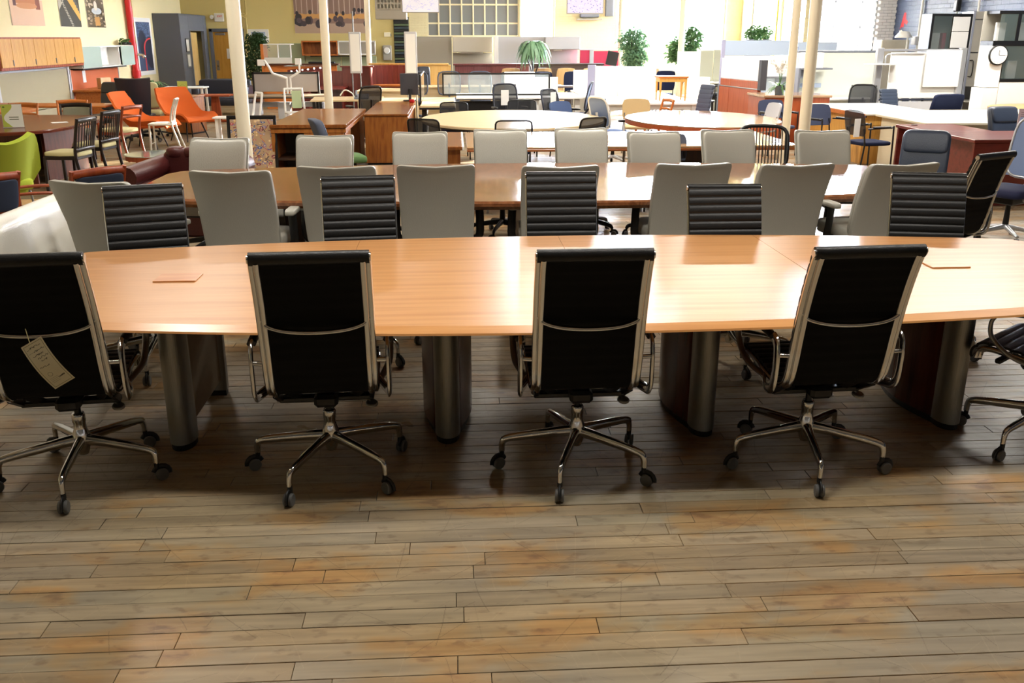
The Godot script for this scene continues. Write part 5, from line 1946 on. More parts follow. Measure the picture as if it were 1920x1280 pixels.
	t = thing("unit_heater", "grey ceiling-hung unit heater with a grille of square holes", "heater", V(-1.52, 2.62, -24.5))
	pb(t, "casing", M.panel_grey, -0.36, 0.4, -0.36, 0.5, -0.3, 0.16, 0.015)
	pb(t, "lower_front", M.panel_grey, -0.36, 0.4, -0.36, -0.14, 0.16, 0.3, 0.01)
	for x in [-0.345, 0.385]:
		pb(t, "front_side", M.panel_grey, x - 0.015, x + 0.015, -0.14, 0.5, 0.16, 0.3)
	for i in 9:
		pb(t, "grille_bar", M.panel_grey, -0.33 + i * 0.085, -0.3 + i * 0.085, -0.14, 0.5, 0.27, 0.3, 0.0)
	for j in 5:
		pb(t, "grille_bar", M.panel_grey, -0.33, 0.37, -0.14 + j * 0.13, -0.1 + j * 0.13, 0.265, 0.295, 0.0)
	for e in [-0.25, 0.25]:
		pt(t, "hanger", M.steel, [V(e, 0.5, 0), V(e, CEIL - 2.621, 0)], 0.012, 6)
	# hanging screens
	for q in [[-0.7, 2.66, -22.0, "bright hanging screen showing pale curves, left one"], [3.0, 2.64, -22.0, "hanging screen with violet speckles in front of the cream pier"]]:
		im = blank(128, 72, "e8e9f8" if q[0] < 0 else "b9b4dc")
		for k in 140:
			if q[0] < 0:
				stroke(im, r.randf() * 128, r.randf() * 72, r.randf() * 128, r.randf() * 72, 1, "c2c3e4" if k % 2 else "f8f8ff")
			else:
				dot(im, r.randf() * 128, r.randf() * 72, 1.5, 1, ["8f86c8", "d4d0ee", "6e64a8"][k % 3])
		t = thing("screen", q[3], "screen", V(q[0], q[1], q[2]), 0.0, "hanging screens")
		pb(t, "housing", M.panel_grey, -0.42, 0.42, -0.3, 0.3, -0.06, -0.002, 0.008)
		var p := print_board(t, "display", 0.8, 0.56, im, V(0, 0, 0.0))
		var pm: StandardMaterial3D = p.mesh.surface_get_material(0)
		pm.emission_enabled = true
		pm.emission_operator = BaseMaterial3D.EMISSION_OP_MULTIPLY
		pm.emission = Color.WHITE
		pm.emission_texture = pm.albedo_texture
		pm.emission_energy_multiplier = 0.35
		pt(t, "ceiling_rod", M.steel, [V(0, 0.2, -0.08), V(0, CEIL - q[1] - 0.001, -0.08)], 0.02, 8)
	t = thing("fuse_box", "blue-grey fuse box on the cream pier right of the violet screen", "box", V(4.98, 2.75, ZB + 0.01))
	pb(t, "body", M.slate_light, -0.12, 0.14, -0.28, 0.32, 0.0, 0.12, 0.01)
	pb(t, "door", M.slate_light, -0.1, 0.12, -0.24, 0.28, 0.12, 0.13)
	t = thing("wall_unit", "grey wall unit under the violet screen", "box", V(4.35, 2.5, ZB + 0.01))
	pb(t, "body", M.slate_light, -0.3, 0.3, -0.06, 0.3, 0.0, 0.2, 0.02)
	pb(t, "shelf", M.panel_grey, -0.4, 0.4, -0.14, -0.1, 0.0, 0.24)
	# plants
	tree("ficus_tree", "dark leafy indoor tree in front of the small white picture", V(-5.75, 0, -28.6), [[V(0, 1.5, 0), V(0.75, 1.0, 0.7)], [V(-0.08, 1.0, 0), V(0.62, 0.8, 0.6)], [V(0.1, 1.75, 0), V(0.5, 0.5, 0.5)]], 0.11, 1500, M.leaf_dark, 0.9, 1)
	tree("ficus_tree", "pale leafy indoor tree at the left side of the wide bright window", V(5.1, 0, -27.0), [[V(-0.05, 1.75, 0), V(0.85, 0.75, 0.7)], [V(0.0, 1.3, 0), V(0.7, 0.6, 0.6)]], 0.13, 1600, M.leaf_pale, 0.9, 2, M.white_plastic)
	tree("ficus_tree", "sparse indoor tree behind the far column in front of the window", V(6.35, 0, -26.4), [[V(-0.2, 1.5, 0), V(0.5, 0.7, 0.5)], [V(0.25, 1.8, 0), V(0.5, 0.7, 0.5)], [V(0.1, 1.4, 0), V(0.5, 0.35, 0.5)]], 0.13, 1500, M.leaf_mid, 1.0, 3, M.white_plastic)
	t = thing("fern", "hanging-leaved fern in an amber pot on a dark tripod stand", "plant", V(2.06, 0, -24.6))
	s = S()
	frond_plant(s, V(0, 1.66, 0), 110, 0.62, 1.2, r, 0.05)
	part(t, "fronds", s, M.leaf_pale)
	s = S()
	lathe(s, [Vector2(0, 1.4), Vector2(0.08, 1.4), Vector2(0.13, 1.52), Vector2(0.11, 1.64), Vector2(0, 1.64)], 16)
	part(t, "pot", s, M.amber)
	for k in 3:
		var a := TAU * k / 3 + 0.4
		pt(t, "stand_leg", M.black_metal, path([V(cos(a) * 0.1, 1.42, sin(a) * 0.1), V(cos(a) * 0.2, 1.3, sin(a) * 0.2), V(cos(a) * 0.06, 0.9, sin(a) * 0.06), V(cos(a) * 0.26, 0.0, sin(a) * 0.26)], 5), 0.016, 6)
	t = thing("palm", "bushy green palm behind the tall black chair", "plant", V(-7.15, 0, -23.0))
	s = S()
	frond_plant(s, V(0, 0.72, 0), 46, 0.75, 0.75, r, 0.04)
	part(t, "fronds", s, M.leaf_mid)
	s = S()
	lathe(s, [Vector2(0, 0), Vector2(0.16, 0), Vector2(0.2, 0.6), Vector2(0.21, 0.72), Vector2(0.18, 0.72), Vector2(0.17, 0.66), Vector2(0, 0.66)], 18, Transform3D(), true)
	part(t, "pot", s, M.terracotta)
	# grey partitions in front of the back windows
	t = thing("partition", "warm grey partition panel below the grey-paned window", "partition", V(0, 0, -29.0))
	pb(t, "panel", M.panel_grey, -1.1, -0.03, 0.0, 1.84, 0.0, 0.06)
	pb(t, "trim", M.steel, -1.12, 0.0, 1.84, 1.86, -0.005, 0.065)
	t = thing("overhead_unit", "grey overhead storage bin on a warm grey panel, left of the pale one", "cabinet", V(0, 0, -29.0))
	pb(t, "panel", M.panel_grey, 0.0, 1.18, 0.0, 1.4, 0.0, 0.06)
	pb(t, "bin", M.panel_bin, 0.0, 1.18, 1.42, 1.85, 0.0, 0.35, 0.015)
	pb(t, "light_strip", M.white_plastic, 0.2, 0.9, 1.39, 1.42, 0.1, 0.25)
	t = thing("partition", "large pale grey partition behind the hanging-leaved fern", "partition", V(0, 0, -28.6))
	pb(t, "panel", M.panel_pale, 1.24, 3.7, 0.0, 1.86, 0.0, 0.06)
	pb(t, "end_post", M.white, 1.22, 1.34, 0.0, 1.88, -0.01, 0.08)
	pb(t, "bin", M.panel_pale, 2.7, 3.72, 1.5, 1.86, 0.06, 0.4, 0.015)
	pb(t, "task_light", M.white_plastic, 2.95, 3.2, 1.46, 1.5, 0.15, 0.3)
	t = thing("partition", "magenta red partition beside the pale grey one", "partition", V(0, 0, -28.2))
	pb(t, "panel", M.pink, 3.72, 4.0, 0.0, 1.48, 0.0, 0.05)
	pb(t, "panel", M.pink, 4.12, 4.85, 0.0, 1.46, 0.0, 0.05)
	pb(t, "post", M.panel_pale, 4.0, 4.12, 0.0, 1.5, -0.01, 0.06)
	pb(t, "cap", M.panel_pale, 3.7, 4.87, 1.48, 1.51, -0.01, 0.06)
	t = thing("lectern", "white curved stand with a tilted black monitor near the magenta partition", "lectern", V(4.3, 0, -25.6))
	s = S()
	lathe(s, [Vector2(0, 0), Vector2(0.25, 0), Vector2(0.14, 0.2), Vector2(0.16, 0.9), Vector2(0.3, 1.1), Vector2(0, 1.1)], 20)
	part(t, "stand", s, M.white)
	s = S()
	bx(s, Vector3.ZERO, V(0.3, 0.36, 0.03), 0.006, Transform3D(Basis(V(0, 0, 1), -0.2), V(-0.05, 1.3, 0)))
	part(t, "monitor", s, M.black_plastic)

# ---------------------------------------------------------------- middle of the showroom, left half

func light_sign(label: String, at: Vector3) -> void:
	var t := thing("light_box", label, "sign", at, 0.0, "tall white light box signs")
	pb(t, "box", M.panel_pale, -0.115, 0.115, 1.16, 1.94, -0.03, 0.03, 0.008)
	pb(t, "white_panel", M.white_plastic, -0.09, 0.09, 1.2, 1.9, 0.03, 0.034)
	for e in [-0.08, 0.08]:
		pt(t, "stand_pole", M.steel, [V(e, 0.02, 0), V(e, 1.16, 0)], 0.012, 8)
	pb(t, "foot", M.steel, -0.16, 0.16, 0.0, 0.02, -0.15, 0.15)

func middle_left() -> void:
	# executive desk, seen end on
	var t := thing("desk", "walnut executive desk beside the leaning picture", "desk", V(-1.92, 0, -14.0))
	pb(t, "desktop", M.walnut_top, -0.5, 0.5, 0.7, 0.75, -1.45, 1.45, 0.008)
	pb(t, "under_top", M.walnut_y, -0.49, 0.49, 0.64, 0.695, -1.43, 1.43)
	pb(t, "side_panel", M.walnut_y, -0.49, -0.44, 0.0, 0.64, -1.42, 1.42)
	pb(t, "pedestal", M.walnut_y, -0.1, 0.46, 0.0, 0.64, -1.4, -0.7)
	pb(t, "pedestal", M.walnut_y, -0.06, 0.46, 0.0, 0.64, 0.66, 1.42)
	for k in 3:
		var d := pb(t, "drawer", M.walnut_y, 0.46, 0.475, 0.05 + k * 0.2, 0.23 + k * 0.2, 0.72, 1.38)
		pb(d, "handle", M.steel, 0.475, 0.49, 0.13 + k * 0.2, 0.145 + k * 0.2, 0.95, 1.15)
	pb(t, "shelf", M.walnut_dark, -0.44, -0.06, 0.28, 0.31, 0.7, 1.4)
	pb(t, "back_panel", M.walnut_dark, -0.44, -0.1, 0.02, 0.64, 0.66, 0.69)
	t = thing("cabinet", "plain walnut cabinet with a dark top beside the executive desk", "cabinet", V(-1.02, 0, -15.6))
	pb(t, "body", M.walnut_y, -0.32, 0.32, 0.03, 0.72, -1.3, 1.35)
	pb(t, "top", M.walnut_top, -0.33, 0.33, 0.72, 0.75, -1.32, 1.37)
	for k in 3:
		pb(t, "door", M.walnut_y, 0.32, 0.338, 0.05, 0.7, -1.28 + k * 0.88, -0.42 + k * 0.88)
	pb(t, "plinth", M.black_plastic, -0.3, 0.3, 0.0, 0.03, -1.28, 1.3)
	swivel_chair("dark grey task chair with a green seat between desk and cabinet", V(-1.32, 0, -11.35), -72.0, 0.93, M.blue_grey, M.green_cloth, M.black_plastic, "pad", false, 0.46)
	# desk with grey privacy screen and monitor arms
	t = thing("desk", "black framed desk with a pale grey privacy screen and monitor arms", "desk", V(-3.4, 0, -19.5))
	pb(t, "desktop", M.desk_tan, -0.85, 0.85, 0.71, 0.74, -0.3, 0.4)
	pb(t, "edge_band", M.black_plastic, -0.86, 0.86, 0.69, 0.712, -0.31, 0.41)
	pb(t, "screen", M.grey_screen, -0.65, 0.62, 0.78, 1.13, -0.36, -0.33)
	for q in [[-0.69, -0.65, 0.74, 1.17], [0.62, 0.66, 0.74, 1.17], [-0.69, 0.66, 1.13, 1.17]]:
		pb(t, "screen_frame", M.black_plastic, q[0], q[1], q[2], q[3], -0.37, -0.32)
	for e in [-0.75, 0.75]:
		pb(t, "leg", M.black_plastic, e - 0.03, e + 0.03, 0.0, 0.69, -0.25, 0.35)
	pb(t, "cable_tray", M.panel_pale, -0.65, 0.65, 0.5, 0.6, -0.05, 0.0)
	pb(t, "pedestal", M.panel_pale, -0.68, -0.45, 0.36, 0.6, 0.02, 0.3)
	pb(t, "lift_motor", M.panel_pale, -0.12, 0.12, 0.28, 0.6, 0.02, 0.2)
	t = thing("monitor_stand", "white double monitor arm clamped to the black framed desk", "monitor arm", V(-3.3, 0.741, -19.45))
	pb(t, "base", M.steel, -0.13, 0.13, 0.0, 0.02, -0.08, 0.08)
	pt(t, "post", M.white_plastic, [V(-0.03, 0.02, 0), V(-0.03, 0.34, 0)], 0.02, 8)
	pt(t, "post", M.white_plastic, [V(0.04, 0.02, 0), V(0.04, 0.34, 0)], 0.02, 8)
	pt(t, "arm", M.white_plastic, path([V(-0.03, 0.32, 0), V(-0.2, 0.38, 0.02), V(-0.3, 0.42, 0.02), V(-0.36, 0.54, 0.02), V(-0.44, 0.66, 0.02)], 3), 0.024, 8)
	pt(t, "arm", M.white_plastic, [V(0.04, 0.33, 0), V(0.24, 0.45, 0.03), V(0.24, 0.6, 0.03)], 0.022, 8)
	pb(t, "screen_plate", M.white_plastic, -0.58, -0.44, 0.56, 0.68, 0.0, 0.03)
	pb(t, "screen_plate", M.white_plastic, 0.16, 0.28, 0.58, 0.7, 0.0, 0.03)
	# white open-frame chairs
	for q in [[-3.02, -18.55, 200.0, "white open-frame chair with a green tag in front of the grey-screen desk"], [-3.75, -17.3, 120.0, "white open-frame chair partly hidden by the left cream column"]]:
		t = thing("frame_chair", q[3], "chair", V(q[0], 0, q[1]), q[2], "white open-frame chairs")
		for e in [-0.19, 0.19]:
			pt(t, "leg", M.white_plastic, [V(e, 0, -0.2), V(e, 0.45, -0.2)], 0.02, 8)
			pt(t, "leg", M.white_plastic, [V(e, 0, 0.24), V(e, 0.45, 0.2), V(e * 0.9, 0.9, 0.29)], 0.02, 8)
			pt(t, "seat_rail", M.white_plastic, [V(e, 0.45, -0.21), V(e, 0.45, 0.21)], 0.018, 8)
		pt(t, "top_rail", M.white_plastic, [V(-0.17, 0.89, 0.29), V(0.17, 0.89, 0.29)], 0.02, 8)
		pb(t, "seat", M.white, -0.19, 0.19, 0.455, 0.475, -0.2, 0.2)
		pb(t, "paper", M.paper, -0.08, 0.12, 0.476, 0.48, -0.12, 0.12)
	var s := S()
	bl(s, -0.09, 0.09, -0.16, 0.16, 0.0, 0.004)
	solo("paper_tag", "pale green tag hanging in the back of the white open-frame chair", "tag", s, M.pale_green_tag, V(-2.98, 0.72, -18.33), 20.0)
	# timber reception counter with a glass display
	t = thing("reception_counter", "orange-brown timber reception counter in front of the green panels", "counter", V(0, 0, -26.0))
	pb(t, "front", M.orange_wood, -5.0, -3.1, 0.0, 1.13, -0.03, 0.03)
	pb(t, "counter_top", M.dark_trim, -5.05, -3.05, 1.13, 1.17, -0.35, 0.08, 0.008)
	pb(t, "side", M.orange_wood, -5.03, -4.97, 0.0, 1.13, -0.6, -0.03)
	s = S()
	bl(s, -0.35, 0.35, 0.0, 0.05, -0.12, 0.12, 0.015)
	solo("keyboard", "dark keyboard lying on the timber reception counter", "keyboard", s, M.black_plastic, V(-3.5, 1.171, -26.1))
	t = thing("display_case", "small glass display case with a timber side on the reception counter", "display case", V(-5.0, 0, -27.6))
	pb(t, "timber_side", M.orange_wood, -0.34, -0.26, 0.0, 1.66, -0.3, 0.3)
	pb(t, "lower_panel", M.off_white, -0.26, 0.5, 0.0, 1.3, 0.24, 0.28)
	pb(t, "glass_front", M.screen_glass, -0.26, 0.5, 1.3, 1.66, 0.25, 0.27)
	for x in [0.12, 0.47]:
		pb(t, "post", M.white_metal, x, x + 0.03, 1.3, 1.66, 0.22, 0.28)
	pb(t, "cap", M.white_metal, -0.26, 0.5, 1.64, 1.67, -0.3, 0.28)
	t = thing("curved_counter", "small dark red curved counter with chrome studs", "counter", V(-3.6, 0, -24.0))
	s = S()
	sheet(s, func(u: float, v: float) -> Vector3: return V(lerpf(-0.46, 0.46, u), lerpf(0.94, 1.16, v) - 0.08 * (1.0 - u), 0.35 * sin(u * PI) * 0.6 + 0.1), 14, 3, 0.03)
	part(t, "front", s, M.mahogany_x)
	for k in 6:
		s = S()
		disc(s, V(-0.34 + k * 0.14, 1.05 + 0.016 * k, 0.13 + 0.21 * sin((k + 0.86) / 6.6 * PI)), V(0, 0.2, 1), 0.022, 0.012, 10)
		part(t, "stud", s, M.chrome)
	pb(t, "body", M.mahogany_x, -0.4, 0.4, 0.0, 0.96, -0.2, 0.1)
	pb(t, "glass_top", M.screen_glass, -0.5, 0.5, 1.17, 1.18, -0.2, 0.35)
	# mahogany workstations
	t = thing("workstation", "mahogany workstation with a high side, behind the middle column", "desk", V(-2.85, 0, -22.5))
	pb(t, "high_side", M.mahogany_red, -0.4, 0.32, 0.0, 1.08, -0.6, -0.55)
	pb(t, "high_side", M.mahogany_red, -0.44, -0.4, 0.0, 1.08, -0.6, 0.5)
	pb(t, "desktop", M.mahogany_red, -0.4, 0.36, 0.7, 0.74, -0.55, 0.5)
	pb(t, "end_panel", M.mahogany_red, 0.28, 0.32, 0.0, 0.7, -0.5, 0.4)
	t = thing("hutch", "mahogany hutch panel behind the left light box", "cabinet", V(-2.2, 0, -22.9))
	pb(t, "panel", M.mahogany_red, -0.42, 0.3, 0.0, 1.17, -0.04, 0.0)
	pb(t, "side", M.mahogany_red, 0.27, 0.3, 0.0, 1.17, 0.0, 0.5)
	pb(t, "cap", M.mahogany_red, -0.45, 0.33, 1.17, 1.2, -0.06, 0.1)
	t = thing("workstation", "curved mahogany workstation front between the two light boxes", "desk", V(-1.5, 0, -23.4))
	for k in 8:
		var a0 := k / 8.0
		s = S()
		bl(s, -0.07, 0.07, 0.0, 1.2, -0.02, 0.02, 0.004)
		var o := part(t, "stave", s, M.mahogany_red)
		o.position = V(-0.42 + k * 0.128, 0, -0.22 * sin(a0 * PI * 0.9 + 0.2))
		o.rotation_degrees.y = 24.0 * cos(a0 * PI * 0.9 + 0.2)
	s = S()
	prism(s, PackedVector2Array([Vector2(-0.5, 0.3), Vector2(-0.3, 0.02), Vector2(0.1, -0.1), Vector2(0.5, 0.02), Vector2(0.55, 0.35)]), 0.72, 0.76, 0.004)
	part(t, "desktop", s, M.orange_wood)
	pb(t, "cap", M.oak, -0.55, 0.55, 1.2, 1.24, -0.3, -0.22)
	# phone desk, telephone, chair
	t = desk("desk", "light maple desk with the telephone, beside the middle column", V(-2.0, 0, -18.3), 4.0, 1.35, 1.1, 0.74, M.maple, M.black_plastic, 0.03, 0, "legs")
	t = thing("telephone", "grey desk telephone with its handset on the maple desk", "telephone", V(-1.72, 0.741, -18.0))
	s = S()
	loft(s, [[V(-0.13, 0, 0.1), V(-0.13, 0.02, 0.1), V(-0.13, 0.09, -0.1), V(-0.13, 0, -0.1)], [V(0.13, 0, 0.1), V(0.13, 0.02, 0.1), V(0.13, 0.09, -0.1), V(0.13, 0, -0.1)]])
	part(t, "body", s, M.slate_light)
	pt(t, "handset", M.slate, path([V(-0.09, 0.06, 0.1), V(-0.1, 0.1, 0.03), V(-0.1, 0.14, -0.08)], 4), 0.022, 8)
	for i in 3:
		for j in 3:
			pb(t, "key", M.paper, -0.02 + i * 0.04, 0.01 + i * 0.04, 0.034 + j * 0.02, 0.046 + j * 0.02, 0.05 - j * 0.055, 0.075 - j * 0.055, 0.0)
	s = S()
	tube(s, path([V(0, 0.06, 0), V(0.1, 0.16, 0.02), V(0.24, 0.1, 0.08), V(0.28, 0.01, 0.16)], 5), 0.012, 8)
	solo("cable", "white cable looping down onto the maple phone desk", "cable", s, M.white_plastic, V(-2.13, 0.741, -18.1))
	swivel_chair("black and grey mesh chair at the telephone desk", V(-1.62, 0, -17.3), 30.0, 1.02, M.mesh_dark, M.grey_pad, M.black_plastic, "mesh", true, 0.42)
	t = desk("desk", "pale maple table below the left light box", V(-1.45, 0, -21.4), 0.0, 1.3, 1.1, 0.74, M.maple, M.maple, 0.03, 1)
	light_sign("tall white light box sign on a thin stand, left one", V(-1.92, 0, -19.25))
	light_sign("tall white light box sign on a thin stand, beside the black computer", V(-0.79, 0, -18.3))
	t = thing("computer", "black computer monitor seen from behind with small toys below", "computer", V(-0.78, 0.76, -17.2))
	pb(t, "screen", M.slate_dark, -0.17, 0.15, 0.1, 0.47, -0.02, 0.02, 0.008)
	pt(t, "stand", M.black_plastic, [V(0, 0.0, 0.05), V(0, 0.2, 0.03)], 0.025, 8)
	pb(t, "foot", M.black_plastic, -0.12, 0.12, 0.0, 0.015, -0.05, 0.14)
	s = S()
	cushion(s, V(0, 0.03, 0), V(0.09, 0.06, 0.06), 0.5)
	solo("toy", "small red object lying at the end of the walnut cabinet", "toy", s, M.red_pipe, V(-0.73, 0.751, -16.75))
	# the desk they stand on
	t = desk("desk", "pale maple desk holding the black computer", V(-1.02, 0, -17.6), 0.0, 0.62, 1.0, 0.76, M.maple, M.black_plastic, 0.03, 0, "legs")

# ---------------------------------------------------------------- middle of the showroom

func middle() -> void:
	var s: SurfaceTool
	var t: Node3D
	# bench desks with a low glass screen
	t = thing("bench_desk", "pale T-shaped desk on black legs behind the oval maple table", "desk", V(0, 0, 0))
	pb(t, "desktop", M.maple, -0.57, 0.02, 0.71, 0.74, -18.5, -16.1)
	pb(t, "edge_band", M.black_plastic, -0.58, 0.03, 0.68, 0.71, -18.5, -16.08)
	for x in [-0.5, -0.05]:
		pb(t, "leg", M.black_plastic, x - 0.03, x + 0.03, 0.0, 0.68, -16.3, -16.2)
	pb(t, "modesty_panel", M.black_plastic, -0.55, -0.5, 0.05, 0.68, -18.4, -16.4)
	t = thing("desk_screen", "small upright glass screen at the left end of the T-shaped desk", "screen", V(-0.57, 0.74, -17.5))
	pb(t, "glass", M.screen_glass, -0.008, 0.008, 0.02, 0.46, -0.95, 0.95)
	pb(t, "frame", M.black_plastic, -0.015, 0.015, 0.46, 0.49, -0.98, 0.98)
	pb(t, "frame", M.black_plastic, -0.015, 0.015, 0.0, 0.46, 0.95, 0.98)
	t = thing("bench_desk", "long pale bench desk with dark underside in the middle of the showroom", "desk", V(0, 0, 0))
	pb(t, "desktop", M.white, 0.05, 2.5, 0.71, 0.74, -19.9, -18.3)
	pb(t, "edge_band", M.black_plastic, 0.06, 1.7, 0.69, 0.71, -19.9, -18.35)
	pb(t, "modesty_panel", M.black_plastic, 0.1, 1.5, 0.08, 0.66, -18.6, -18.55)
	pb(t, "leg", M.white_metal, 1.55, 1.65, 0.0, 0.69, -18.6, -18.4)
	pb(t, "leg", M.white_metal, 2.35, 2.45, 0.0, 0.69, -18.6, -18.4)
	t = thing("desk_screen", "long low glass screen in a black frame on the bench desk", "screen", V(0, 0.74, -19.0))
	pb(t, "glass", M.screen_glass, -0.2, 1.9, 0.03, 0.4, -0.006, 0.006)
	for q in [[-0.22, 1.92, 0.4, 0.43], [-0.22, 1.92, 0.0, 0.03], [-0.22, -0.19, 0.03, 0.4], [1.89, 1.92, 0.03, 0.4]]:
		pb(t, "frame", M.black_plastic, q[0], q[1], q[2], q[3], -0.014, 0.014)
	for q in [[1.42, 0.66, -20.6, "white cardboard stand behind the long glass screen"], [1.88, 0.5, -20.2, "smaller white panel at the right end of the long glass screen"]]:
		t = thing("white_panel", q[3], "panel", V(q[0], 0.0, q[2]), 4.0)
		pb(t, "face", M.white, -0.33, 0.33, 0.0, 0.74 + q[1] * 0.6, -0.015, 0.015)
		pb(t, "foot", M.white, -0.2, 0.2, 0.0, 0.02, -0.2, 0.2)
	# far table with mesh chairs and the row of tan and dark chairs
	t = desk("desk", "long pale table behind the glass screen", V(0.88, 0, -22.9), 0.0, 3.5, 0.9, 0.74, M.maple, M.maple, 0.03, 1)
	for q in [[-0.86, -22.1, "blue-grey mesh chair behind the black computer"], [-0.1, -22.1, "blue-grey mesh chair behind the left end of the glass screen"], [0.62, -22.1, "blue-grey mesh chair behind the middle of the glass screen"]]:
		swivel_chair(q[2], V(q[0], 0, q[1]), 180.0, 1.08, M.mesh_thin, M.blue_grey, M.blue_grey, "mesh", false, 0.52, "blue-grey mesh chairs behind the glass screen")
	var proto: Node3D = null
	for q in [[1.5, "tan chair left of the fern stand"], [2.32, "tan chair right of the fern stand"], [2.94, "tan chair, third in the far row"], [3.62, "tan chair, fourth in the far row"], [4.3, "tan chair below the pale window tree"], [5.15, "tan chair at the right end of the far row"]]:
		if proto == null:
			proto = side_chair(q[1], V(q[0], 0, -25.2), 0.0, 1.08, M.tan_ply, M.tan_seat, M.steel, 0.5, false, "tan chairs in the far row")
		else:
			copy(proto, q[1], V(q[0], 0, -25.2), 0.0, "tan chairs in the far row")
	proto = null
	for q in [[1.42, -23.9, "dark navy chair in front of the leftmost tan chair"], [2.2, -23.9, "dark navy chair just left of the long screen's end"], [2.98, -23.9, "dark navy chair in front of the third tan chair"], [3.62, -23.4, "dark navy chair beside the white panels"], [4.75, -24.2, "dark navy chair behind the white cubicle panel"], [5.35, -24.2, "dark navy chair at the right end behind the white cubicle"]]:
		if proto == null:
			proto = side_chair(q[2], V(q[0], 0, q[1]), 0.0, 1.04, M.navy_cloth, M.navy_cloth, M.black_metal, 0.5, false, "dark navy chairs in the far row")
		else:
			copy(proto, q[2], V(q[0], 0, q[1]), 0.0, "dark navy chairs in the far row")
	# credenzas in the distance
	t = thing("credenza", "blonde wood credenza with a lower shelf, far behind the mesh chairs", "cabinet", V(-0.5, 0, -26.0))
	pb(t, "upper", M.blonde, -0.75, 0.44, 0.62, 1.13, -0.3, 0.0)
	pb(t, "lower", M.blonde, -0.75, 0.44, 0.0, 0.6, -0.3, 0.25)
	pb(t, "top", M.blonde, -0.78, 0.38, 1.13, 1.17, -0.32, 0.03)
	t = thing("credenza", "dark red mahogany credenza, long and low, in the far middle", "cabinet", V(1.05, 0, -26.0))
	for k in 4:
		pb(t, "door", M.plum, -1.0 + k * 0.5, -0.505 + k * 0.5, 0.08, 1.1, -0.02, 0.0)
	pb(t, "top", M.plum, -1.05, 1.03, 1.12, 1.16, -0.5, 0.03)
	pb(t, "body", M.plum, -1.0, 1.0, 0.02, 1.12, -0.5, -0.02)
	t = thing("credenza", "nearly black credenza right of the fern", "cabinet", V(3.2, 0, -26.8))
	pb(t, "body", M.espresso, -0.95, 1.0, 0.02, 1.1, -0.5, 0.0)
	pb(t, "top", M.espresso, -0.98, 1.03, 1.1, 1.14, -0.52, 0.03)
	pb(t, "door", M.espresso, -0.9, 0.0, 0.06, 1.05, 0.0, 0.016)
	pb(t, "door", M.espresso, 0.02, 0.95, 0.06, 1.05, 0.0, 0.016)
	swivel_chair("black leather chair with a white tag beside the right light box", V(-0.72, 0, -24.9), 190.0, 1.12, M.dark_blue_leather, M.dark_blue_leather, M.black_plastic, "pad", false, 0.34)
	# chairs with white tags before the bench desk
	for q in [[0.98, -16.75, 192.0, 1.05, "black mesh chair with a white tag, behind the oval maple table"], [1.86, -16.1, 225.0, 0.99, "turned black mesh chair with a white tag, right of the other one"]]:
		t = swivel_chair(q[4], V(q[0], 0, q[1]), q[2], q[3], M.mesh_dark, M.navy_cloth, M.dark_frame, "mesh", true, 0.44, "tagged mesh chairs")
		s = S()
		bl(s, -0.07, 0.07, -0.13, 0.13, -0.003, 0.003)
		var a := deg_to_rad(q[2])
		var g := solo("paper_tag", "white tag hanging on the back of the " + ("tagged mesh chair behind the oval table" if q[2] < 200 else "turned mesh chair behind the oval table"), "tag", s, M.paper, V(q[0], 0.82, q[1]) + Basis(Vector3.UP, a) * V(0.03, 0, 0.2), q[2], "white chair tags")
		g.rotation_degrees.x = 0.0
	# oval maple table
	t = thing("oval_table", "large oval maple conference table with low mesh chairs around", "table", V(0.83, 0, -13.55))
	s = S()
	prism(s, ellipse(0, 0, 1.3, 1.6, 64), 0.705, 0.74, 0.008, true)
	part(t, "tabletop", s, M.maple)
	s = S()
	prism(s, ellipse(0, 0, 1.25, 1.54, 64), 0.68, 0.705, 0.0, true)
	part(t, "rim", s, M.walnut_dark)
	for z in [-0.6, 0.6]:
		s = S()
		lathe(s, [Vector2(0, 0), Vector2(0.34, 0), Vector2(0.3, 0.04), Vector2(0.09, 0.08), Vector2(0.09, 0.68), Vector2(0, 0.68)], 24, Transform3D(Basis(), V(0, 0, z)), true)
		part(t, "pedestal", s, M.black_metal)
	var g_low := "low black mesh chairs around the oval table"
	side_chair("low black mesh chair at the near left of the oval table", V(-0.28, 0, -12.25), -24.0, 0.86, M.mesh_dark, M.navy_cloth, M.black_metal, 0.44, false, g_low, true)
	side_chair("low black framed chair with see-through back at the near middle of the oval table", V(0.74, 0, -12.0), 0.0, 0.86, M.mesh_thin, M.navy_cloth, M.black_metal, 0.46, false, g_low, true)
	side_chair("low black mesh chair at the near right of the oval table", V(1.62, 0, -12.2), 34.0, 0.87, M.mesh_dark, M.navy_cloth, M.black_metal, 0.44, false, g_low, true)
	side_chair("low black mesh chair at the far left of the oval table", V(0.02, 0, -15.0), 184.0, 0.85, M.mesh_dark, M.navy_cloth, M.black_metal, 0.44, false, g_low, true)
	side_chair("low black mesh chair at the far middle of the oval table", V(1.12, 0, -15.35), 180.0, 0.86, M.mesh_dark, M.navy_cloth, M.black_metal, 0.46, false, g_low, true)
	side_chair("light blue low chair at the far right of the oval table", V(1.86, 0, -15.05), 215.0, 0.86, M.navy_light, M.navy_light, M.black_metal, 0.46, false)
	# third long table just behind the taupe chairs
	t = thing("long_table", "long glossy table with a brown wooden edge behind the taupe chairs", "table", V(1.85, 0, -10.7))
	pb(t, "tabletop", M.gloss_maple, -1.72, 1.85, 0.715, 0.74, -0.8, 0.82, 0.006)
	pb(t, "edge", M.cherry_edge, -1.72, 1.85, 0.69, 0.715, -0.8, 0.825)
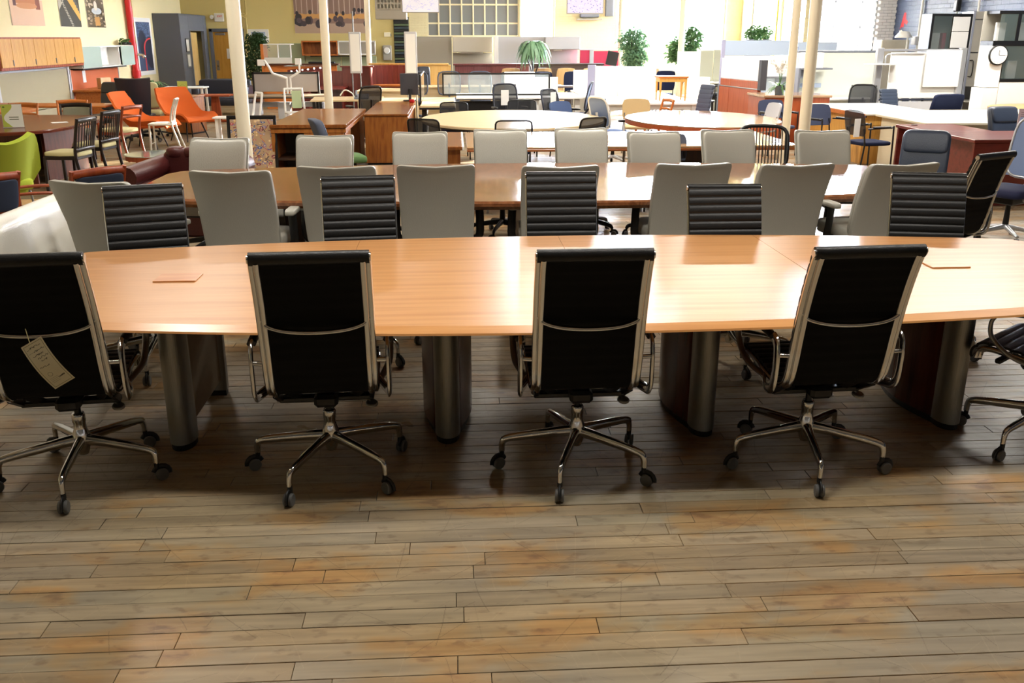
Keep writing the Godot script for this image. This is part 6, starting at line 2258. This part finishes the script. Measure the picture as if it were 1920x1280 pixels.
	pb(t, "base_panel", M.walnut_dark, 0.35, 1.5, 0.0, 0.69, 0.2, 0.25)
	for x in [-1.5, -0.5, 0.2]:
		pt(t, "leg", M.steel, [V(x, 0, 0.6), V(x, 0.69, 0.55)], 0.015, 8)
		pt(t, "leg", M.steel, [V(x, 0, -0.6), V(x, 0.69, -0.55)], 0.015, 8)
	t = thing("end_table", "reddish walnut table end with a pale edge left of the long glossy table", "table", V(-0.12, 0, -10.75))
	pb(t, "tabletop", M.walnut_top, -0.24, 0.2, 0.7, 0.74, -0.8, 0.8, 0.006)
	pb(t, "edge", M.paper, 0.2, 0.22, 0.7, 0.742, -0.8, 0.8)
	pb(t, "end_panel", M.walnut_y, -0.2, 0.18, 0.0, 0.7, 0.66, 0.7)
	# round walnut table
	t = thing("round_table", "big round glossy walnut table right of the oval one", "table", V(3.5, 0, -13.25))
	s = S()
	prism(s, ellipse(0, 0, 1.06, 1.42, 64), 0.735, 0.75, 0.005, true)
	part(t, "tabletop", s, M.round_top)
	s = S()
	prism(s, ellipse(0, 0, 1.06, 1.42, 64), 0.68, 0.735, 0.0, true)
	part(t, "edge", s, M.cherry_red)
	s = S()
	lathe(s, [Vector2(0, 0), Vector2(0.42, 0), Vector2(0.42, 0.08), Vector2(0.3, 0.1), Vector2(0.3, 0.68), Vector2(0, 0.68)], 28, Transform3D(), true)
	part(t, "pedestal", s, M.tan_ply)
	side_chair("beige upholstered chair at the far left of the round walnut table", V(2.98, 0, -15.25), 176.0, 0.88, M.tan_seat, M.tan_seat, M.steel, 0.46)
	wood_chair("small honey wooden chair behind the round walnut table", V(3.38, 0, -16.0), 100.0, M.orange_wood, M.navy_light, "rail", 0.84)
	# knit-back chair
	swivel_chair("light blue knit-back task chair between the oval and the round table", V(2.4, 0, -14.15), -60.0, 1.0, M.knit_blue, M.navy_light, M.white_plastic, "mesh", true, 0.44)
	# white desks with screens
	t = thing("bench_desk", "white desk with thick legs behind the round walnut table", "desk", V(0, 0, 0))
	pb(t, "desktop", M.white, 2.55, 4.35, 0.71, 0.745, -20.8, -16.5, 0.006)
	for x in [2.68, 4.24]:
		for z in [-16.6, -20.6]:
			pb(t, "leg", M.white_metal, x - 0.05, x + 0.05, 0.0, 0.71, z - 0.05, z + 0.05)
	pb(t, "apron", M.white_metal, 2.7, 4.2, 0.62, 0.71, -16.62, -16.58)
	t = thing("partition", "white angled cubicle screen with a purple-grey end on the white desk", "partition", V(3.2, 0.745, -18.6), -26.0)
	pb(t, "panel", M.white, -0.45, 0.5, 0.0, 0.56, -0.03, 0.03)
	pb(t, "end_panel", M.lilac, -0.6, -0.45, 0.0, 0.58, -0.04, 0.04)
	pb(t, "joint", M.panel_pale, 0.02, 0.03, 0.0, 0.56, 0.03, 0.034)
	t = thing("partition", "white low screen behind the angled one on the white desk", "partition", V(3.85, 0.745, -20.2))
	pb(t, "panel", M.white, -0.5, 0.45, 0.0, 0.46, -0.03, 0.03)
	pb(t, "trim", M.panel_pale, -0.52, 0.47, 0.46, 0.48, -0.035, 0.035)
	t = thing("storage_shelf", "dark wooden shelf with small goods below the dark navy chairs", "shelf", V(2.55, 0, -21.6))
	pb(t, "top", M.espresso, -0.6, 0.95, 0.76, 0.8, -0.2, 0.2)
	pb(t, "side", M.espresso, -0.6, -0.56, 0.0, 0.76, -0.2, 0.2)
	pb(t, "side", M.espresso, 0.91, 0.95, 0.0, 0.76, -0.2, 0.2)
	pb(t, "shelf", M.espresso, -0.56, 0.91, 0.5, 0.53, -0.2, 0.2)
	for q in [[-0.4, "small brown carton on the dark wooden shelf"], [-0.15, "tan carton on the dark wooden shelf"], [0.1, "little black carton on the dark wooden shelf"]]:
		s = S()
		bl(s, -0.08, 0.08, 0.0, 0.16, -0.06, 0.06, 0.006)
		solo("carton", q[1], "box", s, M.tan_ply if q[0] < 0 else M.black_plastic, V(2.55 + q[0], 0.531, -21.5))
	t = thing("white_panel", "tall white display panel in front of the dark navy chairs", "panel", V(2.95, 0, -20.95))
	pb(t, "face", M.white, -0.32, 0.3, 0.0, 1.16, -0.02, 0.02)
	pb(t, "foot", M.white, -0.3, 0.28, 0.0, 0.02, -0.1, 0.1)
	swivel_chair("narrow blue task chair beside the tall white panel", V(2.2, 0, -17.55), 75.0, 1.06, M.knit_blue, M.navy_light, M.dark_frame, "mesh", false, 0.4)
	# small wooden table standing on the white desk
	t = thing("side_table", "small honey wooden table standing on the white desk", "table", V(3.95, 0.746, -17.2))
	pb(t, "tabletop", M.orange_wood, -0.27, 0.27, 0.4, 0.43, -0.2, 0.2)
	pb(t, "apron", M.oak, -0.25, 0.25, 0.33, 0.4, -0.18, 0.18)
	for e in [-0.23, 0.23]:
		for f in [-0.16, 0.16]:
			pt(t, "leg", M.oak, [V(e, 0.34, f), V(e, 0, f)], [0.024, 0.014], 6)
	swivel_chair("white ribbed office chair right of the white desk", V(4.72, 0, -18.2), 170.0, 1.1, M.white_leather, M.white_leather, M.black_plastic, "rolls", true, 0.48)
	swivel_chair("black ribbed office chair with a red side right of the small wooden table", V(4.0, 0, -15.8), 120.0, 1.08, M.blue_grey, M.pink, M.black_plastic, "rolls", false, 0.3)
	# slat-backed black chair behind the right end of the walnut table
	swivel_chair("black chair with a back of thin vertical slats behind the walnut table", V(3.12, 0, -9.25), 168.0, 0.97, M.black_plastic, M.navy_cloth, M.black_plastic, "slats", false, 0.5, "", 0.44)
	side_chair("dark grey chair back just above the taupe chairs at the long glossy table", V(2.3, 0, -9.85), 180.0, 0.85, M.blue_grey, M.blue_grey, M.black_metal, 0.46)

# ---------------------------------------------------------------- right side of the showroom

func right_side() -> void:
	var s: SurfaceTool
	# reception: curved white and cherry panel, cherry counter
	var t := thing("reception_desk", "white and cherry reception panel, slanting towards the right column", "counter", V(5.6, 0, -18.4), -82.0)
	pb(t, "upper_panel", M.white, -0.9, -0.42, 1.06, 1.44, -0.03, 0.03)
	pb(t, "upper_panel", M.white, -0.41, 0.85, 1.06, 1.44, -0.03, 0.03)
	pb(t, "middle_panel", M.cherry_red, -0.9, -0.42, 0.92, 1.05, -0.03, 0.03)
	pb(t, "middle_panel", M.cherry_red, -0.41, 0.85, 0.92, 1.05, -0.03, 0.03)
	pb(t, "lower_panel", M.cherry_red, -0.9, -0.42, 0.04, 0.9, -0.02, 0.05)
	pb(t, "lower_panel", M.cherry_red, -0.41, 0.85, 0.04, 0.9, -0.02, 0.05)
	pb(t, "rail", M.steel, -0.9, 0.85, 0.9, 0.92, -0.03, 0.055)
	pb(t, "end_post", M.slate_light, -0.96, -0.9, 0.0, 0.93, -0.05, 0.06)
	pb(t, "end_cap", M.slate_dark, 0.85, 0.97, 0.9, 1.44, -0.06, 0.06)
	t = thing("counter", "cherry counter with glass top holding the white orchid", "counter", V(5.95, 0, -16.6))
	pb(t, "front", M.cherry_red, -0.55, 0.6, 0.0, 0.84, 0.3, 0.34)
	pb(t, "side", M.cherry_red, -0.55, -0.51, 0.0, 0.84, -0.6, 0.3)
	pb(t, "top", M.round_top, -0.58, 0.63, 0.84, 0.88, -0.62, 0.37, 0.008)
	t = thing("orchid", "white orchid with long green leaves in a grey pot on the cherry counter", "plant", V(5.72, 0.881, -16.5))
	s = S()
	lathe(s, [Vector2(0, 0), Vector2(0.07, 0), Vector2(0.09, 0.15), Vector2(0.08, 0.15), Vector2(0.07, 0.11), Vector2(0, 0.11)], 16, Transform3D(), true)
	part(t, "pot", s, M.slate_light)
	var r := RandomNumberGenerator.new()
	r.seed = 31
	s = S()
	frond_plant(s, V(0, 0.12, 0), 40, 0.34, 0.7, r, 0.02)
	part(t, "leaves", s, M.leaf_mid)
	for k in 3:
		var a := 1.2 * k + 0.4
		var stem := path([V(0, 0.12, 0), V(0.03 * cos(a), 0.35, 0.03 * sin(a)), V(0.1 * cos(a), 0.52, 0.1 * sin(a)), V(0.2 * cos(a), 0.55, 0.2 * sin(a))], 4)
		pt(t, "stalk", M.leaf_mid, stem, 0.006, 5)
		for j in 7:
			var p: Vector3 = stem[5 + j]
			s = S()
			for e in 5:
				var b := TAU * e / 5
				cushion(s, p + V(cos(b) * 0.03, sin(b) * 0.03 + 0.01, 0.01), V(0.05, 0.05, 0.02), 0.9, null, 8, 6)
			part(t, "blossom", s, M.petal)
	t = thing("sign_holder", "small clear acrylic sign holder left of the orchid", "sign", V(5.52, 0.881, -16.4))
	pb(t, "plate", M.screen_glass, -0.07, 0.07, 0.0, 0.28, -0.004, 0.004, 0.001)
	pb(t, "foot", M.screen_glass, -0.07, 0.07, 0.0, 0.004, -0.05, 0.05, 0.001)
	# cubicle behind the reception
	t = thing("cubicle", "pale blue-grey cubicle with white lower panels behind the reception", "partition", V(0, 0, -21.3))
	pb(t, "upper_panel", M.panel_blue, 6.05, 7.7, 1.46, 1.77, 0.0, 0.06)
	pb(t, "end_post", M.lilac, 5.98, 6.05, 0.0, 1.79, -0.02, 0.08)
	pb(t, "white_panel", M.white, 6.05, 7.7, 1.0, 1.45, 0.0, 0.06)
	pb(t, "lower_panel", M.panel_blue, 6.05, 7.7, 0.05, 0.98, 0.0, 0.06)
	pb(t, "shelf", M.slate_light, 6.4, 7.7, 0.98, 1.0, 0.06, 0.3)
	pb(t, "upper_panel", M.panel_blue, 7.72, 8.6, 1.5, 1.74, 0.0, 0.06)
	pb(t, "white_panel", M.white, 7.72, 8.6, 0.05, 1.5, 0.0, 0.06)
	t = thing("bush", "bushy green plant on top of the cubicle by the yellow-green wall", "plant", V(7.1, 1.771, -22.2))
	s = S()
	leaves(s, V(0, 0.16, 0), V(0.7, 0.36, 0.4), 420, 0.1, r)
	part(t, "foliage", s, M.leaf_mid)
	pb(t, "planter", M.slate_light, -0.28, 0.28, -1.77, 0.02, -0.12, 0.12)
	t = thing("cubicle", "grey-green cubicle panels behind the sparse tree", "partition", V(0, 0, -24.3))
	pb(t, "panel", M.panel_green, 6.3, 6.62, 0.0, 1.52, 0.0, 0.06)
	pb(t, "panel", M.panel_green, 6.64, 7.4, 0.0, 1.54, 0.0, 0.06)
	pb(t, "worktop", M.white, 5.9, 7.4, 0.74, 0.77, 0.06, 0.7)
	pb(t, "white_screen", M.white, 5.7, 6.3, 0.8, 1.5, 0.0, 0.05)
	swivel_chair("black high-back chair standing behind the reception panel", V(6.25, 0, -22.4), 60.0, 1.3, M.dark_blue_leather, M.dark_blue_leather, M.black_plastic, "pad", true, 0.5, "", 0.55)
	# textured off-white partition and white workstation wall
	t = thing("partition", "off-white textured partition with a grey top rail right of the thick column", "partition", V(0, 0, -18.2))
	pb(t, "panel", M.off_white_cloth, 6.6, 8.2, 0.05, 1.56, 0.0, 0.06)
	pb(t, "top_rail", M.slate_light, 6.6, 8.25, 1.56, 1.6, -0.01, 0.07)
	pb(t, "foot", M.slate_light, 6.6, 8.2, 0.0, 0.05, -0.02, 0.08)
	t = desk("desk", "white-edged worktop in front of the off-white partition", V(7.3, 0, -17.8), 0.0, 1.4, 0.6, 0.74, M.white, M.slate_light, 0.03, 0, "legs")
	t = thing("monitor_shelf", "grey shelf arm with white paper boxes beside the thick column", "shelf", V(6.85, 0, -17.9))
	pb(t, "shelf", M.slate_light, -0.3, 0.3, 1.26, 1.29, -0.15, 0.15)
	pb(t, "bracket", M.slate_light, -0.3, -0.05, 1.1, 1.26, -0.02, 0.02)
	pb(t, "lower_rail", M.panel_blue, -0.3, 0.22, 0.92, 1.0, -0.2, -0.15)
	pb(t, "paper_box", M.paper, -0.28, 0.12, 1.29, 1.56, -0.12, 0.12)
	pb(t, "upright", M.slate_light, -0.34, -0.3, 0.0, 1.29, -0.18, 0.12)
	t = thing("workstation_panel_set", "white workstation wall with silver posts and a whiteboard", "partition", V(0, 0, -17.0))
	pb(t, "panel", M.white, 7.9, 9.2, 0.78, 1.58, -0.03, 0.0)
	pb(t, "lower_panel", M.panel_pale, 7.75, 9.2, 0.05, 0.72, -0.03, 0.0)
	pb(t, "dark_channel", M.dark_frame, 7.75, 9.2, 0.74, 0.77, -0.03, 0.01)
	for x in [7.68, 9.22]:
		pb(t, "post", M.silver, x - 0.06, x + 0.06, 0.0, 1.66, -0.05, 0.06, 0.012)
	pb(t, "top_rail", M.silver, 7.7, 9.2, 1.6, 1.64, -0.02, 0.02)
	pb(t, "whiteboard", M.white_plastic, 8.52, 9.18, 0.98, 1.62, 0.05, 0.075)
	pb(t, "shelf", M.white, 7.4, 8.0, 1.37, 1.39, 0.02, 0.24)
	pt(t, "rail_bend", M.silver, path([V(7.8, 1.35, 0.02), V(7.8, 1.52, 0.02), V(7.95, 1.56, 0.02), V(8.5, 1.56, 0.02)], 4), 0.012, 6)
	# tall storage: black framed glass cabinet, grey sliding doors with a printer
	t = thing("glass_cabinet", "black framed glass cabinet above the whiteboard", "cabinet", V(0, 0, -18.6))
	for q in [[9.36, 9.41, 0.0, 2.26], [10.14, 10.19, 0.0, 2.26]]:
		pb(t, "frame", M.black_metal, q[0], q[1], q[2], q[3], -0.4, 0.02)
	for y in [0.02, 1.58, 2.24]:
		pb(t, "shelf", M.black_metal, 9.36, 10.19, y, y + 0.04, -0.4, 0.02)
	pb(t, "glass_door", M.tinted_glass, 9.41, 9.78, 1.62, 2.24, 0.0, 0.012)
	pb(t, "white_door", M.white, 9.8, 10.14, 1.64, 1.94, 0.005, 0.02)
	pb(t, "white_door", M.white, 9.8, 10.14, 1.95, 2.22, 0.005, 0.02)
	pb(t, "back", M.panel_grey, 9.36, 10.19, 0.0, 2.26, -0.42, -0.4)
	for q in [[9.55, 0.16, M.paper, "white binder box inside the black framed glass cabinet"], [9.72, 0.08, M.pink, "pink folder inside the black framed glass cabinet"]]:
		s = S()
		bl(s, -q[1] / 2, q[1] / 2, 0.0, 0.3, -0.1, 0.1, 0.006)
		solo("folder", q[3], "folder", s, q[2], V(q[0], 1.621, -18.8))
	s = S()
	bl(s, -0.12, 0.12, 0.0, 0.3, -0.1, 0.1, 0.01)
	solo("computer_case", "white computer case with a black side standing above the whiteboard", "computer", s, M.white_plastic, V(9.62, 1.28, -18.5)).set_meta("group", "")
	t = thing("storage_unit", "grey sliding-door storage unit left of the clock, with a printer shelf", "cabinet", V(0, 0, -18.6))
	pb(t, "header", M.panel_grey, 10.2, 11.3, 2.18, 2.32, -0.4, 0.0)
	pb(t, "door", M.panel_grey, 10.24, 10.78, 1.56, 2.16, -0.04, 0.0)
	pb(t, "door", M.panel_grey, 10.24, 10.74, 0.9, 1.54, -0.04, 0.0)
	pb(t, "side", M.silver, 10.18, 10.23, 0.0, 2.32, -0.4, 0.03)
	pb(t, "back", M.panel_grey, 10.2, 11.3, 0.0, 2.18, -0.45, -0.41)
	pb(t, "shelf", M.panel_grey, 10.24, 11.2, 0.6, 0.63, -0.4, 0.1)
	pt(t, "handle", M.black_metal, path([V(10.26, 1.1, 0.0), V(10.3, 1.12, 0.06), V(10.3, 1.38, 0.06), V(10.26, 1.4, 0.0)], 4), 0.01, 6)
	t = thing("printer", "black and blue printer on the storage shelf left of the clock", "printer", V(10.78, 0.631, -18.45))
	pb(t, "lower_body", M.panel_blue, -0.25, 0.25, 0.0, 0.2, -0.2, 0.2, 0.02)
	pb(t, "upper_body", M.black_plastic, -0.2, 0.28, 0.2, 0.42, -0.18, 0.2, 0.03)
	pb(t, "tray", M.paper, -0.2, 0.2, 0.06, 0.08, 0.2, 0.32)
	t = thing("tall_cabinet", "white and dark glass tall cabinet at the right edge with the clock on it", "cabinet", V(0, 0, -16.1))
	pb(t, "white_side", M.white, 9.2, 9.46, 0.0, 1.0, -0.4, 0.0)
	pb(t, "white_side", M.white, 9.24, 9.46, 1.01, 1.74, -0.4, 0.0)
	pb(t, "white_door", M.white, 9.47, 10.4, 0.0, 1.1, -0.4, 0.0)
	pb(t, "glass_door", M.tinted_glass, 9.48, 10.4, 1.15, 1.7, -0.012, 0.0)
	pb(t, "glass_door", M.tinted_glass, 9.32, 9.62, 1.78, 2.22, -0.012, 0.0)
	pb(t, "glass_door", M.tinted_glass, 9.68, 10.4, 1.78, 2.22, -0.012, 0.0)
	for q in [[9.46, 10.4, 1.1, 1.15], [9.24, 10.4, 1.7, 1.78], [9.28, 10.4, 2.22, 2.27], [9.62, 9.68, 1.78, 2.22]]:
		pb(t, "frame", M.black_metal, q[0], q[1], q[2], q[3], -0.4, 0.006)
	pb(t, "back", M.panel_grey, 9.24, 10.4, 1.1, 2.27, -0.42, -0.4)
	for q in [[9.75, 1.152, "white leaning sheet behind the lower glass door of the tall cabinet"], [9.45, 1.782, "small white package behind the upper glass door of the tall cabinet"], [9.85, 1.782, "white magazine file behind the upper right glass of the tall cabinet"]]:
		s = S()
		bl(s, -0.1, 0.1, 0.0, 0.3, -0.02, 0.02, 0.004)
		solo("paper_stack", q[2], "paper", s, M.paper, V(q[0], q[1], -16.3), 12.0)
	t = thing("wall_clock", "round white clock with a black rim on the tall white cabinet", "clock", V(9.35, 1.55, -16.09))
	s = S()
	disc(s, V(0, 0, 0.02), V(0, 0, 1), 0.17, 0.02, 32, 0.008)
	part(t, "rim", s, M.black_plastic)
	s = S()
	disc(s, V(0, 0, 0.043), V(0, 0, 1), 0.148, 0.002, 32)
	part(t, "face", s, M.white_plastic)
	pb(t, "hour_hand", M.black_plastic, -0.004, 0.004, 0.0, 0.08, 0.046, 0.049, 0.0)
	pb(t, "minute_hand", M.black_plastic, 0.0, 0.11, -0.003, 0.003, 0.046, 0.049, 0.0)
	for k in 12:
		var a := TAU * k / 12
		s = S()
		bx(s, Vector3.ZERO, V(0.005, 0.018, 0.002), 0.0, Transform3D(Basis(Vector3.BACK, a), V(-sin(a) * 0.13, cos(a) * 0.13, 0.046)))
		part(t, "hour_mark", s, M.slate)
	# on the blue wall
	t = thing("wall_decal", "red and white angular decal on the blue wall", "decal", V(XR - 0.004, 2.2, -24.45), -90.0)
	s = S()
	prism(s, PackedVector2Array([Vector2(-0.2, 0.16), Vector2(-0.05, -0.24), Vector2(0.05, -0.24), Vector2(0.08, -0.08), Vector2(0.2, -0.02), Vector2(0.14, 0.06), Vector2(0.02, 0.0), Vector2(-0.02, 0.12), Vector2(-0.1, 0.1)]), 0.0, 0.004)
	var o := part(t, "red_shape", s, M.red_pipe)
	o.rotation_degrees.x = 90.0
	s = S()
	prism(s, PackedVector2Array([Vector2(-0.24, 0.2), Vector2(-0.1, 0.18), Vector2(0.0, 0.22), Vector2(-0.14, 0.26)]), 0.0, 0.003)
	o = part(t, "white_shape", s, M.paper)
	o.rotation_degrees.x = 90.0
	t = thing("conduit", "white conduit running up the blue wall beside the decal", "pipe", V(XR - 0.05, 0, -23.5))
	pt(t, "pipe_run", M.white_metal, [V(0, 0.01, 0), V(0, CEIL - 0.001, 0)], 0.03, 8)
	pb(t, "junction_box", M.panel_pale, -0.1, 0.04, 1.66, 1.86, -0.16, 0.06, 0.01)
	t = thing("conduit", "thin pipe with a black fitting on the blue wall above the glass cabinet", "pipe", V(XR - 0.05, 0, -20.9))
	pt(t, "pipe_run", M.white_metal, [V(0, 0.01, 0), V(0, CEIL - 0.001, 0)], 0.025, 8)
	pt(t, "pipe_run", M.steel, [V(0, 0.01, -0.9), V(0, CEIL - 0.001, -0.9)], 0.02, 8)
	pb(t, "fitting", M.black_plastic, -0.08, 0.03, 2.4, 2.66, -0.95, -0.8, 0.02)
	t = thing("machine_box", "beige machine cabinet on a stand against the blue wall", "machine", V(10.85, 0, -23.6))
	pb(t, "stand", M.panel_grey, -0.3, 0.4, 0.0, 1.2, -0.2, 0.3)
	pb(t, "body", M.panel_bin, -0.3, 0.4, 1.2, 1.78, -0.2, 0.3, 0.02)
	t = thing("task_lamp", "white task lamp head above the white workstation wall", "lamp", V(10.7, 0, -22.5))
	pt(t, "pole", M.white_metal, [V(0.1, 0.02, 0), V(0.1, 1.85, 0)], 0.02, 8)
	pb(t, "foot", M.white_metal, -0.1, 0.3, 0.0, 0.02, -0.2, 0.2)
	s = S()
	lathe(s, [Vector2(0.0, 1.98), Vector2(0.1, 1.97), Vector2(0.2, 1.84), Vector2(0.19, 1.83), Vector2(0.0, 1.9)], 16)
	part(t, "shade", s, M.white_plastic)
	# desks on the right
	t = thing("desk", "oak desk with a white top right of the thick column", "desk", V(0, 0, 0))
	pb(t, "desktop", M.white_top, 6.12, 7.4, 0.725, 0.755, -16.15, -13.85, 0.006)
	pb(t, "edge", M.orange_wood, 6.1, 6.14, 0.69, 0.757, -16.15, -13.83)
	pb(t, "side_panel", M.oak, 6.16, 6.2, 0.0, 0.69, -16.05, -13.9)
	pb(t, "end_panel", M.oak, 6.2, 7.4, 0.0, 0.72, -13.95, -13.91)
	t = thing("desk", "cream desk with cream side panel between the oak and mahogany desks", "desk", V(0, 0, 0))
	pb(t, "desktop", M.cream_top, 6.28, 8.1, 0.72, 0.755, -13.8, -12.25, 0.006)
	pb(t, "side_panel", M.cream_top, 6.36, 6.4, 0.0, 0.72, -13.75, -12.3)
	pb(t, "end_panel", M.cream_top, 6.4, 8.0, 0.0, 0.72, -12.4, -12.36)
	t = thing("desk", "dark mahogany desk with a recessed red side, near the right edge", "desk", V(0, 0, 0))
	pb(t, "desktop", M.mahogany_x, 5.82, 7.9, 0.71, 0.75, -11.2, -10.2, 0.006)
	pb(t, "return_top", M.mahogany_x, 5.82, 6.6, 0.71, 0.75, -12.15, -11.202, 0.006)
	pb(t, "recessed_side", M.mahogany_x, 5.98, 6.02, 0.02, 0.71, -12.0, -10.3)
	pb(t, "end_panel", M.mahogany_x, 5.84, 7.88, 0.0, 0.71, -10.26, -10.22)
	pb(t, "end_panel", M.mahogany_x, 5.84, 6.58, 0.0, 0.71, -12.13, -12.09)
	for q in [[6.0, -12.0], [6.6, -10.5]]:
		s = S()
		disc(s, V(0, 0.003, 0), V(0, 1, 0), 0.04, 0.003, 14)
		o = part(t, "cable_cap", s, M.black_plastic)
		o.position = V(q[0], 0.75, q[1])
	t = thing("desk", "cream desk with a drawer behind the dark blue chair", "desk", V(8.2, 0, -14.25))
	pb(t, "desktop", M.cream_top, -0.75, 0.9, 0.71, 0.745, -0.4, 0.4)
	var d := pb(t, "drawer", M.cream_top, -0.1, 0.8, 0.5, 0.7, 0.36, 0.38)
	pc(d, "pull", M.slate_dark, V(0.35, 0.66, 0.385), V(0.16, 0.05, 0.02), 0.6)
	pb(t, "end_panel", M.cream_top, -0.72, -0.68, 0.0, 0.71, -0.36, 0.36)
	pb(t, "end_panel", M.cream_top, 0.84, 0.88, 0.0, 0.71, -0.36, 0.36)
	t = thing("round_table", "honey-topped oak round table in front of the white tall cabinet", "table", V(9.9, 0, -15.3))
	s = S()
	prism(s, ellipse(0, 0, 0.95, 0.75), 0.705, 0.74, 0.01, true)
	part(t, "tabletop", s, M.oak_top)
	pb(t, "base", M.mahogany_x, -0.5, 0.5, 0.0, 0.705, -0.2, 0.2)
	# chairs on the right
	swivel_chair("black mesh chair with a slanted back in front of the off-white partition", V(7.3, 0, -16.72), 150.0, 1.02, M.mesh_dark, M.navy_cloth, M.black_plastic, "mesh", true, 0.46)
	swivel_chair("dark blue ribbed office chair in front of the white workstation wall", V(7.74, 0, -16.1), 195.0, 0.98, M.blue_leather, M.blue_leather, M.black_plastic, "rolls", false, 0.36)
	swivel_chair("plain dark blue chair behind the cream desk", V(7.85, 0, -15.1), 10.0, 0.98, M.navy_cloth, M.navy_cloth, M.black_plastic, "pad", false, 0.54)
	swivel_chair("grey-blue leather chair behind the mahogany desk", V(7.28, 0, -11.75), 196.0, 0.98, M.blue_leather, M.blue_leather, M.chrome, "pad", true, 0.46)
	swivel_chair("black padded executive chair with a thick headrest near the walnut table's right end", V(4.2, 0, -8.15), 152.0, 1.03, M.blue_leather, M.blue_leather, M.black_plastic, "pad", true, 0.42)
	swivel_chair("blue task chair with a silver star base at the right edge", V(5.25, 0, -8.45), 118.0, 1.12, M.knit_blue, M.navy_blue, M.silver, "mesh", true, 0.46)
	side_chair("dark blue side chair in front of the oak desk", V(5.62, 0, -13.95), 196.0, 0.87, M.blue_cloth, M.blue_cloth, M.black_metal, 0.46, true, "dark blue side chairs")
	side_chair("dark blue side chair half hidden by the thick column", V(5.28, 0, -15.2), 190.0, 0.86, M.blue_cloth, M.blue_cloth, M.black_metal, 0.46, true, "dark blue side chairs")
	side_chair("dark mesh armchair facing right in front of the cream desk", V(5.72, 0, -12.7), -78.0, 0.9, M.mesh_dark, M.navy_cloth, M.black_metal, 0.44, true)
	side_chair("pale grey side chair behind the thin cream pipe", V(4.78, 0, -14.65), 100.0, 0.86, M.panel_pale, M.panel_pale, M.steel, 0.44)
	s = S()
	bl(s, -0.05, 0.05, -0.12, 0.12, -0.003, 0.003)
	solo("paper_tag", "white tag hanging from the dark mesh armchair", "tag", s, M.paper, V(5.42, 0.68, -12.42), 20.0)
	t = thing("paper_sign", "white printed price sheet standing on the mahogany desk", "sign", V(7.0, 0.751, -11.2), -8.0)
	var im := blank(64, 80, "e8e9f4")
	for k in 9:
		stroke(im, 10, 14 + k * 7, 30 + r.randf() * 24, 14 + k * 7, 2, "9a9cb0")
	print_board(t, "printed_sheet", 0.2, 0.26, im, V(0, 0.13, 0.004))
	pb(t, "backing", M.paper, -0.1, 0.1, 0.0, 0.26, -0.004, 0.002, 0.0)

# ---------------------------------------------------------------- small details

func small_details() -> void:
	# the tag tied to the back of the left black chair
	var t := thing("price_tag", "handwritten pale paper tag hanging from the left black chair's back bar", "tag", V(-1.62, 0.745, -3.44), 10.0)
	var im := blank(128, 288, "d9d2b4")
	for q in [[10, 10, 118, 10], [118, 10, 118, 278], [118, 278, 10, 278], [10, 278, 10, 10]]:
		stroke(im, q[0], q[1], q[2], q[3], 2, "6a6844")
	var r := RandomNumberGenerator.new()
	r.seed = 12
	var write := func(x0: float, x1: float, y: float, w: float) -> void:
		var x := x0
		var last := y
		while x < x1:
			var n := y + r.randf_range(-5, 5)
			stroke(im, x, last, x + 3, n, w, "2f2e28")
			last = n
			x += 3 if r.randf() < 0.85 else 7
	stroke(im, 18, 34, 30, 34, 2, "55533c")
	write.call(36, 100, 30.0, 2.0)
	stroke(im, 18, 56, 44, 56, 1, "55533c")
	write.call(48, 108, 54.0, 2.0)
	write.call(30, 92, 78.0, 2.0)
	write.call(46, 112, 96.0, 2.0)
	write.call(56, 92, 116.0, 2.0)
	write.call(24, 78, 150.0, 2.0)
	for k in 20:
		dot(im, 44 + 12 * cos(k * 0.314), 200 + 12 * sin(k * 0.314), 1, 1, "55533c")
	for k in 4:
		stroke(im, 22, 226 + k * 9, 70, 226 + k * 9, 1, "77755c")
	write.call(70, 104, 236.0, 3.0)
	var m := mat("ffffff", 0.75)
	m.albedo_texture = ImageTexture.create_from_image(im)
	# a slightly curled sheet hanging askew
	var s := S()
	smooth(s)
	var b := Basis(Vector3.BACK, 0.5)
	var at := func(i: int, j: int) -> Vector3:
		var u := i / 6.0 - 0.5
		var v := j / 10.0
		return b * V(u * 0.088 + 0.02 * (v - 0.5) * (v - 0.5), -v * 0.2, 0.022 + 0.012 * sin(v * 3.0) + 0.004 * u)
	for i in 6:
		for j in 10:
			for k in [[0, 0], [1, 0], [1, 1], [0, 0], [1, 1], [0, 1]]:
				s.set_uv(Vector2((i + k[0]) / 6.0, (j + k[1]) / 10.0))
				s.add_vertex(at.call(i + k[0], j + k[1]))
	part(t, "paper", s, m)
	for q in [[-5.35, 0.741, -13.2, 30.0, 0.2, "loose white paper on the mahogany conference table"], [1.2, 0.741, -14.6, 20.0, 0.42, "large white sheet lying on the oval maple table"], [-5.95, 0.741, -16.95, 10.0, 0.22, "white paper lying on the orange peninsula desk"]]:
		var leaf := S()
		bl(leaf, -q[4] / 2, q[4] / 2, 0.0, 0.003, -q[4] * 0.35, q[4] * 0.35)
		solo("paper_sheet", q[5], "paper", leaf, M.paper, V(q[0], q[1], q[2]), q[3])
	var card := S()
	bl(card, -0.03, 0.03, 0.0, 0.05, -0.004, 0.004)
	solo("card", "small white card standing on the walnut boardroom table", "card", card, M.paper, V(2.05, 0.731, -7.2), 15.0)
	pt(t, "string", M.cream_seat, path([V(0.0, -0.004, 0.022), V(-0.006, 0.02, 0.012), V(-0.012, 0.05, 0.004)], 4), 0.0016, 5)
